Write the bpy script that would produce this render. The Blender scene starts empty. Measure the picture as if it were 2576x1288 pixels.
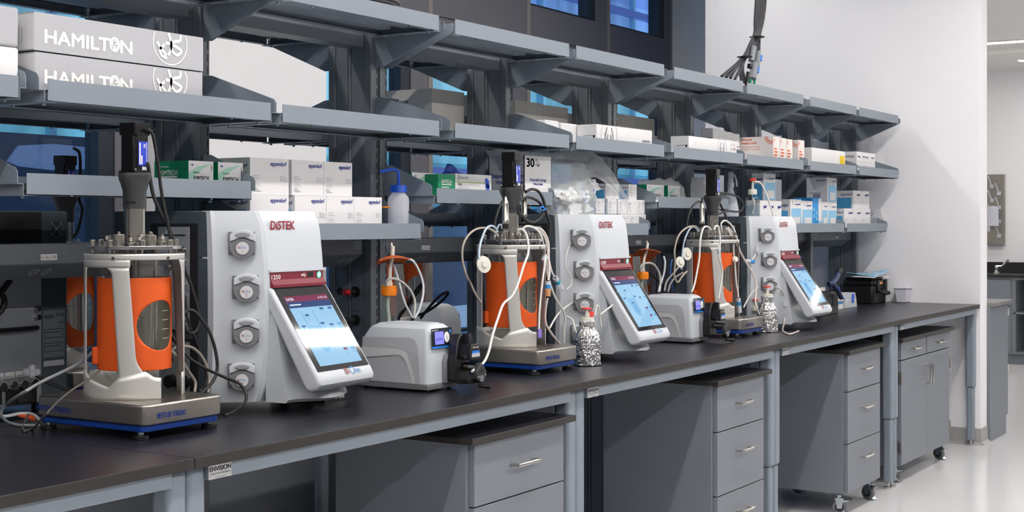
import bpy, math, random
from mathutils import Vector, Matrix, noise
from math import sin, cos, pi, radians as R
random.seed(7)
SC = bpy.context.scene
COL = SC.collection

# ------------------------------------------------------------------ camera
cam_d = bpy.data.cameras.new('camera')
cam = bpy.data.objects.new('camera', cam_d)
COL.objects.link(cam)
cam_d.sensor_width = 36.0
cam_d.lens = 3566.0 / 2576.0 * 36.0
cam_d.shift_y = (562.0 - 644.0) / 2576.0
cam_d.clip_start = 0.05
cam_d.clip_end = 200
TH = math.atan2(2216, 3566)
cam.location = (0, -2.346, 1.455)
cam.rotation_euler = (R(90), 0, TH - R(90))
SC.camera = cam

# ------------------------------------------------------------------ world, exposure
SC.view_settings.view_transform = 'Standard'
SC.view_settings.look = 'None'
SC.view_settings.gamma = 1
SC.view_settings.use_curve_mapping = False
SC.view_settings.exposure = 0.60
SC.cycles.transparent_max_bounces = 32
w = bpy.data.worlds.new('World')
SC.world = w
w.use_nodes = True
w.node_tree.nodes['Background'].inputs[0].default_value = (0.42, 0.56, 0.80, 1)
w.node_tree.nodes['Background'].inputs[1].default_value = 0.6

# ------------------------------------------------------------------ materials
def lin(h):
    h = h.lstrip('#')
    o = []
    for i in (0, 2, 4):
        c = int(h[i:i+2], 16) / 255
        o.append(c/12.92 if c <= .04045 else ((c+.055)/1.055)**2.4)
    return (*o, 1)
MATS = {}
def mat(name, col='#808080', rough=.5, metal=0, spec=.5, bump=0, bscale=60, var=0, vscale=8, coat=0,
        emit=None, estr=0, stretch=None, alpha=1, sheen=0):
    if name in MATS: return MATS[name]
    m = bpy.data.materials.new(name); m.use_nodes = True
    nt = m.node_tree; N = nt.nodes; L = nt.links
    b = N['Principled BSDF']
    c = lin(col)
    b.inputs['Base Color'].default_value = c
    b.inputs['Roughness'].default_value = rough
    b.inputs['Metallic'].default_value = metal
    b.inputs['Specular IOR Level'].default_value = spec
    b.inputs['Alpha'].default_value = alpha
    if coat:
        b.inputs['Coat Weight'].default_value = coat
        b.inputs['Coat Roughness'].default_value = .03
    if emit:
        b.inputs['Emission Color'].default_value = lin(emit)
        b.inputs['Emission Strength'].default_value = estr
    if bump or var:
        tc = N.new('ShaderNodeTexCoord'); mp = N.new('ShaderNodeMapping')
        L.new(tc.outputs['Object'], mp.inputs[0])
        if stretch: mp.inputs['Scale'].default_value = stretch
        if var:
            n1 = N.new('ShaderNodeTexNoise'); n1.inputs['Scale'].default_value = vscale
            n1.inputs['Detail'].default_value = 5
            L.new(mp.outputs[0], n1.inputs[0])
            mx = N.new('ShaderNodeMix'); mx.data_type = 'RGBA'
            mx.inputs[6].default_value = tuple(x*(1-var) for x in c[:3]) + (1,)
            mx.inputs[7].default_value = tuple(min(1, x*(1+var)) for x in c[:3]) + (1,)
            L.new(n1.outputs[0], mx.inputs[0]); L.new(mx.outputs[2], b.inputs['Base Color'])
        if bump:
            n2 = N.new('ShaderNodeTexNoise'); n2.inputs['Scale'].default_value = bscale
            n2.inputs['Detail'].default_value = 4
            L.new(mp.outputs[0], n2.inputs[0])
            bp = N.new('ShaderNodeBump'); bp.inputs['Strength'].default_value = bump
            bp.inputs['Distance'].default_value = .002
            L.new(n2.outputs[0], bp.inputs['Height']); L.new(bp.outputs[0], b.inputs['Normal'])
    MATS[name] = m
    return m
def thin(name, tint='#ffffff', rough=.02, refl=.5, body=0, bodycol='#ffffff', bump=0, bscale=12):
    """thin clear sheet: glass or film, with an optional milky body"""
    if name in MATS: return MATS[name]
    m = bpy.data.materials.new(name); m.use_nodes = True
    nt = m.node_tree; N = nt.nodes; L = nt.links; N.clear()
    out = N.new('ShaderNodeOutputMaterial')
    tr = N.new('ShaderNodeBsdfTransparent'); tr.inputs[0].default_value = lin(tint)
    gl = N.new('ShaderNodeBsdfGlossy'); gl.inputs['Roughness'].default_value = rough
    fr = N.new('ShaderNodeLayerWeight'); fr.inputs[0].default_value = .5
    pw = N.new('ShaderNodeMath'); pw.operation = 'POWER'; pw.inputs[1].default_value = 4
    ma = N.new('ShaderNodeMath'); ma.operation = 'MULTIPLY_ADD'; ma.inputs[1].default_value = .9*min(1, refl*2); ma.inputs[2].default_value = .04+refl*.04
    L.new(fr.outputs['Facing'], pw.inputs[0]); L.new(pw.outputs[0], ma.inputs[0])
    mx = N.new('ShaderNodeMixShader')
    L.new(ma.outputs[0], mx.inputs[0]); L.new(tr.outputs[0], mx.inputs[1]); L.new(gl.outputs[0], mx.inputs[2])
    last = mx.outputs[0]
    if body:
        df = N.new('ShaderNodeBsdfDiffuse'); df.inputs[0].default_value = lin(bodycol)
        tl = N.new('ShaderNodeBsdfTranslucent'); tl.inputs[0].default_value = lin(bodycol)
        ad = N.new('ShaderNodeMixShader'); L.new(df.outputs[0], ad.inputs[1]); L.new(tl.outputs[0], ad.inputs[2])
        m2 = N.new('ShaderNodeMixShader'); m2.inputs[0].default_value = body
        L.new(last, m2.inputs[1]); L.new(ad.outputs[0], m2.inputs[2]); last = m2.outputs[0]
    if bump:
        tc = N.new('ShaderNodeTexCoord'); n2 = N.new('ShaderNodeTexNoise')
        n2.inputs['Scale'].default_value = bscale; n2.inputs['Detail'].default_value = 5
        n2.inputs['Distortion'].default_value = 1.0
        L.new(tc.outputs['Object'], n2.inputs[0])
        bp = N.new('ShaderNodeBump'); bp.inputs['Strength'].default_value = bump
        bp.inputs['Distance'].default_value = .02
        L.new(n2.outputs[0], bp.inputs['Height']); L.new(bp.outputs[0], gl.inputs['Normal'])
        L.new(bp.outputs[0], fr.inputs['Normal'])
    L.new(last, out.inputs[0])
    MATS[name] = m
    return m

PAINT = mat('grey_powder_coat', '#828c97', .42, bump=.06, bscale=900)
RACKM = mat('grey_rack_paint', '#6e747c', .38, bump=.05, bscale=900)
CABM = mat('grey_cabinet_paint', '#757b84', .4, bump=.05, bscale=900)
DARKM = mat('dark_slate_enamel', '#47525b', .45, bump=.08, bscale=500)
TOPM = mat('black_phenolic_top', '#1a1a22', .32, spec=.75, bump=.12, bscale=500, var=.25, vscale=300)
EDGEM = mat('dark_phenolic_edge', '#272422', .5, var=.35, vscale=14, stretch=(1, 1, 6))
WALLG = mat('low_bounce_wall_paint', '#77777b', .8)  # unseen walls, kept grey so they bounce less light
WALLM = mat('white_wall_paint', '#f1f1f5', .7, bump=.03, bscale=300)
WALLW = mat('bright_wall_paint', '#ececec', .6)
CEILM = mat('ceiling_paint', '#dcdcda', .8)
CLADM = mat('dark_grey_cladding', '#63636b', .55, var=.05, vscale=3)
STRIPM = mat('metal_cladding_strip', '#84807e', .5)
FRAMEM = mat('black_window_frame', '#1c2530', .4)
BLACK = mat('black_plastic', '#141416', .38)
BLACKM = mat('matte_black_plastic', '#1d1e21', .6)
SATIN = mat('satin_black_metal', '#101012', .33, metal=.2)
CHAR = mat('charcoal_casting', '#343538', .45)
WHITE = mat('white_plastic', '#c6ccd3', .32)
LGREY = mat('light_grey_plastic', '#b9bac0', .45)
LGREY2 = mat('pale_grey_plastic', '#cfcfd2', .45)
MGREY = mat('mid_grey_plastic', '#75767b', .45)
SILV = mat('silver_panel', '#a6adb6', .4, metal=.35)
STEEL = mat('brushed_stainless', '#b4b0aa', .3, metal=1, bump=.12, bscale=40, stretch=(1, 1, 40))
STEELV = mat('turned_stainless', '#c4c0b8', .22, metal=1)
CHROME = mat('bright_metal', '#d8d8d8', .15, metal=1)
ALU = mat('satin_aluminium', '#cfcecb', .42, metal=.55, bump=.04, bscale=60, stretch=(30, 30, 1))
ZINC = mat('zinc_screw', '#b9c4cc', .25, metal=1)
ORANGE = mat('orange_silicone', '#de570c', .6, bump=.08, bscale=300, var=.06, vscale=20)
ORCAP = mat('orange_cap_plastic', '#f28a12', .4)
BLUEB = mat('blue_base_plastic', '#0b3f9a', .4)
BLUEC = mat('bright_blue_plastic', '#1257d6', .4)
BLUEV = mat('valve_blue', '#1b7fe6', .4)
RED = mat('red_plastic', '#cc1f2a', .4)
REDC = mat('pale_red_plastic', '#e5453c', .4)
GREEN = mat('green_plastic', '#16a06f', .5)
CARD = mat('white_card', '#e6e6e8', .65)
CARD_SHADE = mat('shaded_white_card', '#b4b6bd', .6)
CARDK = mat('brown_card_edge', '#8a745a', .8)
CORR = mat('worn_white_corrugated', '#e4e1da', .8, var=.12, vscale=5, bump=.25, bscale=30, stretch=(1, 1, .1))
KRAFT = mat('kraft_card', '#c79a62', .8)
INKB = mat('navy_ink', '#10308c', .6)
INKD = mat('dark_navy_ink', '#1a2f66', .6)
INKK = mat('black_ink', '#17171a', .6)
INKG = mat('grey_ink', '#8b8d93', .6)
INKL = mat('light_grey_ink', '#b9bbc0', .6)
INKW = mat('white_ink', '#f4f4f2', .6)
INKR = mat('maroon_ink', '#8f1c2c', .5)
INKO = mat('orange_ink', '#d9623a', .6)
INKSC = mat('logo_blue', '#2f86c9', .5)
SKYB = mat('sky_blue_print', '#4fa8dc', .55)
CYANB = mat('cyan_print', '#1f93dd', .55)
PALEB = mat('pale_blue_print', '#8cc6ea', .55)
TEALG = mat('kimtech_green', '#0b8f63', .5)
MINT = mat('mint_print', '#a9dcc8', .55)
YELL = mat('yellow_label', '#efcb12', .55)
MAROON = mat('maroon_plastic', '#7a1f33', .4)
RUBBER = mat('grey_rubber', '#6f7072', .7)
RUBD = mat('dark_rubber', '#222327', .75)
GOLD = mat('gold_contact', '#c9a45a', .3, metal=1)
CABK = mat('black_cable', '#1e1e20', .45)
CABG = mat('grey_cable', '#8f9296', .45)
CABB = mat('braided_cable', '#a9a49c', .4, metal=.5, bump=.6, bscale=900)
TUBE = mat('translucent_tubing', '#dddcd8', .3, spec=.6)
TUBEP = mat('pinkish_tubing', '#dccfca', .3)
TUBEB = mat('bluish_tubing', '#b9cbdc', .25)
IVORY = mat('ivory_plastic', '#dcdbd0', .4)
FLOORM = mat('grey_epoxy_floor', '#dcdcde', .14, spec=.55, bump=.05, bscale=40, var=.03, vscale=1.5)
BASEM = mat('grey_cove_base', '#a3a3a2', .5)
BACKSP = mat('black_resin', '#1d1c1f', .3)
GLASS = thin('clear_glass', '#fafcfc', .02, .35)
GLASSF = thin('flask_glass', '#e3ebea', .03, .9, body=.10, bodycol='#dfe6e8')
CREAM = mat('cream_jacket_lining', '#e2dcc8', .6)
PANE = thin('window_glass', '#dfeaf2', .02, .3)
FROST = thin('frosted_plastic_film', '#f3f6f8', .22, .22, body=.30, bodycol='#f2f5f8', bump=.9, bscale=14)
FILM = thin('clear_plastic_film', '#eef2f6', .2, .28, body=.20, bodycol='#e6eaee', bump=.9, bscale=9)
FILMW = thin('milky_plastic_film', '#eef0f2', .2, .5, body=.5, bodycol='#e8e8ea', bump=.9, bscale=14)
POLY = thin('translucent_polyethylene', '#f4f6fc', .3, .15, body=.80, bodycol='#f1f3fa')
WATER = thin('clear_liquid', '#dfe9f0', .05, .3, body=.12, bodycol='#c7d3de')
FOIL = mat('crumpled_foil', '#d6d6d8', .2, metal=1, bump=.6, bscale=45)
def screenm(name, col, s): return mat(name, '#0a0a0c', .035, emit=col, estr=s)
SBEZ = mat('screen_bezel_glass', '#2a2a2d', .05)
SCR_L = screenm('screen_pale_blue', '#9fd0f2', .62)
SCR_M = screenm('screen_maroon', '#8a2a55', .55)
SCR_N = screenm('screen_navy', '#2a4a86', .55)
SCR_V = screenm('screen_vessel_blue', '#5fa9e0', .6)
SCR_D = screenm('screen_icon_blue', '#3a6fae', .55)
SCR_W = screenm('screen_white', '#dceaf6', .75)
LCD = mat('lcd_violet', '#20204a', .3, emit='#8f8cff', estr=.75)
LCDT = mat('lcd_digits', '#22225a', .5)
PBLK = mat('pump_panel_black', '#16202e', .35)
GLOWG = mat('green_ring_light', '#0b5040', .4, emit='#7fe6c0', estr=1.0)
LAMPS = mat('lamp_diffuser_soft', '#ffffff', .5, emit='#fff9f4', estr=46)
LAMPR = mat('lamp_diffuser_dim', '#ffffff', .5, emit='#fffaf2', estr=17)
LAMP = mat('lamp_diffuser', '#ffffff', .5, emit='#fff9f4', estr=36)
STAINP = mat('pegboard_steel', '#9a968f', .3, metal=.8)

# ------------------------------------------------------------------ mesh building
def V(*a): return Vector(a)
TXT = {}
def text_mesh(s, bold):
    k = (s, bold)
    if k not in TXT:
        cu = bpy.data.curves.new('t', 'FONT'); cu.body = s; cu.size = 1; cu.resolution_u = 3
        ob = bpy.data.objects.new('t', cu); COL.objects.link(ob)
        dg = bpy.context.evaluated_depsgraph_get()
        me = bpy.data.meshes.new_from_object(ob.evaluated_get(dg))
        vs = [(v.co.x, v.co.y) for v in me.vertices]; fs = [tuple(p.vertices) for p in me.polygons]
        bpy.data.objects.remove(ob); bpy.data.curves.remove(cu); bpy.data.meshes.remove(me)
        x0 = min(v[0] for v in vs); x1 = max(v[0] for v in vs)
        TXT[k] = ([((x - x0), y) for x, y in vs], fs, x1 - x0)
    return TXT[k]
def spline(pts, n=8, closed=False):
    P = [Vector(p) for p in pts]
    if len(P) < 3 or n <= 1: return P
    out = []; m = len(P); rng = m if closed else m - 1
    for i in range(rng):
        a = P[(i-1) % m] if closed or i > 0 else P[0]*2 - P[1]
        b = P[i]; c = P[(i+1) % m]
        d = P[(i+2) % m] if closed or i < m-2 else P[-1]*2 - P[-2]
        for j in range(n):
            t = j / n
            out.append(.5*((2*b) + (c-a)*t + (2*a-5*b+4*c-d)*t*t + (3*b-a-3*c+d)*t**3))
    if not closed: out.append(P[-1])
    return out
class MB:
    def __init__(s): s.v = []; s.f = []; s.m = []; s.ms = []
    def mi(s, m):
        if m not in s.ms: s.ms.append(m)
        return s.ms.index(m)
    def add(s, vs, fs, m, M=None):
        o = len(s.v); k = s.mi(m)
        for p in vs:
            p = Vector(p)
            s.v.append(M @ p if M else p)
        for f in fs: s.f.append([i+o for i in f]); s.m.append(k)
        return s
    def box(s, a, b, m, M=None):
        x0, y0, z0 = a; x1, y1, z1 = b
        vs = [(x0,y0,z0),(x1,y0,z0),(x1,y1,z0),(x0,y1,z0),(x0,y0,z1),(x1,y0,z1),(x1,y1,z1),(x0,y1,z1)]
        return s.add(vs, [(0,3,2,1),(4,5,6,7),(0,1,5,4),(1,2,6,5),(2,3,7,6),(3,0,4,7)], m, M)
    def prism(s, pts, ax, a0, a1, m, M=None):
        """pts 2-D outline; ax 'x': pts are (y,z); 'y': (x,z); 'z': (x,y)"""
        def P(p, a): return {'x': (a, p[0], p[1]), 'y': (p[0], a, p[1]), 'z': (p[0], p[1], a)}[ax]
        n = len(pts); vs = [P(p, a0) for p in pts] + [P(p, a1) for p in pts]
        fs = [tuple(range(n))[::-1], tuple(range(n, 2*n))] + [(i, (i+1) % n, (i+1) % n + n, i+n) for i in range(n)]
        return s.add(vs, fs, m, M)
    def cyl(s, p0, p1, r, m, n=20, r2=None, cap=True):
        p0 = Vector(p0); p1 = Vector(p1); r2 = r if r2 is None else r2
        d = (p1-p0).normalized(); u = d.orthogonal().normalized(); w = d.cross(u)
        vs = []; fs = []
        for p, rr in ((p0, r), (p1, r2)):
            for i in range(n):
                a = 2*pi*i/n; vs.append(p + (u*cos(a) + w*sin(a))*rr)
        for i in range(n): j = (i+1) % n; fs.append((i, j, j+n, i+n))
        if cap: fs += [tuple(range(n))[::-1], tuple(range(n, 2*n))]
        return s.add(vs, fs, m)
    def tube(s, pts, r, m, n=8, sm=6, closed=False):
        P = spline(pts, sm, closed); k = len(P); vs = []; fs = []
        up = None
        for i, p in enumerate(P):
            if closed: t = (P[(i+1) % k] - P[i-1])
            else: t = (P[min(i+1, k-1)] - P[max(i-1, 0)])
            if t.length < 1e-9: t = Vector((0, 0, 1))
            t.normalize()
            if up is None: up = t.orthogonal().normalized()
            up = (up - t*up.dot(t))
            if up.length < 1e-6: up = t.orthogonal()
            up.normalize(); w = t.cross(up)
            for j in range(n):
                a = 2*pi*j/n; vs.append(p + (up*cos(a) + w*sin(a))*r)
        for i in range(k if closed else k-1):
            i2 = (i+1) % k
            for j in range(n): j2 = (j+1) % n; fs.append((i*n+j, i*n+j2, i2*n+j2, i2*n+j))
        if not closed: fs += [tuple(range(n))[::-1], tuple(range((k-1)*n, k*n))]
        return s.add(vs, fs, m)
    def lathe(s, prof, c, m, n=32, M=None, fn=None):
        """prof [(r, z)]; fn(x, y, z, a) may displace"""
        vs = []; fs = []; k = len(prof)
        for r, z in prof:
            for i in range(n):
                a = 2*pi*i/n; p = (c[0]+r*cos(a), c[1]+r*sin(a), c[2]+z)
                vs.append(fn(*p, a) if fn else p)
        for i in range(k-1):
            for j in range(n): j2 = (j+1) % n; fs.append((i*n+j, i*n+j2, (i+1)*n+j2, (i+1)*n+j))
        if prof[0][0] > 1e-6: fs.append(tuple(range(n))[::-1])
        if prof[-1][0] > 1e-6: fs.append(tuple(range((k-1)*n, k*n)))
        return s.add(vs, fs, m, M)
    def quad(s, p, m, M=None): return s.add(p, [tuple(range(len(p)))], m, M)
    def ball(s, c, r, m, n=12):
        return s.lathe([(r*sin(pi*i/8), -r*cos(pi*i/8)) for i in range(9)], c, m, n)
    def rect(s, o, xd, yd, x0, x1, y0, y1, m, off=.0006):
        o = Vector(o); xd = Vector(xd).normalized(); yd = Vector(yd).normalized(); nn = xd.cross(yd)*off
        return s.quad([o+xd*a+yd*b+nn for a, b in ((x0,y0),(x1,y0),(x1,y1),(x0,y1))], m)
    def ring(s, o, xd, yd, cx, cy, r0, r1, m, off=.0006, a0=0, a1=360, n=40, sy=1):
        o = Vector(o); xd = Vector(xd).normalized(); yd = Vector(yd).normalized(); nn = xd.cross(yd)*off
        vs = []; fs = []
        for i in range(n+1):
            a = R(a0 + (a1-a0)*i/n)
            for r in (r0, r1): vs.append(o + xd*(cx+r*cos(a)) + yd*(cy+r*sin(a)*sy) + nn)
        for i in range(n): fs.append((2*i, 2*i+1, 2*i+3, 2*i+2))
        return s.add(vs, fs, m)
    def disc(s, o, xd, yd, cx, cy, r, m, off=.0006, n=28, sy=1):
        o = Vector(o); xd = Vector(xd).normalized(); yd = Vector(yd).normalized(); nn = xd.cross(yd)*off
        return s.quad([o+xd*(cx+r*cos(2*pi*i/n))+yd*(cy+r*sin(2*pi*i/n)*sy)+nn for i in range(n)], m)
    def stroke(s, o, xd, yd, pts, wd, m, off=.0007, sm=5):
        """flat painted stroke following 2-D points"""
        o = Vector(o); xd = Vector(xd).normalized(); yd = Vector(yd).normalized(); nn = xd.cross(yd)*off
        P = spline([(a, b, 0) for a, b in pts], sm); vs = []; fs = []
        for i, p in enumerate(P):
            t = P[min(i+1, len(P)-1)] - P[max(i-1, 0)]; t.normalize(); q = Vector((-t.y, t.x, 0))*wd/2
            for e in (p+q, p-q): vs.append(o + xd*e.x + yd*e.y + nn)
        for i in range(len(P)-1): fs.append((2*i, 2*i+1, 2*i+3, 2*i+2))
        return s.add(vs, fs, m)
    def text(s, t, o, xd, yd, x, y, size, m, bold=False, align='l', wide=None, off=.0008):
        vs, fs, w = text_mesh(t, False)
        o = Vector(o); xd = Vector(xd).normalized(); yd = Vector(yd).normalized(); nn = xd.cross(yd)*off
        kx = (wide / w) if wide else size
        sh = {'l': 0, 'c': -w*kx/2, 'r': -w*kx}[align]
        u_ = xd.cross(yd)*.00004
        for q_, (ex, ey) in enumerate([(i_*float(bold), j_*float(bold)) for i_, j_ in ((-.02, .0), (.02, .0), (0, .015), (0, -.015))] if bold else ((0, 0),)):
            s.add([o + xd*(x+sh+a*kx+ex*size) + yd*(y+(b+ey)*size) + nn + u_*q_ for a, b in vs], fs, m)
        return s
    def grid(s, fn, nu, nv, m):
        vs = [fn(i/(nu-1), j/(nv-1)) for i in range(nu) for j in range(nv)]
        fs = [(i*nv+j, (i+1)*nv+j, (i+1)*nv+j+1, i*nv+j+1) for i in range(nu-1) for j in range(nv-1)]
        return s.add(vs, fs, m)
    def build(s, name, parent=None, bevel=0, seg=2, solid=0, smooth=True, ang=32, local=False, origin=None):
        me = bpy.data.meshes.new(name)
        o0 = Vector((0, 0, 0))
        if origin is not None: o0 = Vector(origin)
        elif parent and not local:
            r = parent
            while r.parent: r = r.parent
            o0 = Vector(r.location)
        me.from_pydata([p - o0 for p in s.v], [], s.f)
        for m in s.ms: me.materials.append(m)
        me.polygons.foreach_set('material_index', s.m)
        me.validate(); me.update()
        if smooth:
            me.polygons.foreach_set('use_smooth', [True]*len(me.polygons))
            me.set_sharp_from_angle(angle=R(ang))
        ob = bpy.data.objects.new(name, me); COL.objects.link(ob)
        if parent: ob.parent = parent
        elif origin is not None: ob.location = o0
        if solid:
            md = ob.modifiers.new('solid', 'SOLIDIFY'); md.thickness = solid; md.offset = 0
        if bevel:
            md = ob.modifiers.new('bevel', 'BEVEL'); md.width = bevel; md.segments = seg
            md.limit_method = 'ANGLE'; md.angle_limit = R(40); md.harden_normals = False
        return ob
def tag(o, label=None, cat=None, group=None, kind=None):
    if label: o['label'] = label
    if cat: o['category'] = cat
    if group: o['group'] = group
    if kind: o['kind'] = kind
    return o
def thing(name, label, cat, loc=(0, 0, 0), rz=0, group=None):
    o = bpy.data.objects.new(name, None); COL.objects.link(o)
    o.empty_display_size = .05
    o.location = loc; o.rotation_euler = (0, 0, rz)
    return tag(o, label, cat, group)
def kids(o): return [c for c in bpy.data.objects if c.parent == o]
def dup(o, loc=None, rz=None, label=None, group=None, parent=None):
    c = o.copy(); COL.objects.link(c); c.parent = parent
    if loc is not None: c.location = loc
    if rz is not None: c.rotation_euler = (0, 0, rz)
    if label: c['label'] = label
    if group: c['group'] = group
    for ch in kids(o): dup(ch, parent=c)
    return c
def struct(mb, name, bevel=0, parent=None):
    ob = mb.build(name, parent, bevel=bevel)
    if not parent: ob['kind'] = 'structure'
    return ob
FX, FZ = (1, 0, 0), (0, 0, 1)          # a face turned towards the aisle (-Y)
SX = (0, -1, 0)                        # a face turned towards -X

# ------------------------------------------------------------------ the room
FLZ = -0.03
CEI = 3.6
struct(MB().box((-3.2, -6.2, FLZ-.1), (16.4, 3.3, FLZ), FLOORM), 'floor')
struct(MB().box((-3.2, -6.2, CEI), (9.95, 3.3, CEI+.1), CEILM).box((9.95, 1.9, CEI), (11.4, 3.3, CEI+.1), CEILM), 'ceiling')
struct(MB().box((9.9, -6.2, 3.13), (16.4, 1.89, 3.23), CEILM).box((11.41, 1.89, 3.13), (16.4, 3.3, 3.23), CEILM).box((9.9, -6.2, 3.12), (9.96, 0, 3.66), CEILM)
       .box((14.0, -6, 3.08), (14.25, 3.0, 3.13), CEILM), 'ceiling_far_room')
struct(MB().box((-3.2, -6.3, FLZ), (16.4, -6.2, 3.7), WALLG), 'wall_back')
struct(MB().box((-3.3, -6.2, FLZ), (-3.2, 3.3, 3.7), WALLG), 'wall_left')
struct(MB().box((9.72, 0.0, FLZ), (9.9, 1.895, CEI), WALLM), 'wall_right', bevel=.002)
struct(MB().box((9.72, 1.895, FLZ), (11.3, 2.0, CEI), WALLM), 'wall_right_return')
struct(MB().box((11.245, 2.0, FLZ), (11.4, 3.1, CEI), WALLW), 'wall_right_recess')
struct(MB().box((16.1, -6.2, FLZ), (16.3, 3.3, 3.7), WALLM), 'wall_far_room')
struct(MB().box((11.4, 3.0, FLZ), (16.1, 3.1, 3.2), WALLM), 'wall_far_room_side')
bb = MB()
bb.prism([(0, 0), (0, .11), (-.006, .11), (-.008, .02), (-.03, 0)], 'x', 9.712, 9.9, BASEM, Matrix.Translation((0, 0, FLZ)))
bb.prism([(9.72, 0), (9.72, .11), (9.712, .11), (9.710, .02), (9.69, 0)], 'y', -.006, 1.8, BASEM, Matrix.Translation((0, 0, FLZ)))
struct(bb, 'baseboard_right')
# window wall: dark cladding with framed panes
YW = 3.0
S0 = [7.611 + 1.238*k for k in range(-5, 3)]
Z0, Z1, Z2, Z3 = .72, 2.52, 3.048, 3.56
cl = MB()
cl.box((-3.2, YW, FLZ), (11.245, YW+.12, Z0), CLADM)
cl.box((-3.2, YW, Z1), (11.245, YW+.12, Z2-.232), CLADM)
cl.box((-3.2, YW-.004, Z2-.226), (11.245, YW+.12, Z2), CLADM)
cl.box((-3.2, YW+.006, Z2-.24), (11.245, YW+.12, Z2-.22), FRAMEM)
cl.box((-3.2, YW, Z3), (11.245, YW+.12, CEI), CLADM)
cl.box((-3.2, YW, Z0), (S0[0], YW+.12, Z3), CLADM)
for x in S0:
    xr = min(x+1.238, 11.245)
    cl.box((x+1.0, YW-.002, Z0), (xr-.05, YW+.12, CEI), CLADM)
    cl.box((xr-.045, YW-.006, Z0), (xr, YW+.12, CEI), STRIPM)
struct(cl, 'wall_window_side')
for i, x in enumerate(S0):
    xe = min(x+1.0, 11.2)
    fr = MB()
    for za, zb in ((Z0, Z1), (Z2, Z3)):
        fr.box((x, YW+.02, za), (x+.015, YW+.1, zb), FRAMEM).box((xe-.1, YW+.005, za), (xe, YW+.1, zb), FRAMEM)
        fr.box((x, YW+.02, za), (xe, YW+.1, za+.02), FRAMEM).box((x, YW+.02, zb-.03), (xe, YW+.1, zb), FRAMEM)
    f = struct(fr, 'window_%d' % (i+1))
    pn = MB()
    for za, zb in ((Z0, Z1), (Z2, Z3)):
        pn.box((x+.015, YW+.06, za+.02), (xe-.1, YW+.066, zb-.03), PANE)
    pn.build('pane', f)
struct(MB().box((5.1, YW-.12, FLZ), (6.38, YW, CEI), WALLM), 'wall_pier')
# building across the street
m = bpy.data.materials.new('glowing_facade_glass'); m.use_nodes = True
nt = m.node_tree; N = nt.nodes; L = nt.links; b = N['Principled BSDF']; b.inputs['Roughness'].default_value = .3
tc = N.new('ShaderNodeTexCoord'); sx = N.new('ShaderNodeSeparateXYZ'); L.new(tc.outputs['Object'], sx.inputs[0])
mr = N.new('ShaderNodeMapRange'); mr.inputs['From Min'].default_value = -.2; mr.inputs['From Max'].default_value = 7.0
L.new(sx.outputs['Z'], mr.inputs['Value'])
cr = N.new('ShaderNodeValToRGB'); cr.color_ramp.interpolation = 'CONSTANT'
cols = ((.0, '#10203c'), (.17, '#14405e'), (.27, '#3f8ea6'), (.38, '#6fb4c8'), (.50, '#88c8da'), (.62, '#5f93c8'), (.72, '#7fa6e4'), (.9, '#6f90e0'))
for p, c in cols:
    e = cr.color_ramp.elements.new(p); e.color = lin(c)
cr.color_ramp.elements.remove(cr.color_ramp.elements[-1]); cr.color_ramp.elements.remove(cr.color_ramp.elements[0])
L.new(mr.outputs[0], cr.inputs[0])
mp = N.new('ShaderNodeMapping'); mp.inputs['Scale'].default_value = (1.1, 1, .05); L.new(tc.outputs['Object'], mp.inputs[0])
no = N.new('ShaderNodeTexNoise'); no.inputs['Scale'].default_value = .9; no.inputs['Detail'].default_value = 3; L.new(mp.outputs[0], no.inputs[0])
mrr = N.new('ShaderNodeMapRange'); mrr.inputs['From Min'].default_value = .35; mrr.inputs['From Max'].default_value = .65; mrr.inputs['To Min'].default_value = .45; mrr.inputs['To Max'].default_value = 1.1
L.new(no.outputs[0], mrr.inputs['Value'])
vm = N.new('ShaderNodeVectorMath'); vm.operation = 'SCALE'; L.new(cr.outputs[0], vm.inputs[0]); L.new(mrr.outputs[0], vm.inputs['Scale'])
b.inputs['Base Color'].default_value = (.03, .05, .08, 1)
L.new(vm.outputs[0], b.inputs['Emission Color']); b.inputs['Emission Strength'].default_value = .95  # facade glows by itself, its dusk daylight put into emission
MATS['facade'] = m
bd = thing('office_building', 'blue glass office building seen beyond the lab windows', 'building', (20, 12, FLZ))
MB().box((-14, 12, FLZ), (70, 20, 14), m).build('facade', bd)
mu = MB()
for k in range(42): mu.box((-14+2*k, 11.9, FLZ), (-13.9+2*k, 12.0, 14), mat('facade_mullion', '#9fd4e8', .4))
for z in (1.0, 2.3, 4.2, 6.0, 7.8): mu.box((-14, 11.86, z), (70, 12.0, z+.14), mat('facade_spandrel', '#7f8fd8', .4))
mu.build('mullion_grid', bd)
ob_ = thing('added_dark_block', 'made up dark block that darkens the view through the leftmost window', 'building', (9.5, 10.5, FLZ))
MB().box((3, 10.5, FLZ), (14.2, 11.5, 2.45), mat('dark_block_navy', '#0e1a2a', .5, emit='#12263e', estr=.45)).build('block', ob_)  # added block, there to darken the view through the left pane
so = [(10.174, 10.4, 2.132), (10.32, 10.4, 2.307), (10.781, 10.4, 2.346), (11.353, 10.4, 2.327), (11.353, 10.4, 2.084), (10.781, 10.4, 2.052), (10.32, 10.4, 2.081)]
q_ = MB(); q_.prism([(p[0], p[2]) for p in so], 'y', 10.4, 10.44, mat('glowing_octagon', '#33445c', .5, emit='#5b6f96', estr=.6));  # pale octagon panel with its own emission
q_.build('octagon_panel', ob_)
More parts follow.
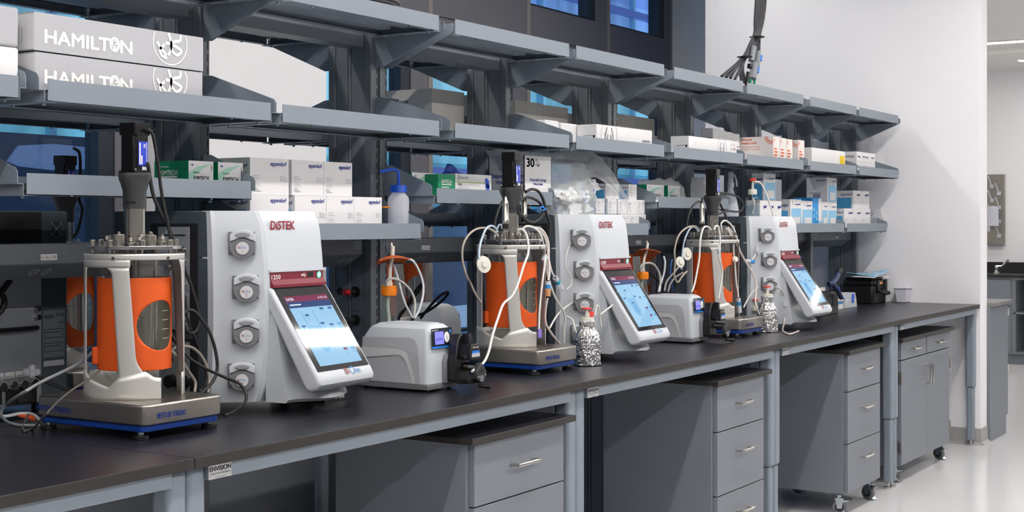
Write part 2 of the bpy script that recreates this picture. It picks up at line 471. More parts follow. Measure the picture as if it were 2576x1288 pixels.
# ceiling lights (run across the room, over the aisle)
def ceil_light(x, y0, y1, z, label, wd=.10):
    t = thing('linear_ceiling_light', label, 'ceiling light', (x, (y0+y1)/2, z), 0)
    MB().box((x-wd/2-.012, y0-.012, z-.012), (x+wd/2+.012, y1+.012, z-.001), WALLW).build('housing', t)
    MB().box((x-wd/2, y0, z-.016), (x+wd/2, y1, z-.0125), LAMPR).build('diffuser', t)
def ceil_light_long(y, x0, x1, z, label, wd=.095, lm=None):
    t = thing('linear_ceiling_light', label, 'ceiling light', ((x0+x1)/2, y, z), 0, 'linear lights along the lab ceiling')
    MB().box((x0-.012, y-wd/2-.012, z-.012), (x1+.012, y+wd/2+.012, z-.001), WALLW).build('housing', t)
    MB().box((x0, y-wd/2, z-.016), (x1, y+wd/2, z-.0125), lm or LAMP).build('diffuser', t)
for y, nm in ((-.90, 'over the aisle at the bench front'), (-3.7, 'over the far side of the aisle'), (1.62, 'added behind the rack to light the rear shelves')):  # last row is unseen, placed to light the rear shelves
    for k, (xa, xb) in enumerate(((-2.9, 1.1), (1.14, 5.2), (5.24, 9.35))):
        ceil_light_long(y, xa, xb, CEI, 'white linear light ' + nm + ', ' + ['nearest', 'middle', 'farthest'][k] + ' run', lm=LAMPR if y > 1 else (LAMPS if y < -2 else LAMP))
ceil_light(11.2, -5.4, -.9, 3.13, 'long white linear ceiling light past the end of the bench')
ceil_light(13.45, -5.4, 2.6, 3.13, 'upper of two white linear lights in the far room')
ceil_light(15.05, -5.4, .9, 3.13, 'lower of two white linear lights in the far room')

# ------------------------------------------------------------------ benches
J = [.555, 2.39, 4.23, 6.065, 7.88, 9.705]
def bench(x0, x1, label, y0=0, mir=False, plate=True):
    t = thing('lab_bench', label, 'lab bench', ((x0+x1)/2, y0+.4, FLZ), 0, 'black topped lab benches in one row' if not mir else 'benches behind the shelving')
    s = -1 if mir else 1
    def Yv(y): return y0 + y if not mir else y0 + .8 - y
    def bx(mb, a, b, m):
        ya, yb = sorted((Yv(a[1]), Yv(b[1])))
        mb.box((a[0], ya, a[2]), (b[0], yb, b[2]), m)
    wt = MB(); bx(wt, (x0+.0015, .0015, .888), (x1-.0015, .80, .914), TOPM); bx(wt, (x0+.0015, 0, .888), (x1-.0015, .0014, .9125), EDGEM)
    wt.build('worktop', t, bevel=.0025)
    r = MB(); bx(r, (x0+.06, .012, .852), (x1-.06, .04, .888), PAINT); bx(r, (x0+.06, .74, .852), (x1-.06, .77, .888), PAINT)
    bx(r, (x0+.01, .04, .855), (x0+.05, .74, .886), PAINT); bx(r, (x1-.05, .04, .855), (x1-.01, .74, .886), PAINT)
    r.build('rail', t, bevel=.002)
    for lx in (x0+.001, x1-.061):
        for ly in (.022, .70):
            lg = MB(); bx(lg, (lx, ly, .36), (lx+.06, ly+.06, .888), PAINT); lg.build('leg', t, bevel=.014, seg=4)
            lo = MB(); bx(lo, (lx+.006, ly+.006, FLZ+.035), (lx+.054, ly+.054, .36), PAINT); a = lo.build('lower_leg', t, bevel=.012, seg=4)
            cx, cy = lx+.03, Yv(ly+.03)
            MB().cyl((cx, cy, FLZ), (cx, cy, FLZ+.012), .022, CHROME).cyl((cx, cy, FLZ+.012), (cx, cy, FLZ+.036), .008, CHROME).build('levelling_foot', t)
    if plate:
        o = (x0+.055, .0118, .852)
        p = MB(); p.box((x0+.055, .0095, .8535), (x0+.132, .0118, .8865), mat('nameplate_steel', '#c9cacb', .3, metal=.7))
        o = (x0+.055, .0095, .8535)
        p.text('ENVISION', o, FX, FZ, .0385, .0185, .0155, INKK, True, 'c', wide=.072)
        p.text('LABORATORY WORK BENCH', o, FX, FZ, .0385, .0105, .005, INKK, False, 'c', wide=.066)
        p.text('www.formaspace.com', o, FX, FZ, .0385, .003, .004, INKK, False, 'c', wide=.036)
        p.build('name_plate', t)
    return t
bl = ['black topped grey bench nearest the camera, cut by the left frame edge', 'black topped grey bench under the first orange reactor', 'black topped grey bench under the second orange reactor',
      'black topped grey bench under the third orange reactor', 'black topped grey bench against the white end wall']
for i in range(5): bench(J[i], J[i+1], bl[i], plate=i > 0)
rl = ['nearest rear bench, seen behind the shelving at far left', 'second rear bench from the left, behind the shelving', 'third rear bench from the left, behind the shelving', 'fourth rear bench from the left, behind the shelving', 'rear bench behind the shelving, next to the white end wall']
for i in range(5): bench(J[i], J[i+1], rl[i], y0=1.06, mir=True, plate=False).location.z -= .034
pnl = MB().box((2.5, 1.065, .36), (4.097, 1.08, .85), CABM)
tag(pnl.build('modesty_panel', origin=(3, 1.07, .36), bevel=.002), 'grey panel hanging under the rear bench, seen below the first bench', 'panel')
tag(MB().cyl((3.42, 1.5, FLZ), (3.42, 1.5, .12), .05, BLACK).cyl((3.42, 1.5, .12), (3.42, 1.5, .15), .09, BLACK).cyl((3.42, 1.5, .15), (3.42, 1.5, .36), .045, BLACK)
    .build('floor_stand', origin=(3.42, 1.5, FLZ)), 'black round floor stand under the benches below the grey panel', 'stand')

# ------------------------------------------------------------------ shelving rack
YP, YQ = .82, 1.02                    # front and rear face of the uprights
def upright(x, label, w=.042):
    t = thing('rack_upright', label, 'upright', (x, (YP+YQ)/2, FLZ), 0, 'slotted uprights of the shelving rack')
    b = MB()
    b.box((x-w/2, YP, FLZ), (x+w/2, YP+.032, 2.21), RACKM)
    b.box((x-w/2+.003, YP+.032, FLZ), (x+w/2-.003, YP+.094, 2.20), RACKM)
    b.box((x-w/2+.003, YP+.112, FLZ), (x+w/2-.003, YQ-.032, 2.20), RACKM)
    b.box((x-w/2, YQ-.032, FLZ), (x+w/2, YQ, 2.21), RACKM)
    b.box((x-w/2+.02, YP+.09, FLZ), (x+w/2-.003, YP+.115, 2.20), RACKM)
    b.build('post', t, bevel=.004)
    MB().cyl((x-w/2+.010, YP+.103, FLZ), (x-w/2+.010, YP+.103, 2.195), .0085, RACKM).build('conduit', t)
    sl = MB()
    z = 1.0
    while z < 2.18:
        sl.box((x+w/2-.012, YP-.0006, z), (x+w/2-.007, YP+.004, z+.026), FRAMEM)
        z += .0385
    sl.build('slot_strip', t)
    return t
PX = []
names = ['at far left', 'between the first and second bay', 'in the middle of the second bench run', 'left of the corrugated boxes', 'behind the syringe carton', 'behind the second pump stack',
         'behind the bag of caps', 'left of the stacked white cartons', 'left of the kimtech boxes', 'behind the spray bottle', 'right of the spray bottle', 'behind the tall blue boxes', 'behind the right blue boxes', 'next to the end wall']
ups = []
for i, x in enumerate([.555+.914, 2.39, 3.27, 4.17, 5.07, 6.01, 6.915, 7.84, 8.745, 9.645]):
    if i in (1, 3, 5, 7): ups += [x-.028, x+.028]
    else: ups.append(x)
ulab = ['leftmost slotted grey upright, outside the left frame edge', 'left one of the paired uprights behind the nearest shelves', 'right one of the paired uprights behind the nearest shelves',
        'single slotted upright right of the stacked grey long cartons', 'left one of the paired uprights left of the corrugated Foxx box', 'right one of the paired uprights left of the corrugated Foxx box',
        'single slotted upright behind the syringe carton', 'left one of the paired uprights beside the bag of blue caps', 'right one of the paired uprights beside the bag of blue caps', 'single slotted upright left of the trigger spray bottle',
        'left one of the paired uprights behind the spray bottle', 'right one of the paired uprights behind the red capped bottle', 'single slotted upright behind the tall blue and white box', 'last slotted upright, beside the white end wall']
for x, l in zip(ups, ulab): upright(x, l)
bays = [(1.50, 2.30), (2.405, 3.235), (3.29, 4.12), (4.222, 5.052), (5.113, 5.943), (6.05, 6.88), (6.938, 7.768), (7.88, 8.71), (8.77, 9.60)]
bn = ['nearest bay', 'bay of the first reactor', 'second bay from the left', 'bay of the syringe carton', 'bay of the cap bag', 'bay right of the cap bag', 'bay above the third tower', 'second bay from the end wall', 'bay at the end wall']
for i, (a, b) in enumerate(bays):
    t = MB().prism([(YP+.03, 2.10), (YP+.115, 2.10), (YP+.115, 2.155), (YP+.112, 2.155), (YP+.112, 2.103), (YP+.033, 2.103), (YP+.033, 2.155), (YP+.03, 2.155)], 'x', a+.005, b-.005, RACKM)
    t.box((a+.005, YP+.03, 2.153), (b-.005, YP+.115, 2.156), RACKM)
    tag(t.build('rack_crossbeam', origin=((a+b)/2, YP+.07, 2.1)), 'grey channel crossbeam at the top of the ' + bn[i], 'crossbeam', 'crossbeams of the shelving rack')

def make_shelf(name, label, dep, kind, wd=.83):
    """local: origin at middle of post face, z=0 is the lip top; front towards -y"""
    t = thing(name, label, 'shelf')
    h = wd/2; f = -dep
    p = MB()
    p.box((-h, f, -.052), (h, f+.0016, 0), PAINT)
    p.box((-h, f, -.0535), (h, f+.028, -.052), PAINT)
    p.box((-h+.0, f+.001, -.0275), (h, -.02, -.026), PAINT)
    for xx in (-h, h-.0016): p.box((xx, f+.02, -.05), (xx+.0016, -.02, -.026), PAINT)
    for y0 in (f+.09, f+.19):
        p.box((-h+.03, y0, -.038), (h-.03, y0+.05, -.0275), PAINT)
    p.box((-h, -.03, -.052), (h, -.0284, -.002), PAINT)
    p.box((-h, -.055, -.0535), (h, -.03, -.052), PAINT)
    for xx in (-.26, .26): p.cyl((xx, f+.014, -.058), (xx, f+.014, -.0535), .0045, ZINC, 10)
    p.build('pan', t, local=True)
    for s in (-1, 1):
        b = MB()
        def bx(x0, x1, y0, y1, z0, z1, m=PAINT):
            x0, x1 = sorted((s*(h+x0), s*(h+x1))); b.box((x0, y0, z0), (x1, y1, z1), m)
        if kind == 'up':
            prof = [(f+.004, -.028), (f+.004, .002), (f+.012, .014), (f+.03, .020), (-.035, .099 if dep > .3 else .086), (-.002, .099 if dep > .3 else .086), (-.002, -.028)]
            xa, xb = s*(h+.024), s*(h+.026)
            b.prism(prof, 'x', min(xa, xb), max(xa, xb), PAINT)
            bx(.006, .026, f+.004, -.002, -.0285, -.0268)
            bx(.006, .008, f+.004, -.002, -.056, -.0268)
            bx(-.03, .008, f+.004, -.002, -.0575, -.0558)
        else:
            prof = [(f+.002, -.018), (f-.006, -.022), (f-.006, -.045), (f+.004, -.056), (-.035, -.165), (-.002, -.165), (-.002, -.018)]
            xa, xb = s*(h+.024), s*(h+.026)
            b.prism(prof, 'x', min(xa, xb), max(xa, xb), PAINT)
            bx(.006, .026, f, -.002, -.0195, -.018)
            bx(.006, .008, f, -.002, -.056, -.018)
            bx(-.03, .008, f, -.002, -.0575, -.0558)
        for yy in (f+.035, f+.15, -.07):
            b.cyl((s*(h-.015), yy, -.064), (s*(h-.015), yy, -.0575), .0052, ZINC, 10)
        b.build('bracket', t, local=True)
    return t
pt = make_shelf('top_shelf', 'x', .302, 'down')
pm = make_shelf('middle_shelf', 'x', .302, 'up')
pl = make_shelf('lower_shelf', 'x', .222, 'up')
used = set()
def place(pro, x, y, z, rz, label, group):
    if pro.name in used: return dup(pro, (x, y, z), rz, label, group)
    used.add(pro.name); pro.location = (x, y, z); pro.rotation_euler = (0, 0, rz); pro['label'] = label; pro['group'] = group
    return pro
lowz = [1.583, 1.583, 1.455, 1.583, 1.455, 1.583, 1.455, 1.455, 1.455]
what_mid = ['empty grey middle shelf, cut by the left frame edge', 'grey middle shelf holding the long Hamilton cartons', 'empty grey middle shelf in front of the white pier', 'grey middle shelf in front of the Foxx box, without cartons of its own',
            'grey middle shelf with the long white carton with a circle mark', 'empty grey middle shelf in front of two plain corrugated boxes', 'grey middle shelf holding orange printed filter boxes', 'grey middle shelf with the white carton with a yellow label', 'grey middle shelf with the small EVOS boxes']
what_mid[4] = 'grey middle shelf with the shorter white carton in front of the corrugated boxes'
what_mid[5] = 'grey middle shelf with the long white carton with a hand sized circle mark'
what_low = ['grey lower shelf at the left frame edge', 'grey lower shelf with two green tissue boxes behind the first motor', 'grey lower shelf with stacked white pipette boxes and a wash bottle', 'grey lower shelf with the syringe carton and glove box',
            'grey lower shelf with the bag of caps and small white boxes', 'grey lower shelf with two green tissue boxes behind the third motor', 'grey lower shelf with the spray bottle behind the third tower', 'grey lower shelf with tall blue and white boxes', 'grey lower shelf with white boxes next to the end wall']
for i, (a, b) in enumerate(bays):
    x = (a+b)/2
    place(pt, x, YP, 2.19, 0, 'high empty grey shelf at the top of the ' + bn[i], 'top row shelves facing the aisle')
    place(pm, x, YP, 1.817, 0, what_mid[i], 'middle row shelves facing the aisle')
    if i: place(pl, x, YP, lowz[i], 0, what_low[i], 'lower row shelves facing the aisle')
    dup(pt, (x, YQ, 2.19), pi, 'top shelf on the rear side of the rack, ' + bn[i], 'top row shelves on the rear side')
    if i != 2: dup(pm, (x, YQ, 1.817), pi, 'middle shelf on the rear side of the rack, ' + bn[i], 'middle row shelves on the rear side')
    else: dup(pm, (x, YQ, 1.817), pi, 'middle shelf on the rear side in front of the white pier', 'middle row shelves on the rear side')
for i in (3, 5):
    dup(pl, ((bays[i][0]+bays[i][1])/2, YQ, 1.50), pi, 'dark lower shelf on the rear side of the rack, ' + bn[i], 'lower shelves on the rear side')
# service raceways under the shelves
def raceway(a, b, label, tagtxt=None, tx=None, outs=(), sticker=(), leftend=0):
    t = thing('service_raceway', label, 'raceway', ((a+b)/2, .9, 1.3), 0, 'service raceways under the shelves')
    zt = 1.398
    pr = [(.853, 1.342), (.853, zt), (.99, zt), (.99, 1.298), (.922, 1.298)]
    MB().prism(pr, 'x', a, b, RACKM).build('housing', t, bevel=.003)
    sd = Vector((0, .922-.853, 1.298-1.342)).normalized()
    up = -sd
    for ox in outs:
        o = Vector((ox, .8875, 1.320))
        q = MB()
        for dx in (-.021, .021):
            q.disc(o, FX, up, dx, 0, .0165, SILV, off=.002, sy=1.15)
            for ex in (-.006, .006): q.rect(o, FX, up, dx+ex-.0012, dx+ex+.0012, -.001, .008, INKK, off=.0026)
            q.disc(o, FX, up, dx, -.008, .0028, INKK, off=.0026)
        q.build('power_outlet', t)
    if tagtxt:
        for s_, x_ in zip(tagtxt, tx):
            o = (x_, .853, 1.352)
            q = MB(); q.rect(o, FX, FZ, -.002, .055, 0, .017, CARD, .0008); q.text(s_, o, FX, FZ, .0265, .004, .013, INKK, False, 'c', wide=.048, off=.0012)
            q.build('location_label', t)
    for x_ in sticker:
        o = (x_, .853, 1.362)
        q = MB(); q.rect(o, FX, FZ, 0, .034, 0, .028, SILV, .0008)
        for k in range(4): q.rect(o, FX, FZ, .003, .031 - .004*(k % 2), .004+.006*k, .0055+.006*k, INKK, .0012)
        q.build('rating_plate', t)
    return t
raceway(2.435, 3.24, 'grey outlet raceway behind the first reactor, tagged L-1L1-29', ['L-1L1-29'], [2.662], [2.687])
raceway(3.30, 4.115, 'grey outlet raceway ending left of the O2 valve', outs=[4.054], sticker=[4.068])
raceway(4.22, 5.045, 'grey outlet raceway above the orange capped flask', ['L-1L1-25'], [4.485], [4.525], sticker=[4.228])
raceway(5.10, 5.95, 'grey outlet raceway behind the second tower screen')
raceway(6.06, 6.89, 'grey outlet raceway above the tilted orange plate', ['L-1L1-19'], [6.317], [6.372])
raceway(6.945, 7.785, 'grey outlet raceway behind the third tower')
raceway(7.89, 8.72, 'grey outlet raceway right of the third tower', ['L-1L1-13'], [8.711], [8.783])
raceway(8.77, 9.62, 'grey outlet raceway next to the end wall', ['L-1L1-09'], [9.291], [9.359])

# ------------------------------------------------------------------ mobile cabinets
def handle(mb, x0, x1, z, y, r=.0055, out=.032):
    mb.tube([(x0, y, z), (x0, y-out*.7, z), (x0+.008, y-out, z), (x1-.008, y-out, z), (x1, y-out*.7, z), (x1, y, z)], r, STEELV, 10, 3)
def vhandle(mb, x, z0, z1, y, r=.0055, out=.032):
    mb.tube([(x, y, z0), (x, y-out*.7, z0), (x, y-out, z0+.008), (x, y-out, z1-.008), (x, y-out*.7, z1), (x, y, z1)], r, STEELV, 10, 3)
def caster(t, x, y, brake=True, ang=0):
    c = MB(); z = FLZ+.036
    M = Matrix.Translation((x, y, z)) @ Matrix.Rotation(ang, 4, 'Z')
    c.cyl(M @ V(-.011, 0, 0), M @ V(.011, 0, 0), .036, RUBBER, 28)
    o = c.build('caster', t, bevel=.003)
    h = MB(); h.cyl(M @ V(-.013, 0, 0), M @ V(.013, 0, 0), .022, BLACKM, 20).cyl(M @ V(-.017, 0, 0), M @ V(.017, 0, 0), .006, ZINC, 12)
    h.build('hub', o)
    f = MB()
    for s in (-1, 1):
        f.prism([(-.012, -.008), (.012, -.008), (.022, .045), (-.02, .045)], 'x', min(s*.0145, s*.0165), max(s*.0145, s*.0165), ZINC, M)
    f.box((-.018, -.022, .043), (.018, .024, .047), ZINC, M)
    f.cyl(M @ V(0, .004, .047), M @ V(0, .004, .066), .014, ZINC)
    if brake:
        f.prism([(-.014, .022), (-.045, .03), (-.05, .036), (-.014, .036)], 'x', -.016, .016, ZINC, M)
        f.prism([(-.02, -.012), (-.045, -.03), (-.038, -.034), (-.012, -.02)], 'x', -.016, .016, ZINC, M)
    f.build('fork', o)
def pedestal(x0, x1, y0, kind, label, dep=.52, ox=.025):
    zb, zt = .083 if y0 < .02 else .072, .793 if y0 < .02 else .783
    t = thing('mobile_cabinet', label, 'cabinet', ((x0+x1)/2, y0+dep/2, FLZ), 0, 'grey mobile cabinets under the benches')
    b = MB()
    b.box((x0, y0+.02, zb), (x0+.018, y0+dep, zt), CABM).box((x1-.018, y0+.02, zb), (x1, y0+dep, zt), CABM)
    b.box((x0+.018, y0+.02, zb), (x1-.018, y0+dep, zb+.018), CABM).box((x0+.018, y0+.02, zt-.018), (x1-.018, y0+dep, zt), CABM)
    b.box((x0+.018, y0+dep-.015, zb+.018), (x1-.018, y0+dep, zt-.018), CABM).box((x0+.018, y0+.022, zb+.018), (x1-.018, y0+.026, zt-.018), CABM)
    b.build('body', t, bevel=.0015)
    w = MB(); w.box((x0-ox, y0-.02, zt), (x1+ox+.005, y0+dep+.01, zt+.02), TOPM).box((x0-ox, y0-.0215, zt), (x1+ox+.005, y0-.02, zt+.0185), EDGEM)
    w.box((x0-ox-.0015, y0-.02, zt), (x0-ox, y0+dep+.01, zt+.0185), EDGEM)
    w.build('worktop', t, bevel=.002)
    fx0, fx1 = x0+.004, x1-.004
    if kind == 'drawers':
        for i, (a, c) in enumerate(((.600, zt-.006), (.336, .596), (zb+.003, .332))):
            d = MB().box((fx0+.012, y0, a), (fx1-.012, y0+.02, c), CABM).build('drawer', t, bevel=.002)
            h = MB(); cx = (x0+x1)/2
            handle(h, cx-.062, cx+.062, {0: .7, 1: .5, 2: .245}[i], y0); h.build('handle', d)
    else:
        xm = x0 + (x1-x0)*.5
        for a, c in ((fx0+.008, xm-.008), (xm+.008, fx1-.008)):
            d = MB().box((a, y0, .676), (c, y0+.02, zt-.006), CABM).build('drawer', t, bevel=.002)
            h = MB(); handle(h, (a+c)/2-.06, (a+c)/2+.06, .728, y0); h.build('handle', d)
        for k, (a, c) in enumerate(((fx0+.008, xm-.0015), (xm+.0015, fx1-.008))):
            d = MB().box((a, y0, zb+.003), (c, y0+.02, .670), CABM).build('door', t, bevel=.002)
            h = MB(); vhandle(h, xm + (-.028 if k == 0 else .028), .50, .61, y0); h.build('handle', d)
            for z in (.18, .575):
                xx = a-.006 if k == 0 else c+.006
                hg = MB().box((xx-.008, y0-.002, z-.032), (xx+.008, y0+.012, z+.032), STEEL).cyl((xx, y0-.003, z-.03), (xx, y0-.003, z+.03), .0045, STEEL, 10)
                hg.build('hinge', d)
    for cx, cy, an in ((x0+.06, y0+.06, .35), (x1-.05, y0+.055, -.3), (x0+.06, y0+dep-.07, .5), (x1-.06, y0+dep-.07, 0)):
        caster(t, cx, cy, True, an)
        MB().box((cx-.03, cy-.035, FLZ+.1), (cx+.03, cy+.035, zb), CABM).build('caster_plate', t)
    return t
pedestal(3.545, 4.118, 0, 'drawers', 'grey mobile drawer cabinet nearest the camera, under the second bench section')
pedestal(5.352, 5.886, 0, 'drawers', 'grey mobile drawer cabinet in the middle of the row')
pedestal(6.985, 7.548, 0, 'drawers', 'grey mobile three drawer cabinet with its casters in full view')
pedestal(8.012, 9.06, .03, 'doors', 'grey mobile cabinet with two drawers above two doors', ox=.03)

# ------------------------------------------------------------------ far room
t = thing('end_counter', 'grey end counter just past the white wall end, light worktop', 'counter', (10.18, .5, FLZ))
MB().prism([(9.905, FLZ+.002), (10.375, FLZ+.002), (10.375, .10), (10.43, .10), (10.43, .888), (9.905, .888)], 'y', -.02, .0, CABM).box((9.905, 0, FLZ+.002), (10.37, 1.2, .888), CABM).build('body', t, bevel=.002)
MB().box((9.905, -.045, .888), (10.47, 1.2, .914), mat('grey_worktop', '#7b7a7a', .35)).build('worktop', t, bevel=.002)
h = MB()
for z in (.40, .80): h.box((10.425, -.024, z), (10.437, -.016, z+.05), IVORY)
h.build('hinge', t)
FXC = 15.45
t = thing('sink_counter', 'grey cabinets with a black worktop and open shelves in the far room', 'counter', (FXC+.3, 0, FLZ))
def dpy(u, v): pass
b = MB()
yl, yr = 1.002, -2.5
b.box((FXC, -2.5, .08), (FXC+.6, 2.6, .10), CABM).box((FXC+.05, -2.5, FLZ), (FXC+.1, 2.6, .08), CABM)
b.box((FXC+.58, -2.5, .1), (FXC+.6, 2.6, .88), CABM).box((FXC, -2.5, .86), (FXC+.6, 2.6, .885), CABM)
for y in (1.079, 1.042, -.6, -1.5): b.box((FXC, y-.02, .1), (FXC+.58, y+.02, .86), CABM)
b.box((FXC, -2.5, .5), (FXC+.58, 1.042, .52), CABM)
b.build('body', t, bevel=.002)
ya = 1.07
dn = MB().box((FXC-.02, ya, .10), (FXC, 2.2, .58), CABM); dn.build('door', t, bevel=.002)
MB().box((FXC-.02, ya, .59), (FXC, 2.2, .86), CABM).build('drawer_front', t, bevel=.002)
MB().box((FXC-.03, -2.5, .885), (FXC+.62, 2.6, .915), BACKSP).box((FXC+.62, -2.5, .885), (FXC+.645, 2.6, 1.03), BACKSP).build('worktop', t, bevel=.002)
c = (15.7, 1.274, 0.933)
t = thing('lab_faucet', 'small chrome faucet with a wing lever above the far sink', 'faucet', (c[0], c[1], .915))
MB().lathe([(.03, 0), (.03, .012), (.02, .02), (.016, .05), (.02, .06), (.02, .075), (.012, .09), (.0, .092)], (c[0], c[1], .915), CHROME).build('body', t)
MB().tube([(c[0], c[1], .995), (c[0], c[1]-.06, 1.0), (c[0], c[1]-.10, 1.05), (c[0], c[1]-.13, 1.06)], .012, CHROME).build('lever', t)
# peg board
t = thing('drying_pegboard', 'stainless drying rack with white pegs on the far wall', 'drying rack', (16.07, 1.2, 1.25))
yb0, yb1 = 1.272, 1.458
zb0, zb1 = 1.238, 1.994
MB().box((16.06, yb0, zb0), (16.1, yb1, zb1), STAINP).box((16.02, yb0, zb0-.02), (16.1, yb1, zb0), STAINP).build('back_plate', t, bevel=.004)
for (u, v) in ((0, 0), (0, 1), (0, 2), (1, .5), (1, 1.5), (1, 2.5), (1, 3.5)):
    yy = yb0+.055+.078*(1-u); zz = zb1-.13-.155*v
    p = MB().box((16.03, yy-.018, zz-.02), (16.06, yy+.018, zz+.02), WHITE)
    p.tube([(16.04, yy, zz), (16.0, yy+.012, zz+.06), (15.96, yy+.02, zz+.105)], .008, WHITE, 8, 3)
    p.build('peg', t)
yy = yb0+.1; zz = zb0+.36
jug = MB().lathe([(.0, .11), (.055, .1), (.062, .05), (.058, -.05), (.06, -.1), (.066, -.11)], (15.95, yy, zz-.06), POLY, 24)
tag(jug.build('plastic_beaker', origin=(15.95, yy, zz-.15)), 'translucent plastic beaker drying upside down on the far pegboard', 'beaker')
tag(MB().lathe([(.0, .06), (.02, .055), (.022, -.05), (.028, -.06)], (15.93, yy+.045, zz-.17), POLY, 20).build('small_beaker', origin=(15.93, yy+.045, zz-.23)), 'small translucent cup hanging beside the beaker on the pegboard', 'beaker')

# ------------------------------------------------------------------ bioreactor control towers
def bione(mb, o, xd, yd, cx, y, wd, flat=False):
    """the two-tone BiOne mark"""
    k = wd/3.3
    mb.text('Bi', o, xd, yd, cx-wd/2, y, k*1.25, INKR, False, 'l', off=.0012)
    mb.ring(o, xd, yd, cx-wd*.04, y+k*.45, k*.42, k*.52, INKSC, .0012, n=20)
    mb.text('ne', o, xd, yd, cx+wd*.13, y, k*1.15, INKSC, False, 'l', off=.0012)
W_, H_ = .274, .546
TCA = V(-.079, .100, 0).normalized()          # direction of the angled pump column, seen from above
def tower(label, xd_notch, dmain, dleft):
    """origin: foot of the seam between the angled pump column and the front face"""
    t = thing('control_tower', label, 'control tower', (0, 0, 0), 0)
    def bul(z): return -.028*sin(pi*min(1, max(0, z/H_)))**.75
    yf = bul
    XL, YL = -.079, .100                         # left end of the column plane
    h = MB(); zl = .412
    def sect(pts, za, zb, n=14):
        vs = []; fs = []; k = len(pts)
        for i in range(n+1):
            z = za+(zb-za)*i/n
            for x, y, bb in pts: vs.append((x, y+(bul(z)*.45 if bb else 0), z))
        for i in range(n):
            for j in range(k): j2 = (j+1) % k; fs.append((k*i+j, k*i+j2, k*(i+1)+j2, k*(i+1)+j))
        fs += [tuple(range(k))[::-1], tuple(range(k*n, k*n+k))]
        h.add(vs, fs, DARKM)
    fl = [(-.092, .116, 1), (.0, .052, 1), (W_-.001, .052, 1)]
    sect(fl + [(W_-.001, dmain, 0), (.06, dmain, 0), (.06, dleft, 0), (-.092, dleft, 0)], 0, zl)
    sect([(-.092, .116, 1), (.0, .052, 1), (xd_notch, .052, 1), (xd_notch, dmain, 0), (min(.06, xd_notch-.002), dmain, 0), (min(.06, xd_notch-.002), dleft, 0), (-.092, dleft, 0)], zl, H_-.0005)
    sect([(xd_notch, .04, 1), (W_-.001, .04, 1), (W_-.001, .17, 0), (xd_notch, .17, 0)], zl, H_-.0005)
    h.build('housing', t, bevel=.003, local=True)
    # white front shell: angled pump column + front face, bulging
    s = MB(); vs = []; fs = []; n = 26
    for i in range(n+1):
        z = H_*i/n; b = bul(z); e = .010*max(0, i-n+2)/2; e2 = .006*max(0, 2-i)/2; e += e2
        d = V(*TCA); ex, ey = .6*e, .8*e
        row = [(-.0915, .135), (-.0925, .106+b*.45), (XL, YL+b*.6+e*.3), (XL*.5, YL*.5+b*.8+e), (-.006, .0065+b+e), (0, .0045+b+e), (.006, .001+b+e), (W_*.5, b+e), (W_-.008, b+e), (W_, .010+b*.7+e), (W_, .05)]
        vs += [(x, y, z) for x, y in row]
    K = 11
    for i in range(n):
        for j in range(K-1): fs.append((K*i+j, K*i+j+1, K*(i+1)+j+1, K*(i+1)+j))
    fs += [tuple(range(K))[::-1], tuple(range(K*n, K*n+K))]
    s.add(vs, fs, WHITE); s.build('front_shell', t, local=True, ang=24)
    MB().text('DiSTEK', (0, yf(.51)-.001, 0), FX, FZ, .030, .493, .034, INKR, 1.7, 'l', wide=.112, off=.004).build('lettering', t, local=True)
    # maroon band with usb port and power button
    y0 = yf(.35)-.0005
    b = MB()
    b.prism([(y0, .374), (y0-.001, .370), (y0-.001, .348), (y0-.012, .334), (y0-.012, .326), (y0+.03, .326), (y0+.03, .374)], 'x', .012, W_-.012, MAROON)
    b.box((.008, y0-.004, .370), (W_-.006, y0+.01, .376), WHITE)
    o = (0, y0-.001, 0)
    b.text('1250', o, FX, FZ, .016, .350, .017, INKW, True, 'l', wide=.040)
    b.rect(o, FX, FZ, .185, .212, .351, .365, INKK)
    b.stroke(o, FX, FZ, [(.158, .358), (.178, .358)], .0022, INKW); b.stroke(o, FX, FZ, [(.162, .358), (.167, .363), (.172, .363)], .0018, INKW, sm=2); b.stroke(o, FX, FZ, [(.165, .358), (.170, .354), (.175, .354)], .0018, INKW, sm=2)
    b.disc(o, FX, FZ, .158, .358, .0035, INKW)
    bp = b.build('control_band', t, local=True)
    q = MB(); q.disc(o, FX, FZ, .240, .357, .0115, CHROME, .0012); q.ring(o, FX, FZ, .240, .357, .0055, .0095, GLOWG, .0020); q.disc(o, FX, FZ, .240, .357, .0048, INKW, .0020)
    q.build('power_button', bp, local=True)
    # slanted display
    A = V(0, -.030, .328); Bq = V(0, -.196, .084)
    d = (Bq-A).normalized(); nrm = V(0, d.z, -d.y)
    if nrm.y > 0: nrm = -nrm
    x0, x1 = .004, W_+.005
    sl = MB()
    prof = [(A.y, A.z), (Bq.y, Bq.z), (-.204, .068), (-.203, .056), (-.192, .044), (-.176, .036), (-.160, .036), (-.150, .048), (-.018, .275), (-.01, A.z)]
    sl.prism(prof, 'x', x0, x1, WHITE)
    sl.build('display_housing', t, bevel=.010, seg=4, local=True)
    # swept neck under the display
    g = MB(); nu, nv = 22, 34
    def sm(a): a = min(1, max(0, a)); return a*a*(3-2*a)
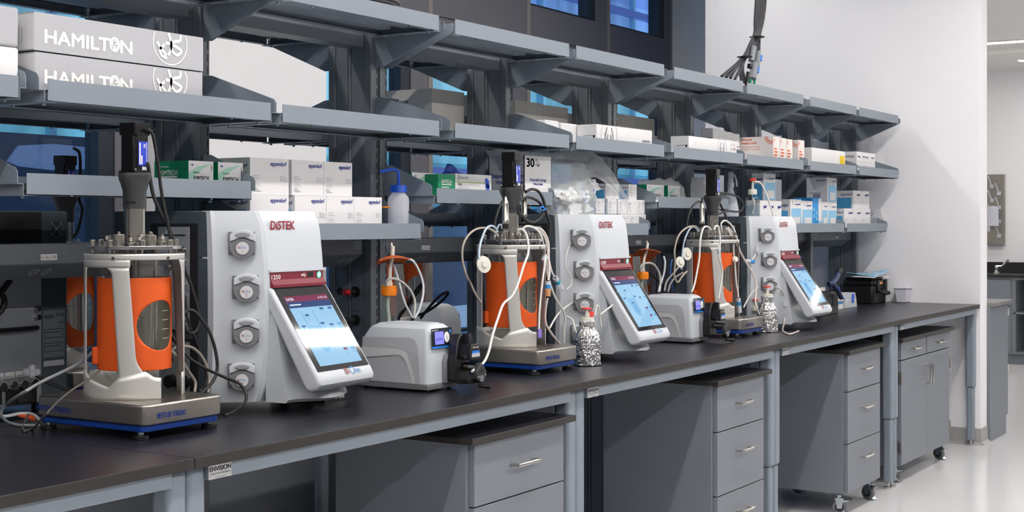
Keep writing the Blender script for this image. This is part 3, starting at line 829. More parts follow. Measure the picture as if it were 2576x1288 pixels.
    def gy(u, v):
        x = .012 + (.250-.012)*u; z = -.001 + .320*v
        yl_ = -.095 + .060*v**.8                       # left ridge
        lobe = -.165 + .04*(1-sin(pi*min(1, u*1.0)))   # lobe low in the middle
        yy = yl_
        w_ = sm((u-.05)/.45)
        bot = math.exp(-((z-.012)/.030)**2)
        sco = math.exp(-((z-.085)/.040)**2)
        yy = yl_ + w_*(bot*(lobe-yl_) + .030*sco) - .05*sm((v-.45)/.4)*w_*(1-v)
        if z < .006: yy += .012*(1-z/.006)*1.0
        return V(x, yy, z)
    vs = []; fs = []
    for i in range(nu):
        for j in range(nv):
            vs.append(gy(i/(nu-1), j/(nv-1)))
    fs = [(i*nv+j, (i+1)*nv+j, (i+1)*nv+j+1, i*nv+j+1) for i in range(nu-1) for j in range(nv-1)]
    base = len(vs)
    for i in (0, nu-1):
        for j in range(nv): vs.append(V(vs[i*nv+j].x, -.01, vs[i*nv+j].z))
    for j in range(nv-1):
        fs.append((j, j+1, base+j+1, base+j)); fs.append(((nu-1)*nv+j+1, (nu-1)*nv+j, base+nv+j, base+nv+j+1))
    fs.append(tuple(i*nv for i in range(nu)) + (base+nv, base))
    g.add(vs, fs, WHITE); g.build('display_neck', t, local=True, ang=55)
    L_ = (Bq-A).length
    up = -d; o = Bq + nrm*.0005; xdv = V(1, 0, 0)
    sc = MB(); a0, a1 = x0+.013, x1-.013
    sc.rect(o, xdv, up, a0, a1, .010, L_-.006, SBEZ, .0008)
    sx0, sx1, sy0, sy1 = a0+.022, a1-.022, .026, L_-.036
    sc.rect(o, xdv, up, sx0, sx1, sy0, sy1, SCR_L, .0013)
    H2 = sy1-sy0; W2 = sx1-sx0
    sc.rect(o, xdv, up, sx0, sx1, sy1-.083*H2, sy1, SCR_M, .0016)
    sc.rect(o, xdv, up, sx0, sx1, sy1-.17*H2, sy1-.083*H2, SCR_N, .0016)
    sc.text('DiSTEK', o, xdv, up, sx0+.006, sy1-.062*H2, .012, SCR_W, True, wide=.034, off=.0020)
    for k in range(4): sc.ring(o, xdv, up, sx1-.010-.012*k, sy1-.045*H2, .002, .0035, SCR_W, .0020, n=12)
    sc.rect(o, xdv, up, sx0+.008, sx0+.06, sy1-.135*H2, sy1-.118*H2, SCR_W, .0020)
    cx = sx0+W2*.34
    ves = SCR_V
    sc.rect(o, xdv, up, cx-.026, cx+.026, sy0+.30*H2, sy0+.56*H2, mat('screen_vessel_pale', '#0a0a0c', .035, emit='#7fbdea', estr=.62), .0016); sc.disc(o, xdv, up, cx, sy0+.30*H2, .026, MATS['screen_vessel_pale'], .0016)
    sc.rect(o, xdv, up, cx-.009, cx+.009, sy0+.27*H2, sy0+.44*H2, SCR_V, .0019)
    for sg in (-1, 1): sc.rect(o, xdv, up, cx+sg*.0275-.0012, cx+sg*.0275+.0012, sy0+.30*H2, sy0+.78*H2, SCR_V, .0018)
    for (fx_, fy_, mm) in ((.30, .70, SCR_D), (.10, .55, SCR_D), (.55, .57, SCR_D), (.33, .45, SCR_D), (.70, .78, SCR_D), (.90, .78, SCR_D), (.74, .54, SCR_D), (.93, .54, SCR_V), (.76, .33, SCR_M), (.94, .33, SCR_V), (.76, .18, SCR_M), (.94, .18, SCR_V)):
        xx = sx0+W2*fx_; yy = sy0+H2*fy_
        sc.rect(o, xdv, up, xx-.009, xx+.009, yy, yy+.007, mm, .0022)
        for q_ in range(2): sc.rect(o, xdv, up, xx-.005, xx+.005, yy-.006-.006*q_, yy-.003-.006*q_, MATS['screen_vessel_pale'], .0020)
    sc.build('touch_screen', t, local=True, smooth=False)
    lg = MB(); bione(lg, Bq + nrm*.001, xdv, up, x0+(x1-x0)*.63, -.009, .078); lg.build('lettering', t, local=True)
    # four pump heads on the angled column
    cd = -TCA; nn = V(cd.y, -cd.x, 0)            # along the column towards the seam; outward normal
    rz = math.atan2(cd.y, cd.x)
    for k, (sx, pz) in enumerate(((-.060, .450), (-.055, .326), (-.055, .201), (-.060, .076))):
        M = Matrix.Translation(-cd*-sx + V(0, bul(pz)*.8, pz) - nn*(-.001)) @ Matrix.Rotation(rz, 4, 'Z')
        w = .036; ph = MB()
        lo = [(-w, .006), (-w, -.016), (-w*.72, -.031), (-w*.35, -.039), (w*.35, -.039), (w*.72, -.031), (w, -.016), (w, .006), (w*.55, .012), (w*.2, .018), (-w*.2, .018), (-w*.55, .012)]
        ph.prism(lo, 'y', -.026, .006, MGREY, M); ph.box((-w-.004, -.010, -.030), (w-.002, .008, .036), MGREY, M)
        b_ = ph.build('pump_head', t, bevel=.0015, local=True)
        hi = [(-w, .008), (-w*.55, .014), (-w*.2, .020), (w*.2, .020), (w*.55, .014), (w, .008), (w, .028), (w*.75, .036), (w*.3, .041), (-w*.3, .041), (-w*.75, .036), (-w, .028)]
        MB().prism(hi, 'y', -.028, .004, WHITE, M).build('cover', b_, bevel=.003, seg=3, local=True)
        lv = [(.021*cos(a), .028+.006*sin(a)*(1-abs(cos(a))**3*.6)) for a in [2*pi*i/24 for i in range(24)]]
        MB().prism(lv, 'y', -.033, -.027, mat('lever_grey', '#8d8f95', .4), M).build('lever', b_, bevel=.0015, local=True)
        dk = MB(); dk.cyl(M @ V(0, -.0275, -.010), M @ V(0, -.022, -.010), .0215, MGREY, 28); dk.cyl(M @ V(0, -.030, -.010), M @ V(0, -.027, -.010), .0180, LGREY2, 32)
        o = M @ V(0, -.030, -.010); xd = M.to_3x3() @ V(1, 0, 0)
        bione(dk, o, xd, FZ, 0, -.001, .025); dk.text(str(k+1), o, xd, FZ, 0, -.0125, .010, INKR, False, 'c')
        dk.build('number_disc', b_, local=True)
        MB().box((-w-.001, -.020, -.006), (-w+.004, -.010, .008), LGREY2, M).build('tube_slot', b_, local=True)
    # connector panel on the left side
    xs = -.092
    pn = MB(); xo = xs-.0015
    for za, zb in ((.205, .500), (.0, .17)):
        pn.box((xo, .150, za-.010), (xs+.001, .330, zb+.010), BLACKM)
        pn.box((xo-.001, .180, za), (xo, .300, zb), SILV)
    pc = pn.build('connector_panel', t, bevel=.001, local=True)
    oo = (xo-.001, 0, 0); DY = .095
    def con(y, z, r, m, ln=.012, inner=None):
        y += DY
        c = MB(); c.cyl((xo-.001, y, z), (xo-.005, y, z), r*1.25, STEELV, 20).cyl((xo-.005, y, z), (xo-.001-ln, y, z), r, m, 20)
        if inner: c.disc((xo-.001-ln, y, z), SX, FZ, 0, 0, r*.7, inner, .0004)
        return c
    for k in range(5): con(.105, .435-.0335*k, .0075, STEELV, .022 if k == 0 else .006, GOLD).build('sensor_socket', pc, local=True)
    for y, z in ((.160, .385), (.160, .335), (.160, .285)): con(y, z, .0085, STEELV, .016).build('round_connector', pc, local=True)
    con(.105, .235, .0085, STEELV, .02).build('round_connector', pc, local=True)
    con(.110, .12, .009, BLACK, .014).build('round_connector', pc, local=True); con(.155, .12, .009, BLACK, .016).build('round_connector', pc, local=True)
    con(.105, .055, .018, BLACK, .016).build('hose_socket', pc, local=True); con(.152, .055, .018, BLACK, .016).build('hose_socket', pc, local=True)
    tx = MB()
    tx.rect(oo, SX, FZ, -.285, -.195, .474, .478, INKK)
    for k in range(4): tx.text('SENSOR %d' % (k+1), oo, SX, FZ, -.105-DY, .418-.0335*k, .006, INKK, False, 'c', wide=.026)
    tx.text('MOTOR (POWER)', oo, SX, FZ, -.110-DY, .212, .006, INKK, False, 'c', wide=.04)
    tx.text('COOLING', oo, SX, FZ, -.115-DY, .078, .006, INKK, False, 'c'); tx.text('SUPPLY', oo, SX, FZ, -.105-DY, .026, .006, INKK, False, 'c')
    tx.build('panel_lettering', pc, local=True)
    for x, y in ((-.05, .14), (W_-.05, .09), (-.05, dmain-.05), (W_-.06, dmain-.05)):
        MB().cyl((x, y, -.0305), (x, y, 0), .014, BLACK, 20).build('foot', t, local=True)
    return t
TZ0 = .945
t1 = tower('white and slate control tower nearest the camera, with a white glare band across its screen', .19, .40, .475)
t1.location = (3.061, .403, TZ0); t1.rotation_euler = (0, 0, R(3))
t2 = dup(t1, (4.90, .325, TZ0), 0, 'middle white and slate control tower, behind the foil bottle with a red cap')
t3 = dup(t1, (6.82, .318, TZ0), 0, 'farthest front control tower, with the clear capped bottle standing on top')
for k in (t1, t2, t3): k['group'] = 'bioreactor control towers'
def retrim(root, xn):
    for ch in list(root.children):
        if ch.name.split('.')[0] == 'housing':
            ch.data = ch.data.copy()
            for v in ch.data.vertices:
                if abs(v.co.x-.19) < 1e-5: v.co.x = xn
retrim(t3, .085)

# ------------------------------------------------------------------ bench scales
def scale(label, x, y, rz=0):
    t = thing('bench_scale', label, 'scale', (x, y, .914), rz)
    hx, hy = .1425, .205
    b = MB(); b.prism([(-hx+.008, -hy+.02), (-hx+.02, -hy+.008), (hx-.02, -hy+.008), (hx-.008, -hy+.02), (hx-.008, hy-.02), (hx-.02, hy-.008), (-hx+.02, hy-.008), (-hx+.008, hy-.02)], 'z', .020, .037, BLUEB)
    b.build('base', t, bevel=.003, local=True)
    p = MB(); c = .022
    oc = [(-hx, -hy+c), (-hx+c*.3, -hy+c*.3), (-hx+c, -hy), (hx-c, -hy), (hx-c*.3, -hy+c*.3), (hx, -hy+c), (hx, hy-c), (hx-c, hy), (-hx+c, hy), (-hx, hy-c)]
    p.prism(oc, 'z', .037, .089, STEEL); pp = p.build('weighing_pan', t, bevel=.005, seg=3, local=True)
    MB().text('METTLER TOLEDO', (0, -hy, 0), FX, FZ, -.098, .052, .0195, INKB, True, 'l', wide=.098).build('lettering', pp, local=True)
    q = MB(); q.text('METTLER TOLEDO', (-hx, 0, 0), SX, FZ, -.19, .052, .0195, INKB, True, 'l', wide=.13)
    q.build('lettering', pp, local=True)
    for sx in (-1, 1):
        for sy in (-1, 1):
            f = MB(); f.cyl((sx*(hx-.022), sy*(hy-.035), 0), (sx*(hx-.022), sy*(hy-.035), .011), .0205, BLACK, 24).cyl((sx*(hx-.022), sy*(hy-.035), .011), (sx*(hx-.022), sy*(hy-.035), .021), .008, ZINC)
            f.build('levelling_foot', t, bevel=.001, local=True)
    return t
scale('stainless bench scale with blue base under the nearest reactor', 2.643, .486)
scale('stainless bench scale with blue base under the second reactor', 4.458, .426)
scale('stainless bench scale with blue base under the third reactor', 6.385, .462)

# ------------------------------------------------------------------ bioreactors
AZ0 = R(-133.2)
def reactor(label, x, y, detail=True):
    t = thing('bioreactor', label, 'bioreactor', (x, y, 1.0035))
    def C(th, z, r): a = AZ0+R(th); return (r*cos(a), r*sin(a), z)
    RF = .1276; H = .373
    # sheet metal stand: rings and slanted legs
    f = MB()
    def strip(fl, fr, z0, z1, n=30, k=14):
        f.grid(lambda u, v: C(fl(z0+(z1-z0)*u) + (fr(z0+(z1-z0)*u)-fl(z0+(z1-z0)*u))*v, z0+(z1-z0)*u, RF-(.0004 if n > 10 else 0)), n, k, ALU)
    strip(lambda z: -180, lambda z: 180, .357, H, 4, 90)
    strip(lambda z: -103, lambda z: -5, .338, .358, 4, 30); strip(lambda z: 129, lambda z: 257, .338, .358, 4, 40)
    def leg(a0, a1, b0, b1, fl=6):
        """a: top angles, b: bottom angles"""
        def e(z): return max(0, (z-.318)/.02)**2*fl
        def er(z): return max(0, (.112-z)/.052)**2*11 if fl == 6 else 0
        strip(lambda z: b0+(a0-b0)*min(1, max(0, (z-.03)/.3))-e(z), lambda z: b1+(a1-b1)*min(1, max(0, (z-.03)/.3))+(er(z) if fl == 6 else e(z)), .045, .338 if fl != 2 else .357, 34, 10)
    leg(-26.5, -6, -17, 4); leg(-103, -72, -96, -72, 3); leg(69, 129, 84, 116, 2); leg(158, 180, 160, 186)
    def ztop(th):
        k = [( -112, .075), (-75, .072), (-58, .050), (-30, .032), (-18, .058), (12, .072), (22, .056), (31, .053)]
        for (a, za), (b, zb) in zip(k, k[1:]):
            if a <= th <= b: return za+(zb-za)*(th-a)/(b-a)
        return .053
    f.grid(lambda u, v: C(-112+143*u, ztop(-112+143*u)*v, RF), 60, 5, ALU)
    f.grid(lambda u, v: C(70+50*u, .06*v, RF), 16, 4, ALU)
    f.grid(lambda u, v: C(150+98*u, .06*v, RF), 24, 4, ALU)
    fr = f.build('stand', t, solid=.0028, local=True, ang=60)
    sc = MB()
    for th in (-75, -24, 40):
        p0 = Vector(C(th, .362, RF+.001)); p1 = Vector(C(th, .362, RF+.003)); sc.cyl(p0, p1, .005, STEELV, 14)
        a = AZ0+R(th); sc.disc(p1, (-sin(a), cos(a), 0), FZ, 0, 0, .0022, INKK, .0003)
        sc.build('stand_screw', fr, local=True) ; sc = MB()
    # orange heating jacket with an oval window
    rj = .094; zc, zh, thc, thh = .186, .065, 44, 41
    j = MB(); nr, na = 26, 72
    vs = []; fs = []
    for i in range(nr+1):
        s_ = (i/nr)
        for k in range(na):
            a = 2*pi*k/na; ex, ez = thh*cos(a), zh*sin(a)
            m_ = max(abs(cos(a)), abs(sin(a)))
            ox, oz = (106 if cos(a) > 0 else 156)*cos(a)/m_, sin(a)/m_
            oz = (.310-zc)*oz if oz > 0 else (zc-.070)*oz
            s1 = s_
            vs.append(C(thc+ex+(ox-ex)*s1, zc+ez+(oz-ez)*s1, rj))
    for i in range(nr):
        for k in range(na): k2 = (k+1) % na; fs.append((i*na+k, (i+1)*na+k, (i+1)*na+k2, i*na+k2))
    j.add(vs, fs, ORANGE)
    jk = j.build('heating_jacket', t, solid=.0035, local=True, ang=50)
    jk.data.materials.append(CREAM); jk.modifiers['solid'].material_offset = 1
    tb = MB(); tb.box((-.012, -.006, .085), (.014, .010, .13), ORANGE)
    c = Vector(C(-84, 0, rj+.006)); M = Matrix.Translation(c) @ Matrix.Rotation(AZ0+R(-84)+pi/2, 4, 'Z')
    MB().box((-.014, -.008, .083), (.014, .008, .128), ORANGE, M).build('cable_clip', jk, bevel=.003, local=True)
    # glass vessel with a rounded bottom
    rv = .0885
    pv = [(0, .022), (.02, .023), (.045, .030), (.065, .042), (.080, .060), (rv, .080), (rv, .36), (rv+.006, .366), (rv+.006, .374)]
    vg = MB().lathe(pv, (0, 0, 0), GLASS, 64); gv = vg.build('glass_vessel', t, local=True, ang=60)
    gr = MB()
    for k in range(4):
        z = .15+.024*k
        gr.grid(lambda u, v: C(52+26*u, z+.0008*v, rv+.0004), 10, 2, INKW)
        gr.build('volume_mark', gv, local=True); gr = MB()
    # baffles and shaft inside
    inn = MB().cyl((0, 0, .05), (0, 0, .38), .006, STEELV, 16)
    for k in range(3):
        a = k*2.094; 
        for zi in (.10, .20): inn.box((-.002+.0*k, -.008, zi), (.028, .008, zi+.003), STEELV, Matrix.Rotation(a, 4, 'Z'))
    inn.build('stirrer_shaft', gv, local=True)
    for k in range(3):
        a = AZ0+R(-60)+k*1.1; r = .050 if k % 2 else .060
        MB().cyl((r*cos(a), r*sin(a), .07+.02*(k % 3)), (r*cos(a), r*sin(a), .385), .0032 if k % 2 else .005, STEELV, 12).build('dip_tube', gv, local=True)
    # head plate
    hp = MB().cyl((0, 0, .384), (0, 0, .393), .122, CHROME, 64).cyl((0, 0, .374), (0, 0, .384), .098, GLASS, 48)
    hd = hp.build('head_plate', t, bevel=.001, local=True)
    for k in range(8):
        a = AZ0+R(-80+45*k)
        MB().cyl((.108*cos(a), .108*sin(a), .372), (.108*cos(a), .108*sin(a), .393), .0035, STEELV, 10).cyl((.108*cos(a), .108*sin(a), .393), (.108*cos(a), .108*sin(a), .409), .0085, STEELV, 18).build('thumb_nut', hd, bevel=.001, local=True)
    rnd = random.Random(3)
    ports = [(-42, .062, .017, .030), (38, .066, .015, .028), (-70, .075, .011, .012), (8, .085, .012, .010), (62, .08, .013, .012), (100, .07, .010, .022), (140, .06, .012, .03), (-110, .07, .010, .02), (180, .07, .014, .026), (-10, .055, .010, .008), (-140, .06, .012, .018), (20, .05, .009, .016)]
    for th, r, pr_, h_ in ports:
        c = C(th, .393, r); p = MB(); p.cyl(c, (c[0], c[1], c[2]+h_), pr_, STEELV, 22)
        if h_ < .02:
            p.cyl((c[0], c[1], c[2]+h_), (c[0], c[1], c[2]+h_+.014), .0038, STEELV, 12)
            for q_ in range(2): p.cyl((c[0], c[1], c[2]+h_+.005+.004*q_), (c[0], c[1], c[2]+h_+.008+.004*q_), .0052, STEELV, 12, r2=.004)
        else: p.cyl((c[0]+.002, c[1], c[2]+h_), (c[0]+.002, c[1], c[2]+h_+.007), .004, STEELV, 12)
        p.build('port', hd, bevel=.0008, local=True)
    # drive: steel column, black coupling, stepper motor
    col = MB().lathe([(.036, .393), (.036, .399), (.0275, .401), (.0275, .490)], (0, 0, 0), STEELV, 40); col.build('drive_column', t, local=True)
    cp = MB(); n = 48; prof = [(.490, .0300, 0), (.520, .0300, 0), (.535, .0305, .15), (.555, .036, .7), (.568, .041, 1), (.580, .042, 1), (.584, .041, 1)]
    vs = []; fs = []
    for z, r, sq in prof:
        for k in range(n):
            a = 2*pi*k/n + AZ0
            lob = 1 + .14*sq*abs(cos(2*(a-AZ0+.75)))**2.0
            vs.append((r*lob*cos(a), r*lob*sin(a), z))
    for i in range(len(prof)-1):
        for k in range(n): k2 = (k+1) % n; fs.append((i*n+k, i*n+k2, (i+1)*n+k2, (i+1)*n+k))
    fs += [tuple(range(n))[::-1], tuple(range((len(prof)-1)*n, len(prof)*n))]
    cp.add(vs, fs, CHAR)
    a = AZ0-R(20); cp.text('DISTEK', (.0302*cos(a), .0302*sin(a), .503), (-sin(a), cos(a), 0), FZ, 0, 0, .010, SATIN, True, 'c', off=.001)
    cp.build('coupling', t, local=True, ang=40)
    M = Matrix.Rotation(AZ0-R(-1.2)+R(43)+R(4), 4, 'Z')
    mo = MB(); s_ = .0285; ch = .006
    def sq(z0, z1, s_, m, c=.006): mo.prism([(-s_+c, -s_), (s_-c, -s_), (s_, -s_+c), (s_, s_-c), (s_-c, s_), (-s_+c, s_), (-s_, s_-c), (-s_, -s_+c)], 'z', z0, z1, m, M)
    sq(.584, .590, .0305, SATIN, .004)
    mo.prism([(-s_+.009, -s_), (s_-.009, -s_), (s_-.009, -s_+.004), (s_-.004, -s_+.009), (s_, -s_+.009), (s_, s_-.009), (s_-.004, s_-.009), (s_-.009, s_-.004), (s_-.009, s_), (-s_+.009, s_), (-s_+.009, s_-.004), (-s_+.004, s_-.009), (-s_, s_-.009), (-s_, -s_+.009), (-s_+.004, -s_+.009), (-s_+.009, -s_+.004)], 'z', .590, .683, SATIN, M)
    sq(.6835, .716, s_, SATIN, .003)
    mt = mo.build('motor', t, bevel=.0008, local=True)
    for sx in (-1, 1):
        for sy in (-1, 1):
            MB().cyl(M @ V(sx*.0255, sy*.0255, .590), M @ V(sx*.0255, sy*.0255, .596), .0036, CHROME, 12).build('motor_bolt', mt, local=True)
            MB().cyl(M @ V(sx*.0235, sy*.0235, .713), M @ V(sx*.0235, sy*.0235, .7168), .0022, CHROME, 10).build('cap_screw', mt, local=True)
    lb = MB(); o = M @ V(.0286, 0, 0); xd = (M.to_3x3() @ V(0, 1, 0)); nn = M.to_3x3() @ V(1, 0, 0)
    # label on the face right of the corner turned to the camera
    best = max([(M.to_3x3() @ V(1, 0, 0)), (M.to_3x3() @ V(-1, 0, 0)), (M.to_3x3() @ V(0, 1, 0)), (M.to_3x3() @ V(0, -1, 0))], key=lambda q: q.dot(V(cos(AZ0+.8), sin(AZ0+.8), 0)))
    xd = Vector((-best.y, best.x, 0)); o = best*.0287
    lb.rect(o, xd, FZ, -.018, .018, .603, .667, mat('label_blue', '#2340c0', .5), .0006)
    lb.rect(o, xd, FZ, -.015, -.010, .607, .663, CARD, .0010); lb.rect(o, xd, FZ, -.008, -.003, .607, .63, CARD, .0010)
    lb.text('IHS', o, FZ, tuple(-xd), .636, -.004, .013, INKW, True, 'l', off=.0012) if False else None
    Zd = Vector((0, 0, -1))
    lb.text('INDUSTRIAL INDEXING SYSTEMS', o, tuple(Zd), tuple(xd), -.664, .011, .005, INKW, True, 'l', wide=.058, off=.0010)
    lb.text('IIS', o, tuple(Zd), tuple(xd), -.660, .001, .011, INKW, True, 'l', off=.0010)
    lb.rect(o, xd, FZ, -.004, .014, .592, .601, CARD, .0008)
    lb.build('rating_label', mt, local=True)
    return t
r1 = reactor('orange jacketed glass bioreactor nearest the camera, without tubing on its lid', 2.655, .478)
r2 = dup(r1, (4.478, .440, 1.0035), None, 'orange jacketed bioreactor in the middle, with many white tubes and a looped black cable')
r3 = dup(r1, (6.385, .470, 1.0035), None, 'orange jacketed bioreactor farthest along the front bench, partly behind a pump')
rr1 = dup(r1, (3.302, 1.50, .9695), None, 'bioreactor on the rear bench at far left, seen through the rack')
rr2 = dup(r1, (5.227, 1.50, .9695), None, 'bioreactor on the rear bench behind the orange capped flask')
rr3 = dup(r1, (7.574, 1.50, .9695), None, 'bioreactor on the rear bench behind the tilted orange plate')
for k in (r1, r2, r3): k['group'] = 'bioreactors on the front bench'
for k in (rr1, rr2, rr3): k['group'] = 'bioreactors on the rear bench'
scale('stainless scale on the rear bench under the left rear reactor', rr1.location.x, 1.50).location.z = .88
scale('stainless scale on the rear bench behind the orange capped flask', rr2.location.x, 1.50).location.z = .88
scale('stainless scale on the rear bench behind the tilted orange plate', rr3.location.x, 1.50).location.z = .88

# ------------------------------------------------------------------ rear towers (seen from behind)
def rear_tower(label, xr, y0=1.12, full=True):
    t = thing('rear_control_tower', label, 'control tower', (xr, y0, .9165), 0, 'control towers on the rear bench')
    MB().box((-.55, .0, 0), (0, .36, .548), DARKM).build('housing', t, bevel=.006, local=True)
    p = MB().box((-.52, -.006, 0), (-.105, 0, .42), SILV).box((-.52, -.008, .43), (-.105, 0, .545), BLACKM)
    p.box((-.52, -.0075, .27), (-.105, -.006, .273), LGREY); pp = p.build('rear_panel', t, bevel=.001, local=True)
    o = (0, -.008, 0)
    g = MB(); g.disc(o, FX, FZ, -.205, .488, .042, INKK, .001)
    for r in (.012, .02, .028, .036, .044): g.ring((0, -.010, 0), FX, FZ, -.205, .488, r-.0012, r, mat('fan_guard', '#2a2a2c', .4, metal=.5), .002, n=28)
    g.build('fan_grille', pp, local=True)
    o = (0, 0, 0); g = MB(); g.disc(o, FX, FZ, -.045, .497, .022, INKK, .001)
    for r in (.006, .012, .018, .024): g.ring(o, FX, FZ, -.045, .497, r-.001, r, SILV, .003, n=24)
    for a in range(4): g.stroke(o, FX, FZ, [(-.045, .497), (-.045+.03*cos(pi/4+a*pi/2), .497+.03*sin(pi/4+a*pi/2))], .0022, SILV, .0035, 1)
    g.build('fan_grille', t, local=True)
    g = MB(); g.rect(o, FX, FZ, -.095, -.012, .125, .262, mat('rating_sticker', '#6f7781', .5), .001)
    g.text('DISTEK', o, FX, FZ, -.090, .238, .014, INKK, True, wide=.036, off=.0016); g.text('FC CE', o, FX, FZ, -.044, .243, .012, INKK, True, wide=.028, off=.0016); g.text('UK CA', o, FX, FZ, -.034, .222, .009, INKK, True, wide=.018, off=.0016)
    for z in (.195, .155): 
        g.rect(o, FX, FZ, -.090, -.018, z-.014, z+.012, INKK, .0014); g.rect(o, FX, FZ, -.0885, -.0195, z-.0125, z+.0105, mat('rating_sticker', '#6f7781'), .0018)
        g.rect(o, FX, FZ, -.085, -.03, z+.002, z+.004, INKK, .002)
    g.rect(o, FX, FZ, -.092, -.014, .100, .116, LGREY, .001); g.build('rating_label', t, local=True)
    o = (0, -.006, 0)
    for k in range(5):
        x = -.145-.038*k
        c = MB(); c.cyl((x, -.006, .058), (x, -.030, .058), .013, STEELV, 18).cyl((x, -.030, .058), (x, -.036, .058), .007, BLACKM, 14); c.build('gas_port', pp, local=True)
        c = MB(); c.rect(o, FX, FZ, x-.017, x+.017, .079, .096, CARD, .001); c.text('500-2021', o, FX, FZ, x, .081, .006, INKK, False, 'c', wide=.026, off=.0014); c.build('port_label', pp, local=True)
    for z in (.245, .27): MB().cyl((-.125, -.006, z), (-.125, -.022, z), .008, STEELV, 16).build('nipple', pp, local=True)
    MB().tube([(-.40, -.006, .215), (-.38, -.02, .215), (-.15, -.02, .215), (-.13, -.006, .215)], .007, BLACK).build('pull_bar', pp, local=True)
    MB().box((-.235, -.012, -.0), (-.125, -.006, .045), BLACK).box((-.20, -.02, .008), (-.15, -.012, .036), BLACKM).build('power_inlet', pp, bevel=.002, local=True)
    MB().box((-.30, -.010, .008), (-.25, -.006, .045), BLACKM).build('data_port', pp, local=True)
    for x in (-.09, -.46):
        for y in (.03, .32): MB().cyl((x, y, -.036), (x, y, 0), .018, BLACK, 18).build('foot', t, local=True)
    return t
rt = rear_tower('rear side of a control tower at the far left, with fans and gas ports', 2.985)
rt.scale = (1, 1, 1.05)
rear2 = dup(rt, (rr3.location.x+.74, 1.12, .9165), 0, 'rear side of a control tower seen behind the second bench pump')

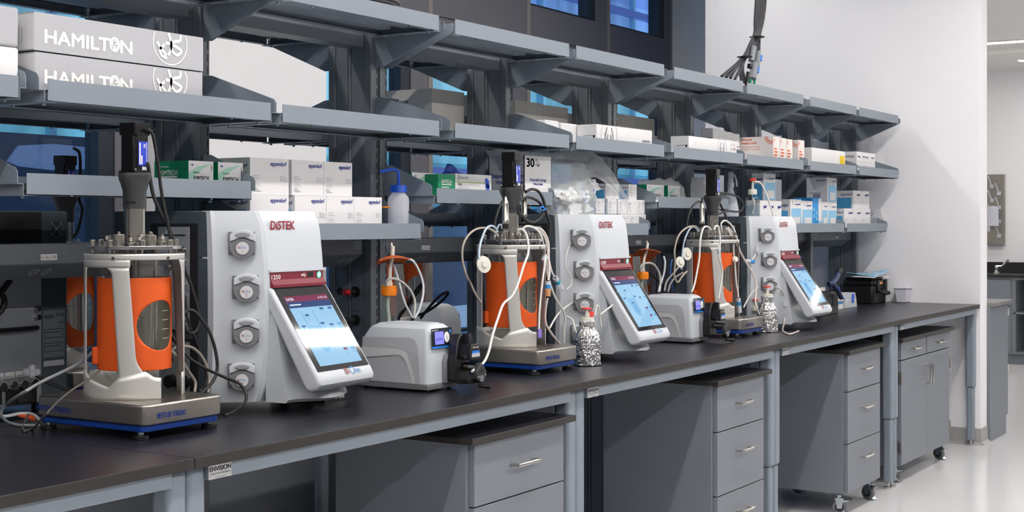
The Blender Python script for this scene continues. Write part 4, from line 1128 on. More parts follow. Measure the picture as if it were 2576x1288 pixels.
# ------------------------------------------------------------------ peristaltic bench pumps
def pump(label, head=True):
    """local: origin at the near left bottom corner; long side along +y"""
    t = thing('peristaltic_pump', label, 'pump', (0, 0, 0))
    b = MB(); D = .285; W = .165
    b.prism([(0, 0), (W, 0), (W, D), (0, D)], 'z', .006, .024, MGREY)
    b.build('base', t, bevel=.003, local=True)
    # tapering white housing
    s = MB(); secs = [(0, .0, .0, W, D), (.10, .004, .003, W-.002, D-.004), (.165, .012, .006, W-.008, D-.012), (.196, .022, .016, W-.016, D-.030), (.210, .040, .028, W-.030, D-.05)]
    vs = []; fs = []
    def rr(x0, y0, x1, y1, r, z):
        o = []
        for cx, cy, a0 in ((x1-r, y0+r, -90), (x1-r, y1-r, 0), (x0+r, y1-r, 90), (x0+r, y0+r, 180)):
            for k in range(5): a = R(a0+22.5*k); o.append((cx+r*cos(a), cy+r*sin(a), z))
        return o
    for z, x0, y0, x1, y1 in secs: vs += rr(x0, y0, x1, y1, .018, .024+z*.90)
    n = 20
    for i in range(len(secs)-1):
        for k in range(n): k2 = (k+1) % n; fs.append((i*n+k, i*n+k2, (i+1)*n+k2, (i+1)*n+k))
    fs += [tuple(range(n))[::-1], tuple(range((len(secs)-1)*n, len(secs)*n))]
    s.add(vs, fs, WHITE); s.build('housing', t, bevel=.004, seg=3, local=True, ang=28)
    # printed grey side panel with a lighter arch
    p = MB(); X0 = -.0012
    def side(pts, m, off):
        # follow the slight inward lean of the side
        def xx(z): return -off + (0 if z < .11 else (z-.11)*.10) 
        vv = [(xx(z), y, z) for y, z in pts]; p.quad(vv, m)
    arch = [(D-.014, .026)] + [(D-.018, .168)] + [(.075, .172), (.058, .166), (.046, .150), (.040, .120), (.030, .026)]
    side(arch, LGREY, .0008)
    side([(D-.015, .100), (D-.016, .135), (.115, .134), (.085, .125), (.070, .100), (.058, .060), (.050, .026), (.064, .026), (.072, .055), (.084, .090), (.100, .110), (.12, .116)][:12], LGREY2, .0013)
    p.build('side_panel', t, local=True, smooth=False)
    tp = MB(); tp.prism([(.045, .06), (.060, .035), (W-.05, .035), (W-.035, .06), (W-.035, D-.08), (.045, D-.08)], 'z', .210, .2165, WHITE)
    tp.build('top_cap', t, bevel=.003, local=True)
    # control panel
    def fy(z): return .003+(0 if z < .12 else (z-.12)*.08)
    o = V(0, .0015, .150); up = V(0, .08, 1).normalized()
    c = MB(); c.rect(o, FX, up, .018, .135, -.012, .052, PBLK, .0035); c.rect(o, FX, up, .018, .135, -.012, -.006, BLUEV, .0042)
    c.text('MasterFlex L/S', o, FX, up, .022, .044, .0062, INKW, True, 'l', wide=.034, off=.0045)
    c.rect(o, FX, up, .036, .086, .0, .041, LCD, .0045); c.text('0000.0', o, FX, up, .061, .012, .013, LCDT, False, 'c', wide=.036, off=.005)
    c.ring(o, FX, up, .103, .021, .0042, .015, INKW, .0045, sy=1.15); c.disc(o, FX, up, .103, .021, .003, INKW, .0045)
    c.disc(o, FX, up, .124, .039, .005, BLUEV, .0045); c.disc(o, FX, up, .125, .008, .005, INKW, .0045)
    c.build('control_panel', t, local=True, smooth=False)
    # pump head
    g = MB(); hx0, hx1 = .085, .165; f = -.012
    g.prism([(.078, .022), (.170, .022), (.170, .085), (.158, .115), (.09, .115), (.078, .09)], 'y', -.012, .004, MGREY)
    g.prism([(.090, .030), (.170, .030), (.170, .088), (.158, .160), (.146, .180), (.118, .180), (.104, .160), (.090, .09)], 'y', -.045, -.010, BLACK)
    hd = g.build('pump_head', t, bevel=.004, local=True)
    g = MB(); g.prism([(.108, .100), (.172, .100), (.168, .130), (.158, .150), (.122, .150), (.114, .135)], 'y', -.088, -.044, BLACK)
    g.prism([(.128, .135), (.150, .135), (.146, .182), (.132, .182)], 'y', -.070, -.040, BLACK)
    g.rect((0, -.088, 0), FX, FZ, .120, .162, .120, .128, BLUEV, .001); g.rect((0, -.088, 0), FX, FZ, .118, .165, .108, .120, LGREY, .001)
    g.text('EASY-LOAD II', (0, -.088, 0), FX, FZ, .141, .137, .007, INKW, True, 'c', wide=.034, off=.0012)
    g.build('load_bracket', hd, bevel=.003, local=True)
    MB().cyl((.14, -.050, .075), (.14, -.095, .075), .014, STEELV, 20).build('roller', hd, local=True)
    MB().cyl((.105, -.055, .112), (.085, -.085, .112), .006, BLACK).build('bracket_pin', hd, local=True)
    g = MB(); g.prism([(.112, .040), (.140, .022), (.168, .040), (.172, .060), (.142, .092), (.112, .064)], 'y', -.112, -.095, CHAR)
    o = (0, -.112, 0)
    for x, z in ((.122, .046), (.160, .050)): g.disc(o, FX, FZ, x, z, .0038, CHROME, .001)
    g.disc(o, FX, FZ, .142, .066, .0065, INKK, .001)
    for k in range(4): g.rect(o, FX, FZ, .130, .154 - .003*(k % 2), .031+.005*k, .0335+.005*k, INKL, .001)
    g.build('front_plate', hd, bevel=.003, local=True)
    g = MB(); g.prism([(.090, .024), (.165, .024), (.165, .036), (.090, .040)], 'y', -.095, -.040, BLACK); g.build('head_foot', hd, bevel=.002, local=True)
    MB().cyl((.146, -.095, .014), (.158, -.128, .012), .0065, BLACK).cyl((.156, -.122, .0125), (.160, -.134, .012), .0085, BLACK).build('lever_knob', hd, bevel=.001, local=True)
    for x, y in ((.02, .02), (W-.02, .02), (.02, D-.02), (W-.02, D-.02)): MB().cyl((x, y, 0), (x, y, .007), .008, BLACKM, 14).build('foot', t, local=True)
    return t
p1 = pump('white bench pump with a black roller head in front of the capped flask')
p1.location = (3.70, .268, .9145); p1.rotation_euler = (0, 0, 0)
p2 = dup(p1, (5.83, .325, .9145), 0, 'white bench pump with a black roller head in front of the third reactor')
p3 = dup(p1, (5.159+.165, 1.22+.285, .8805), pi, 'white bench pump on the rear bench, behind the looped black cable')
for k in (p1, p2): k['group'] = 'bench pumps with roller heads'

# ------------------------------------------------------------------ cartons and packs
def carton(name, label, x0, x1, y0, y1, z0, z1, m=CARD, cat='box', group=None, lid=True, bev=.0015):
    t = MB(); t.box((x0, y0, z0), (x1, y1, z1), m)
    t.xs = (x0, x1, y0, y1, z0, z1)
    def fin(parts=()):
        o = t.build(name, origin=((x0+x1)/2, (y0+y1)/2, z0), bevel=bev)
        return tag(o, label, cat, group)
    return t, fin
def lines(b, o, xd, yd, x, y, ws, dy, h, m): 
    for i, w in enumerate(ws): b.rect(o, xd, yd, x, x+w, y-dy*i, y-dy*i+h, m, .001)
def epp(label, x0, x1, y0, y1, z0, z1, kind='pip', side=True, group='small white pipette boxes', g=CARD):
    b, fin = carton('pipette_box', label, x0, x1, y0, y1, z0, z1, g, 'box', group)
    w, h = x1-x0, z1-z0; o = (x0, y0, z0); d = y1-y0; os_ = (x0, y1, z0)
    if kind == 'big':
        b.text('eppendorf', o, FX, FZ, w*.94, h*.80, h*.17, INKB, True, 'r', wide=w*.42)
        b.text('Eppendorf', o, FX, FZ, w*.07, h*.50, h*.055, INKG, False); b.text('Research plus', o, FX, FZ, w*.07, h*.435, h*.055, INKG, False)
        b.text('0.5 - 10 \u00b5L', o, FX, FZ, w*.07, h*.36, h*.05, INKL); b.text('medium grey', o, FX, FZ, w*.07, h*.30, h*.05, INKG); b.text('multi channel', o, FX, FZ, w*.07, h*.24, h*.05, INKG)
        lines(b, o, FX, FZ, w*.07, h*.17, (w*.1, w*.14, w*.2), h*.04, h*.014, INKG)
        for k in range(4):
            b.rect(o, FX, FZ, w*.78, w*.82, h*(.50-.04*k), h*(.525-.04*k), INKL, .001); b.rect(o, FX, FZ, w*.84, w*(.97 if k % 2 else .92), h*(.505-.04*k), h*(.518-.04*k), INKL, .001)
    elif kind == 'pip':
        lines(b, o, FX, FZ, w*.14, h*.80, (w*.2, w*.34, w*.14, w*.22), h*.12, h*.035, INKG); lines(b, o, FX, FZ, w*.14, h*.30, (w*.18, w*.28, w*.3), h*.07, h*.02, INKL)
        lines(b, o, FX, FZ, w*.66, h*.84, (w*.18, w*.22, w*.15), h*.08, h*.025, INKL)
    elif kind == 'logo':
        b.text('eppendorf', o, FX, FZ, w*.92, h*.72, h*.19, INKB, True, 'r', wide=w*.45)
        lines(b, o, FX, FZ, w*.12, h*.45, (w*.12, w*.16, w*.1), h*.09, h*.03, INKL)
    elif kind == 'tall':
        b.text('eppendorf', o, FX, FZ, w*.93, h*.80, h*.10, INKB, True, 'r', wide=w*.45)
        b.rect(o, FX, FZ, w*.1, w*.97, h*.02, h*.68, PALEB, .0008); b.rect(o, FX, FZ, w*.28, w*.88, h*.08, h*.38, CARD, .0012)
        lines(b, o, FX, FZ, w*.34, h*.32, (w*.36, w*.2, w*.4), h*.06, h*.02, INKG)
        b.stroke(o, FX, FZ, [(w*.18, h*.98), (w*.24, h*.83), (w*.42, h*.83), (w*.48, h*.98)], w*.03, INKL, .001, 2)
    if side:
        b.text('eppendorf', os_, SX, FZ, d*.93, h*.74, h*.15, INKB, True, 'r', wide=min(.075, d*.7))
        b.rect(os_, SX, FZ, d*.05, d*.90, h*.02, h*.60, SKYB, .0008)
    fin()
SB, SA, S2 = 1.430, 1.5575, 1.7915
E5 = [3.3, 3.481, 3.496, 3.657, 3.807, 3.505, 3.664, 3.812, 3.967, 3.295, 3.475]
epp('large white pipette box, upper row left, in front of the first tower top', E5[0], E5[1], .66, .80, 1.545, 1.660, 'big')
epp('large white pipette box, middle of the upper row', E5[2], E5[3]-.001, .66, .80, 1.5462, 1.660, 'big')
epp('large white pipette box, right end of the upper row', E5[3]+.001, E5[4], .66, .80, 1.5462, 1.660, 'big', False)
epp('large white pipette box, lower row left, mostly hidden by the first tower', E5[9], E5[10], .655, .80, SB, 1.5445, 'big')
epp('large white pipette box, second from left in the lower row', E5[5], E5[6]-.001, .655, .80, SB, 1.5455, 'big')
epp('large white pipette box, third from left in the lower row', E5[6]+.001, E5[7]-.001, .655, .80, SB, 1.5455, 'big', False)
epp('large white pipette box at the right end of the lower row, by the wash bottle', E5[7]+.001, E5[8], .655, .80, SB, 1.5455, 'big', False)
K4 = [5.638, 5.701, 5.766, 5.863, 5.943, 5.654, 5.742, 5.756, 5.843, 5.847, 5.943, 6.027, 5.871, 5.955, 6.04]
q = 'small white pipette box, '
epp(q+'top row left, under the edge of the cap bag', K4[0], K4[1]-.001, .66, .74, 1.566, 1.634, 'pip'); epp(q+'second of the top row beside the cap bag', K4[1]+.001, K4[2], .66, .74, 1.566, 1.634, 'pip', False)
epp(q+'right end of the top row left of the green box', K4[3], K4[4], .66, .76, 1.566, 1.636, 'pip')
epp(q+'left end of the middle row beside the cap bag', K4[5]-.11, K4[5]-.028, .66, .76, 1.498, 1.5655, 'pip')
epp(q+'second of the middle row with a blue side', K4[5], K4[6], .66, .76, 1.498, 1.5655, 'pip'); epp(q+'third of the middle row', K4[7], K4[8], .66, .76, 1.498, 1.5655, 'pip', False)
epp(q+'fourth of the middle row', K4[9]+.001, K4[10]-.001, .66, .76, 1.498, 1.5655, 'pip', False); epp(q+'right end of the middle row', K4[10]+.001, K4[11], .66, .76, 1.498, 1.5655, 'pip', False)
epp(q+'left one showing above the shelf lip', K4[12]-.09, K4[12]-.001, .66, .76, SB, 1.4975, 'pip', False)
epp(q+'middle one resting on the shelf by the lip end', K4[12]+.001, K4[13]-.001, .66, .76, SB, 1.4975, 'pip', False); epp(q+'right end of the bottom row', K4[13]+.001, K4[14], .66, .76, SB, 1.4975, 'pip', False)
E7 = {'E1': [7.933, 8.116], 'E2': [8.119, 8.306], 'teal': [8.309, 8.472], 't3': [8.476, 8.576], 't4': [8.58, 8.753], 'big': [8.574, 8.753], 'tall': [7.53, 7.712], 'sm': [7.465, 7.572, 7.675, 7.793], 'b8': [9.074, 9.235, 9.411], 'b9': [8.898, 9.082, 9.242, 9.436]}
g = 'blue and white pipette tip boxes'
epp('tall blue fronted box, leftmost behind the third tower corner', *E7['E1'], .66, .80, SB, 1.597, 'tall', group=g); epp('tall blue fronted box, second from left', *E7['E2'], .66, .80, SB, 1.591, 'tall', False, g)
b, fin = carton('cyan_box', 'bright cyan box with pale dots between the blue fronted boxes', *E7['teal'], .66, .78, SB, 1.612, CYANB, 'box')
w = E7['teal'][1]-E7['teal'][0]; o = (E7['teal'][0], .66, SB)
b.rect(o, FX, FZ, w*.62, w*.97, .04, .178, CARD, .001); b.rect(o, FX, FZ, w*.62, w*.97, .0, .04, PALEB, .001)
for i, (cx, cz) in enumerate(((.15, .11), (.4, .09), (.15, .07), (.42, .055))): b.disc(o, FX, FZ, w*cx, cz, .013, PALEB, .0012)
fin()
epp('narrow blue fronted box right of the cyan box', *E7['t3'], .66, .78, SB, 1.589, 'tall', False, g); epp('blue fronted box under the big grey sided box', *E7['t4'], .66, .79, SB, 1.587, 'tall', False, g)
b, fin = carton('tip_carton', 'big tall tip carton with a grey side, on top of the blue fronted boxes', E7['big'][0], E7['big'][1], .66, .795, 1.5885, 1.742, CARD, 'box', g)
w = E7['big'][1]-E7['big'][0]; o = (E7['big'][0], .66, 1.5885); h = .153; os_ = (E7['big'][0], .795, 1.5885)
b.rect(o, FX, FZ, w*.1, w*.95, .004, h*.70, PALEB, .0008); b.rect(o, FX, FZ, w*.28, w*.8, h*.08, h*.40, CARD, .0012); b.text('eppendorf', o, FX, FZ, w*.93, h*.84, .014, INKB, True, 'r', wide=w*.4)
b.text('eppendorf', os_, SX, FZ, .125, h*.86, .017, INKD, True, 'r', wide=.062); lines(b, os_, SX, FZ, .02, h*.36, (.075,), .01, .003, INKD)
for k in range(2): b.rect(os_, SX, FZ, .042, .09, h*(.27-.08*k), h*(.31-.08*k), INKD, .001)
fin()
for k in range(3): epp('small white boxed tips with blue marks, %s behind the bottle on the third tower' % ['left one', 'middle one', 'right one'][k], E7['sm'][k]+.0005, E7['sm'][k+1]-.0005, .66, .74, 1.4305, 1.5845, 'logo', False, g)
epp('tall blue fronted box standing on small boxes behind the capped bottle', *E7['tall'], .665, .735, 1.585, 1.737, 'tall', True, g)
g = 'white pipette boxes near the end wall'
epp('white box with blue side, upper pair left, near the end wall', E7['b8'][0], E7['b8'][1]-.001, .66, .775, 1.552, 1.671, 'logo', True, g); epp('white box, upper pair right, near the end wall', E7['b8'][1]+.001, E7['b8'][2], .66, .775, 1.552, 1.671, 'logo', False, g)
for k in range(3): epp('white box near the end wall, bottom row %s' % ['left, with a blue side', 'middle', 'right'][k], E7['b9'][k]+.001, E7['b9'][k+1]-.001, .66, .775, SB, 1.5515, 'logo', k == 0, g)
# tissue boxes
def kim(label, x0, x1, y0, y1, z0, z1):
    b, fin = carton('tissue_box', label, x0, x1, y0, y1, z0, z1, TEALG, 'tissue box', 'green and white tissue boxes')
    w, h, d = x1-x0, z1-z0, y1-y0; o = (x0, y0, z0); os_ = (x0, y1, z0)
    b.rect(o, FX, FZ, 0, w, 0, h, CARD, .0005)
    b.quad([(x0+w*a, y0-.0009, z0+h*c) for a, c in ((0, .12), (0, .55), (.35, .80), (.95, .93), (.55, .72), (.22, .45))], MINT)
    b.quad([(x0+w*a, y0-.0009, z0+h*c) for a, c in ((.80, .0), (1, .0), (1, .14), (.80, .12))], TEALG)
    b.text('KIMTECH', o, FX, FZ, w*.20, h*.30, h*.23, INKK, True, 'l', wide=w*.60, off=.0014); b.text('Kimwipes', o, FX, FZ, w*.20, h*.56, h*.10, INKK, False, 'l', wide=w*.25, off=.0014)
    b.rect(o, FX, FZ, w*.20, w*.80, h*.17, h*.25, INKK, .0014); b.rect(o, FX, FZ, w*.55, w*.77, h*.185, h*.235, CARD, .0018)
    b.text('Delicate Task Wipers', o, FX, FZ, w*.20, h*.08, h*.07, INKG, off=.0014, wide=w*.3)
    b.text('1', o, FX, FZ, w*.92, h*.66, h*.28, INKK, False, off=.0014); b.disc(o, FX, FZ, w*.14, h*.85, h*.06, INKB, .0014, sy=.5)
    b.text('KIMTECH', os_, SX, FZ, d*.18, h*.50, h*.24, INKW, True, 'l', wide=d*.50); b.text('Kimwipes', os_, SX, FZ, d*.18, h*.77, h*.11, INKW, False)
    b.rect(os_, SX, FZ, d*.18, d*.68, h*.40, h*.46, INKW, .001)
    for k, s_ in enumerate(('Delicate Task Wipers', 'Essuie-tout pour taches delicates', 'Panos para tareas delicadas')): b.text(s_, os_, SX, FZ, d*.18, h*(.30-.10*k), h*.08, INKW, False)
    fin()
k = [3.036, 3.139, 3.159, 3.267]
kim('green and white tissue box with its green side in view, behind the first motor', k[0], k[1], .66, .80, SA, 1.640)
kim('green and white tissue box, right one of the pair above the first tower', k[2], k[3], .66, .79, SA, 1.640)
k = [4.207, 4.373]
kim('green and white tissue box half hidden by the shelf bracket, left of the glove box', k[0], k[1], .70, .80, SA, 1.642)
k = [6.047, 6.234, 6.278, 6.413]
kim('green and white tissue box left of the third motor, larger face', k[0], k[1], .66, .76, SA, 1.640)
kim('green and white tissue box nearest the third motor', k[2], k[3], .66, .76, SA, 1.640)
k = [4.289, 4.401, 4.652]
b, fin = carton('tissue_pack', 'small green Kimtech pack lying left of the glove box', k[0], k[1], .64, .71, SA, 1.637, TEALG, 'tissue box')
b.text('KIMTECH', (k[0], .64, SA), FX, FZ, .022, .046, .020, INKW, True, 'l', wide=.066); b.rect((k[0], .64, SA), FX, FZ, .022, .088, .040, .043, INKW, .001)
lines(b, (k[0], .64, SA), FX, FZ, .022, .030, (.05, .06, .045), .008, .003, INKW); fin()
b, fin = carton('glove_box', 'white glove box with a blue glove picture, in front of the syringe carton', k[1]+.002, k[2], .64, .76, SA, 1.642, CARD, 'glove box')
o = (k[1]+.002, .64, SA)
b.text('HALYARD', o, FX, FZ, .032, .066, .013, INKG, True); b.ring(o, FX, FZ, .022, .070, .004, .007, INKG, .001, sy=1.3)
b.text('PURE', o, FX, FZ, .016, .040, .013, INKK, True); b.text('ZERO ULTRA VIOLET', o, FX, FZ, .052, .040, .012, INKL, False); b.text('NITRILE EXAM GLOVES', o, FX, FZ, .016, .030, .007, INKG)
b.rect(o, FX, FZ, 0, .20, .052, .0545, mat('lime_print', '#9bc53d', .5), .001); b.rect(o, FX, FZ, 0, .248, .022, .025, INKSC, .001)
for i, (x, z) in enumerate(((.205, .070), (.212, .074), (.219, .070), (.226, .066))): b.stroke(o, FX, FZ, [(x+.006, .035), (x, z)], .006, BLUEC, .0012, 1)
b.disc(o, FX, FZ, .222, .038, .014, BLUEC, .0012); lines(b, o, FX, FZ, .016, .014, (.11, .09), .006, .002, INKL); fin()
gv = MB(); rn = random.Random(5)
gv.grid(lambda u, v: (k[1]+.05+.09*u+.01*sin(9*v), .70+.05*v, 1.643+.028*sin(pi*u)*sin(pi*v)*(1+.5*sin(13*u+5*v))), 16, 10, mat('nitrile_glove', '#2346a8', .5))
tag(gv.build('nitrile_glove', origin=(k[1]+.1, .72, 1.643), solid=.002), 'blue glove crumpled on top of the glove box', 'glove')
# syringe carton
k = [4.883, 5.099]
b = MB(); b.box((k[0], .63, SA), (k[0]+.003, .80, 1.731), CARD_SHADE).box((k[0], .63, SA), (k[1], .633, 1.731), CARD).box((k[1]-.003, .63, SA), (k[1], .80, 1.725), CARD).box((k[0], .797, SA), (k[1], .80, 1.731), CARD_SHADE).box((k[0], .63, SA), (k[1], .80, SA+.003), CARD_SHADE)  # left side takes the greyer card, its shade painted in
b.quad([(k[0], .63, 1.731), (k[0], .80, 1.731), (k[0]-.03, .80, 1.752), (k[0]-.03, .65, 1.752)], CARD_SHADE); b.quad([(k[0], .633, 1.732), (k[1], .633, 1.732), (k[1]-.02, .70, 1.708), (k[0]+.01, .70, 1.745)], KRAFT)
o = (k[0], .63, SA); os_ = (k[0], .80, SA)
b.text('30', o, FX, FZ, .018, .128, .048, INKK, True, 'l', wide=.062) if False else b.text('30', o, FX, FZ, .018, .128, .048, INKK, 2.0, 'l', wide=.058); b.text('cc', o, FX, FZ, .085, .152, .020, INKK, True); b.text('ml', o, FX, FZ, .100, .130, .020, INKK, True); b.stroke(o, FX, FZ, [(.082, .134), (.112, .152)], .002, INKK, .001, 1)
b.text('Disposable Syringe', o, FX, FZ, .108, .070, .018, INKB, True, 'c', wide=.13); b.text('Without Needle', o, FX, FZ, .108, .054, .014, INKB, True, 'c', wide=.075)
b.text('30', os_, SX, FZ, .004, .125, .052, INKK, True, 'l', wide=.062) if False else b.text('30', o, FX, FZ, .018, .128, .048, INKK, 2.0, 'l', wide=.058); b.text('cc', os_, SX, FZ, .072, .152, .024, INKK, True); b.text('ml', os_, SX, FZ, .088, .130, .022, INKK, True)
b.text('Disposable Syringe', os_, SX, FZ, .165, .083, .024, INKB, True, 'r', wide=.155); b.text('Without Needle', os_, SX, FZ, .165, .058, .020, INKB, True, 'r', wide=.13); b.text('Non-Toxic', os_, SX, FZ, .165, .012, .014, INKK, False, 'r')
tag(b.build('syringe_carton', origin=((k[0]+k[1])/2, .71, SA)), 'open white carton of 30 cc syringes behind the middle motor', 'carton')
# long Hamilton cartons on the middle shelf
def scriptH(b, o, xd, yd, cx, cy, s, m, wd):
    S = lambda P: [(cx+s*a, cy+s*c) for a, c in P]
    b.stroke(o, xd, yd, S([(-.85, -.35), (-.55, -.55), (-.5, -.8), (-.75, -.9)]), wd*s, m, .0012)
    b.stroke(o, xd, yd, S([(-.80, .05), (-.60, -.25), (-.35, -.15), (-.2, .3), (-.05, .9), (-.2, 1.0), (-.3, .6), (-.1, .1), (-.2, -.5), (-.45, -.75), (-.62, -.5)]), wd*s, m, .0012)
    b.stroke(o, xd, yd, S([(.55, 1.0), (.25, .5), (.05, .0), (.15, -.25), (.5, -.28), (.80, -.1), (.62, .05), (.3, -.12), (.22, -.5), (.5, -.62), (.75, -.5)]), wd*s, m, .0012)
    b.stroke(o, xd, yd, S([(-.3, .35), (.2, .42), (.65, .60)]), wd*s, m, .0012)
h = [2.387, 2.975, 2.338]
HG = mat('grey_printed_card', '#b3b5bb', .45)
for lvl, z0 in ((0, S2-.0045), (1, S2+.0975)):
    z1 = z0+.099-.002*lvl; zt = z1
    lab = ['lower one of the two long grey Hamilton cartons, half behind the shelf lip', 'upper one of the two long grey Hamilton cartons'][lvl]
    dx = .003*lvl
    b, fin = carton('long_carton', lab, h[0]-dx, h[1]+dx, .545, .78, z0+.001, z1, HG, 'carton', 'long grey cartons at upper left', bev=.004)
    w = h[1]-h[0]; o = (h[0], .545, z0)
    b.box((h[0]-dx-.0012, .547, z0+.004), (h[0]-dx, .778, z1-.004), CARD)
    b.text('HAMILT', o, FX, FZ, .030, .022, .049, INKW, 1.9, 'l', wide=.212); b.disc(o, FX, FZ, .260, .042, .0185, INKW, .0009, sy=1.1); b.text('N', o, FX, FZ, .281, .022, .049, INKW, 1.9, 'l', wide=.040)
    scriptH(b, o, FX, FZ, .260, .042, .014, HG, .12)
    # big ring mark, cut by the top edge of the carton
    cx, cz, r = .462, .068, .062
    n = 60; vs = []; fs = []
    for i in range(n+1):
        a = 2*pi*i/n
        for rr_ in (r-.0035, r): vs.append(V(h[0]+cx+rr_*cos(a)*1.06, .545-.0009, min(z1-.003, z0+cz+rr_*sin(a))))
    for i in range(n): fs.append((2*i, 2*i+1, 2*i+3, 2*i+2))
    b.add(vs, fs, INKW)
    for P in ([(-.80, -.02), (-.58, -.30)], [(-.12, .44), (.02, .10), (.06, -.12), (-.04, -.42), (-.14, -.55)], [(.64, .44), (.60, .18), (.30, .10), (.0, .02)], [(.04, -.04), (.10, -.32), (.40, -.50), (.68, -.30), (.38, -.14), (.05, -.05), (-.30, -.02)], [(-.34, -.10), (-.62, -.34), (-.52, -.60), (-.20, -.70)], [(-.60, -.26), (-.24, -.58)]):
        b.stroke(o, FX, FZ, [(cx+r*a, cz+r*c) for a, c in P], .0085, INKW, .0012)
    ol = (h[0]-dx-.0012, .70, z0)
    b.rect(ol, SX, FZ, .04, .12, .012, .085, mat('label_white', '#e9e9ea', .5), .0004)
    for k_ in range(6): b.rect(ol, SX, FZ, .05+.012*k_, .052+.012*k_, .02, .075-.008*(k_ % 3), INKG, .0008)
    fin()
for lvl in (0, 1):
    b, fin = carton('long_carton', ['lower', 'upper'][lvl]+' pale grey carton at the left frame edge, on the nearest middle shelf', 1.62, 2.338, .545, .78, S2+.0995*lvl, S2+.098+.0995*lvl, HG if lvl else CARD, 'carton', 'cartons at the left frame edge', bev=.006)
    fin()
# long white cartons with circle mark
def whitec(label, x0, x1, y0, y1, z1, cx, r, icons=False):
    b, fin = carton('white_carton', label, x0, x1, y0, y1, S2-.004, z1, CARD, 'carton', 'long white cartons on the middle shelves', bev=.003)
    o = (x0, y0, S2); z0 = S2
    vs = []; fs = []; n = 50
    for i in range(n+1):
        a = 2*pi*i/n
        for rr_ in (r-.0022, r): vs.append(V(x0+cx+rr_*cos(a), y0-.0009, min(z1-.002, z0+.045+rr_*sin(a))))
    for i in range(n): fs.append((2*i, 2*i+1, 2*i+3, 2*i+2))
    b.add(vs, fs, INKG)
    for s_ in (-1, 1): b.stroke(o, FX, FZ, [(cx+s_*r*.28, min(.085, .045+r*.5)), (cx+s_*r*.48, .040), (cx+s_*r*.28, .025), (cx+s_*r*.16, .05)], r*.13, INKG, .001)
    w = x1-x0
    if icons:
        for i in range(3):
            for j_ in range(2): b.rect(o, FX, FZ, w-.075+.022*i, w-.064+.022*i, .040+.022*j_, .052+.022*j_, INKR if (i == 2 and j_ == 0) else INKL, .001)
    else: b.rect(o, FX, FZ, w-.10, w-.02, .034, .044, INKG, .001)
    os_ = (x0, y1, S2); d = y1-y0
    lines(b, os_, SX, FZ, d*.30, .040, (d*.5,), .01, .003, INKG); b.rect(os_, SX, FZ, d*.82, d*.92, .032, .044, INKK, .001)
    lines(b, o, FX, FZ, .06, .055, (.035, .025), .008, .002, INKL)
    fin()
c4 = [5.364, 5.9]
whitec('long white carton with a circle mark, in front of two corrugated boxes', c4[0], c4[1], .56, .655, 1.882, .115, .075)
c6 = [6.259, 6.846]
whitec('long white carton with small icons and a circle mark, near the third motor', c6[0], c6[1], .54, .635, 1.878, .40, .055, True)
b, fin = carton('white_carton', 'small white carton left of the corrugated boxes, near the bracket', 5.101, 5.214, .66, .78, 1.797, 1.888, CARD, 'carton', bev=.003); fin()
b, fin = carton('white_carton', 'white carton squeezed beside the shelf bracket, left of the circle mark carton', 5.235, 5.373, .66, .78, S2-.004, 1.884, CARD, 'carton', bev=.003); fin()
# stacked white cartons behind
d6 = [7.002, 7.081, 7.175, 7.271, 7.368]
for k_ in range(4):
    for l_ in range(2):
        zt = 1.965-(.008*k_)
        b, fin = carton('white_packet', 'white packet in the stack behind the long carton, %s column from the left, %s' % (['first', 'second', 'third', 'fourth'][k_], ['lower', 'upper'][l_]), d6[k_]+.001, d6[k_+1]-.001, .74, .81, S2+(.0875*l_), S2+.0865+(.0875*l_) - .005*k_*l_, CARD, 'packet', 'stack of white packets', bev=.004)
        if k_ == 0 and l_: b.rect((d6[0]+.001, .81, S2+.0875), SX, FZ, .012, .06, .03, .038, INKG, .001)
        fin()
# orange printed filter boxes
mk = [7.383, 7.478, 7.485, 7.576, 7.582, 7.677, 7.769, 7.869]
for k_, (lab, dep) in enumerate((('first, with its printed side in view', .20), ('second', .19), ('third', .19), ('fourth, standing apart', .19))):
    x0, x1 = mk[2*k_], mk[2*k_+1]; z1 = [1.934, 1.932, 1.930, 1.934][k_]
    b, fin = carton('filter_box', 'white filter box with orange print, '+lab, x0, x1, .55, .55+dep, S2-.004, z1, mat('warm_white_card', '#e4dfdc', .6), 'box', 'orange printed filter boxes')
    w = x1-x0; hh = z1-S2; o = (x0, .55, S2); os_ = (x0, .55+dep, S2)
    for q_ in range(3): b.rect(o, FX, FZ, w*.12, w*(.55, .72, .6)[q_], hh*(.50-.12*q_), hh*(.56-.12*q_), INKO, .001)
    lines(b, o, FX, FZ, w*.12, hh*.20, (w*.25, w*.2), hh*.08, hh*.02, INKO)
    for q_ in range(10):
        a = R(190+17*q_); b.stroke(o, FX, FZ, [(w*.05+w*.18*cos(a+1.3)*0+.012*cos(a), hh*.97+.012*sin(a)), (w*.05+.026*cos(a), hh*.97+.030*sin(a))], .0022, INKO, .001, 1) if cos(a) > -.1 else None
        a2 = R(180+11*q_); b.stroke(os_, SX, FZ, [(dep-.010+.020*cos(a2), hh*.98+.020*sin(a2)), (dep-.010+.042*cos(a2), hh*.98+.042*sin(a2))], .0028, INKO, .001, 1)
    b.text('MediaKap\u00ae', os_, SX, FZ, .014, hh*.86, .018, INKO, True, 'l', wide=.06); b.text('MediaKap Plus\u00ae', os_, SX, FZ, .014, hh*.72, .018, INKO, True, 'l', wide=.088)
    b.text('0.2\u00b5m Hollow Fiber Media Filters', os_, SX, FZ, .014, hh*.59, .011, INKO, False, 'l', wide=.11); b.text('Sterilizing Grade with Filling Bell', os_, SX, FZ, .014, hh*.50, .010, INKO, False, 'l', wide=.11)
    fin()
e = [8.026, 8.621]
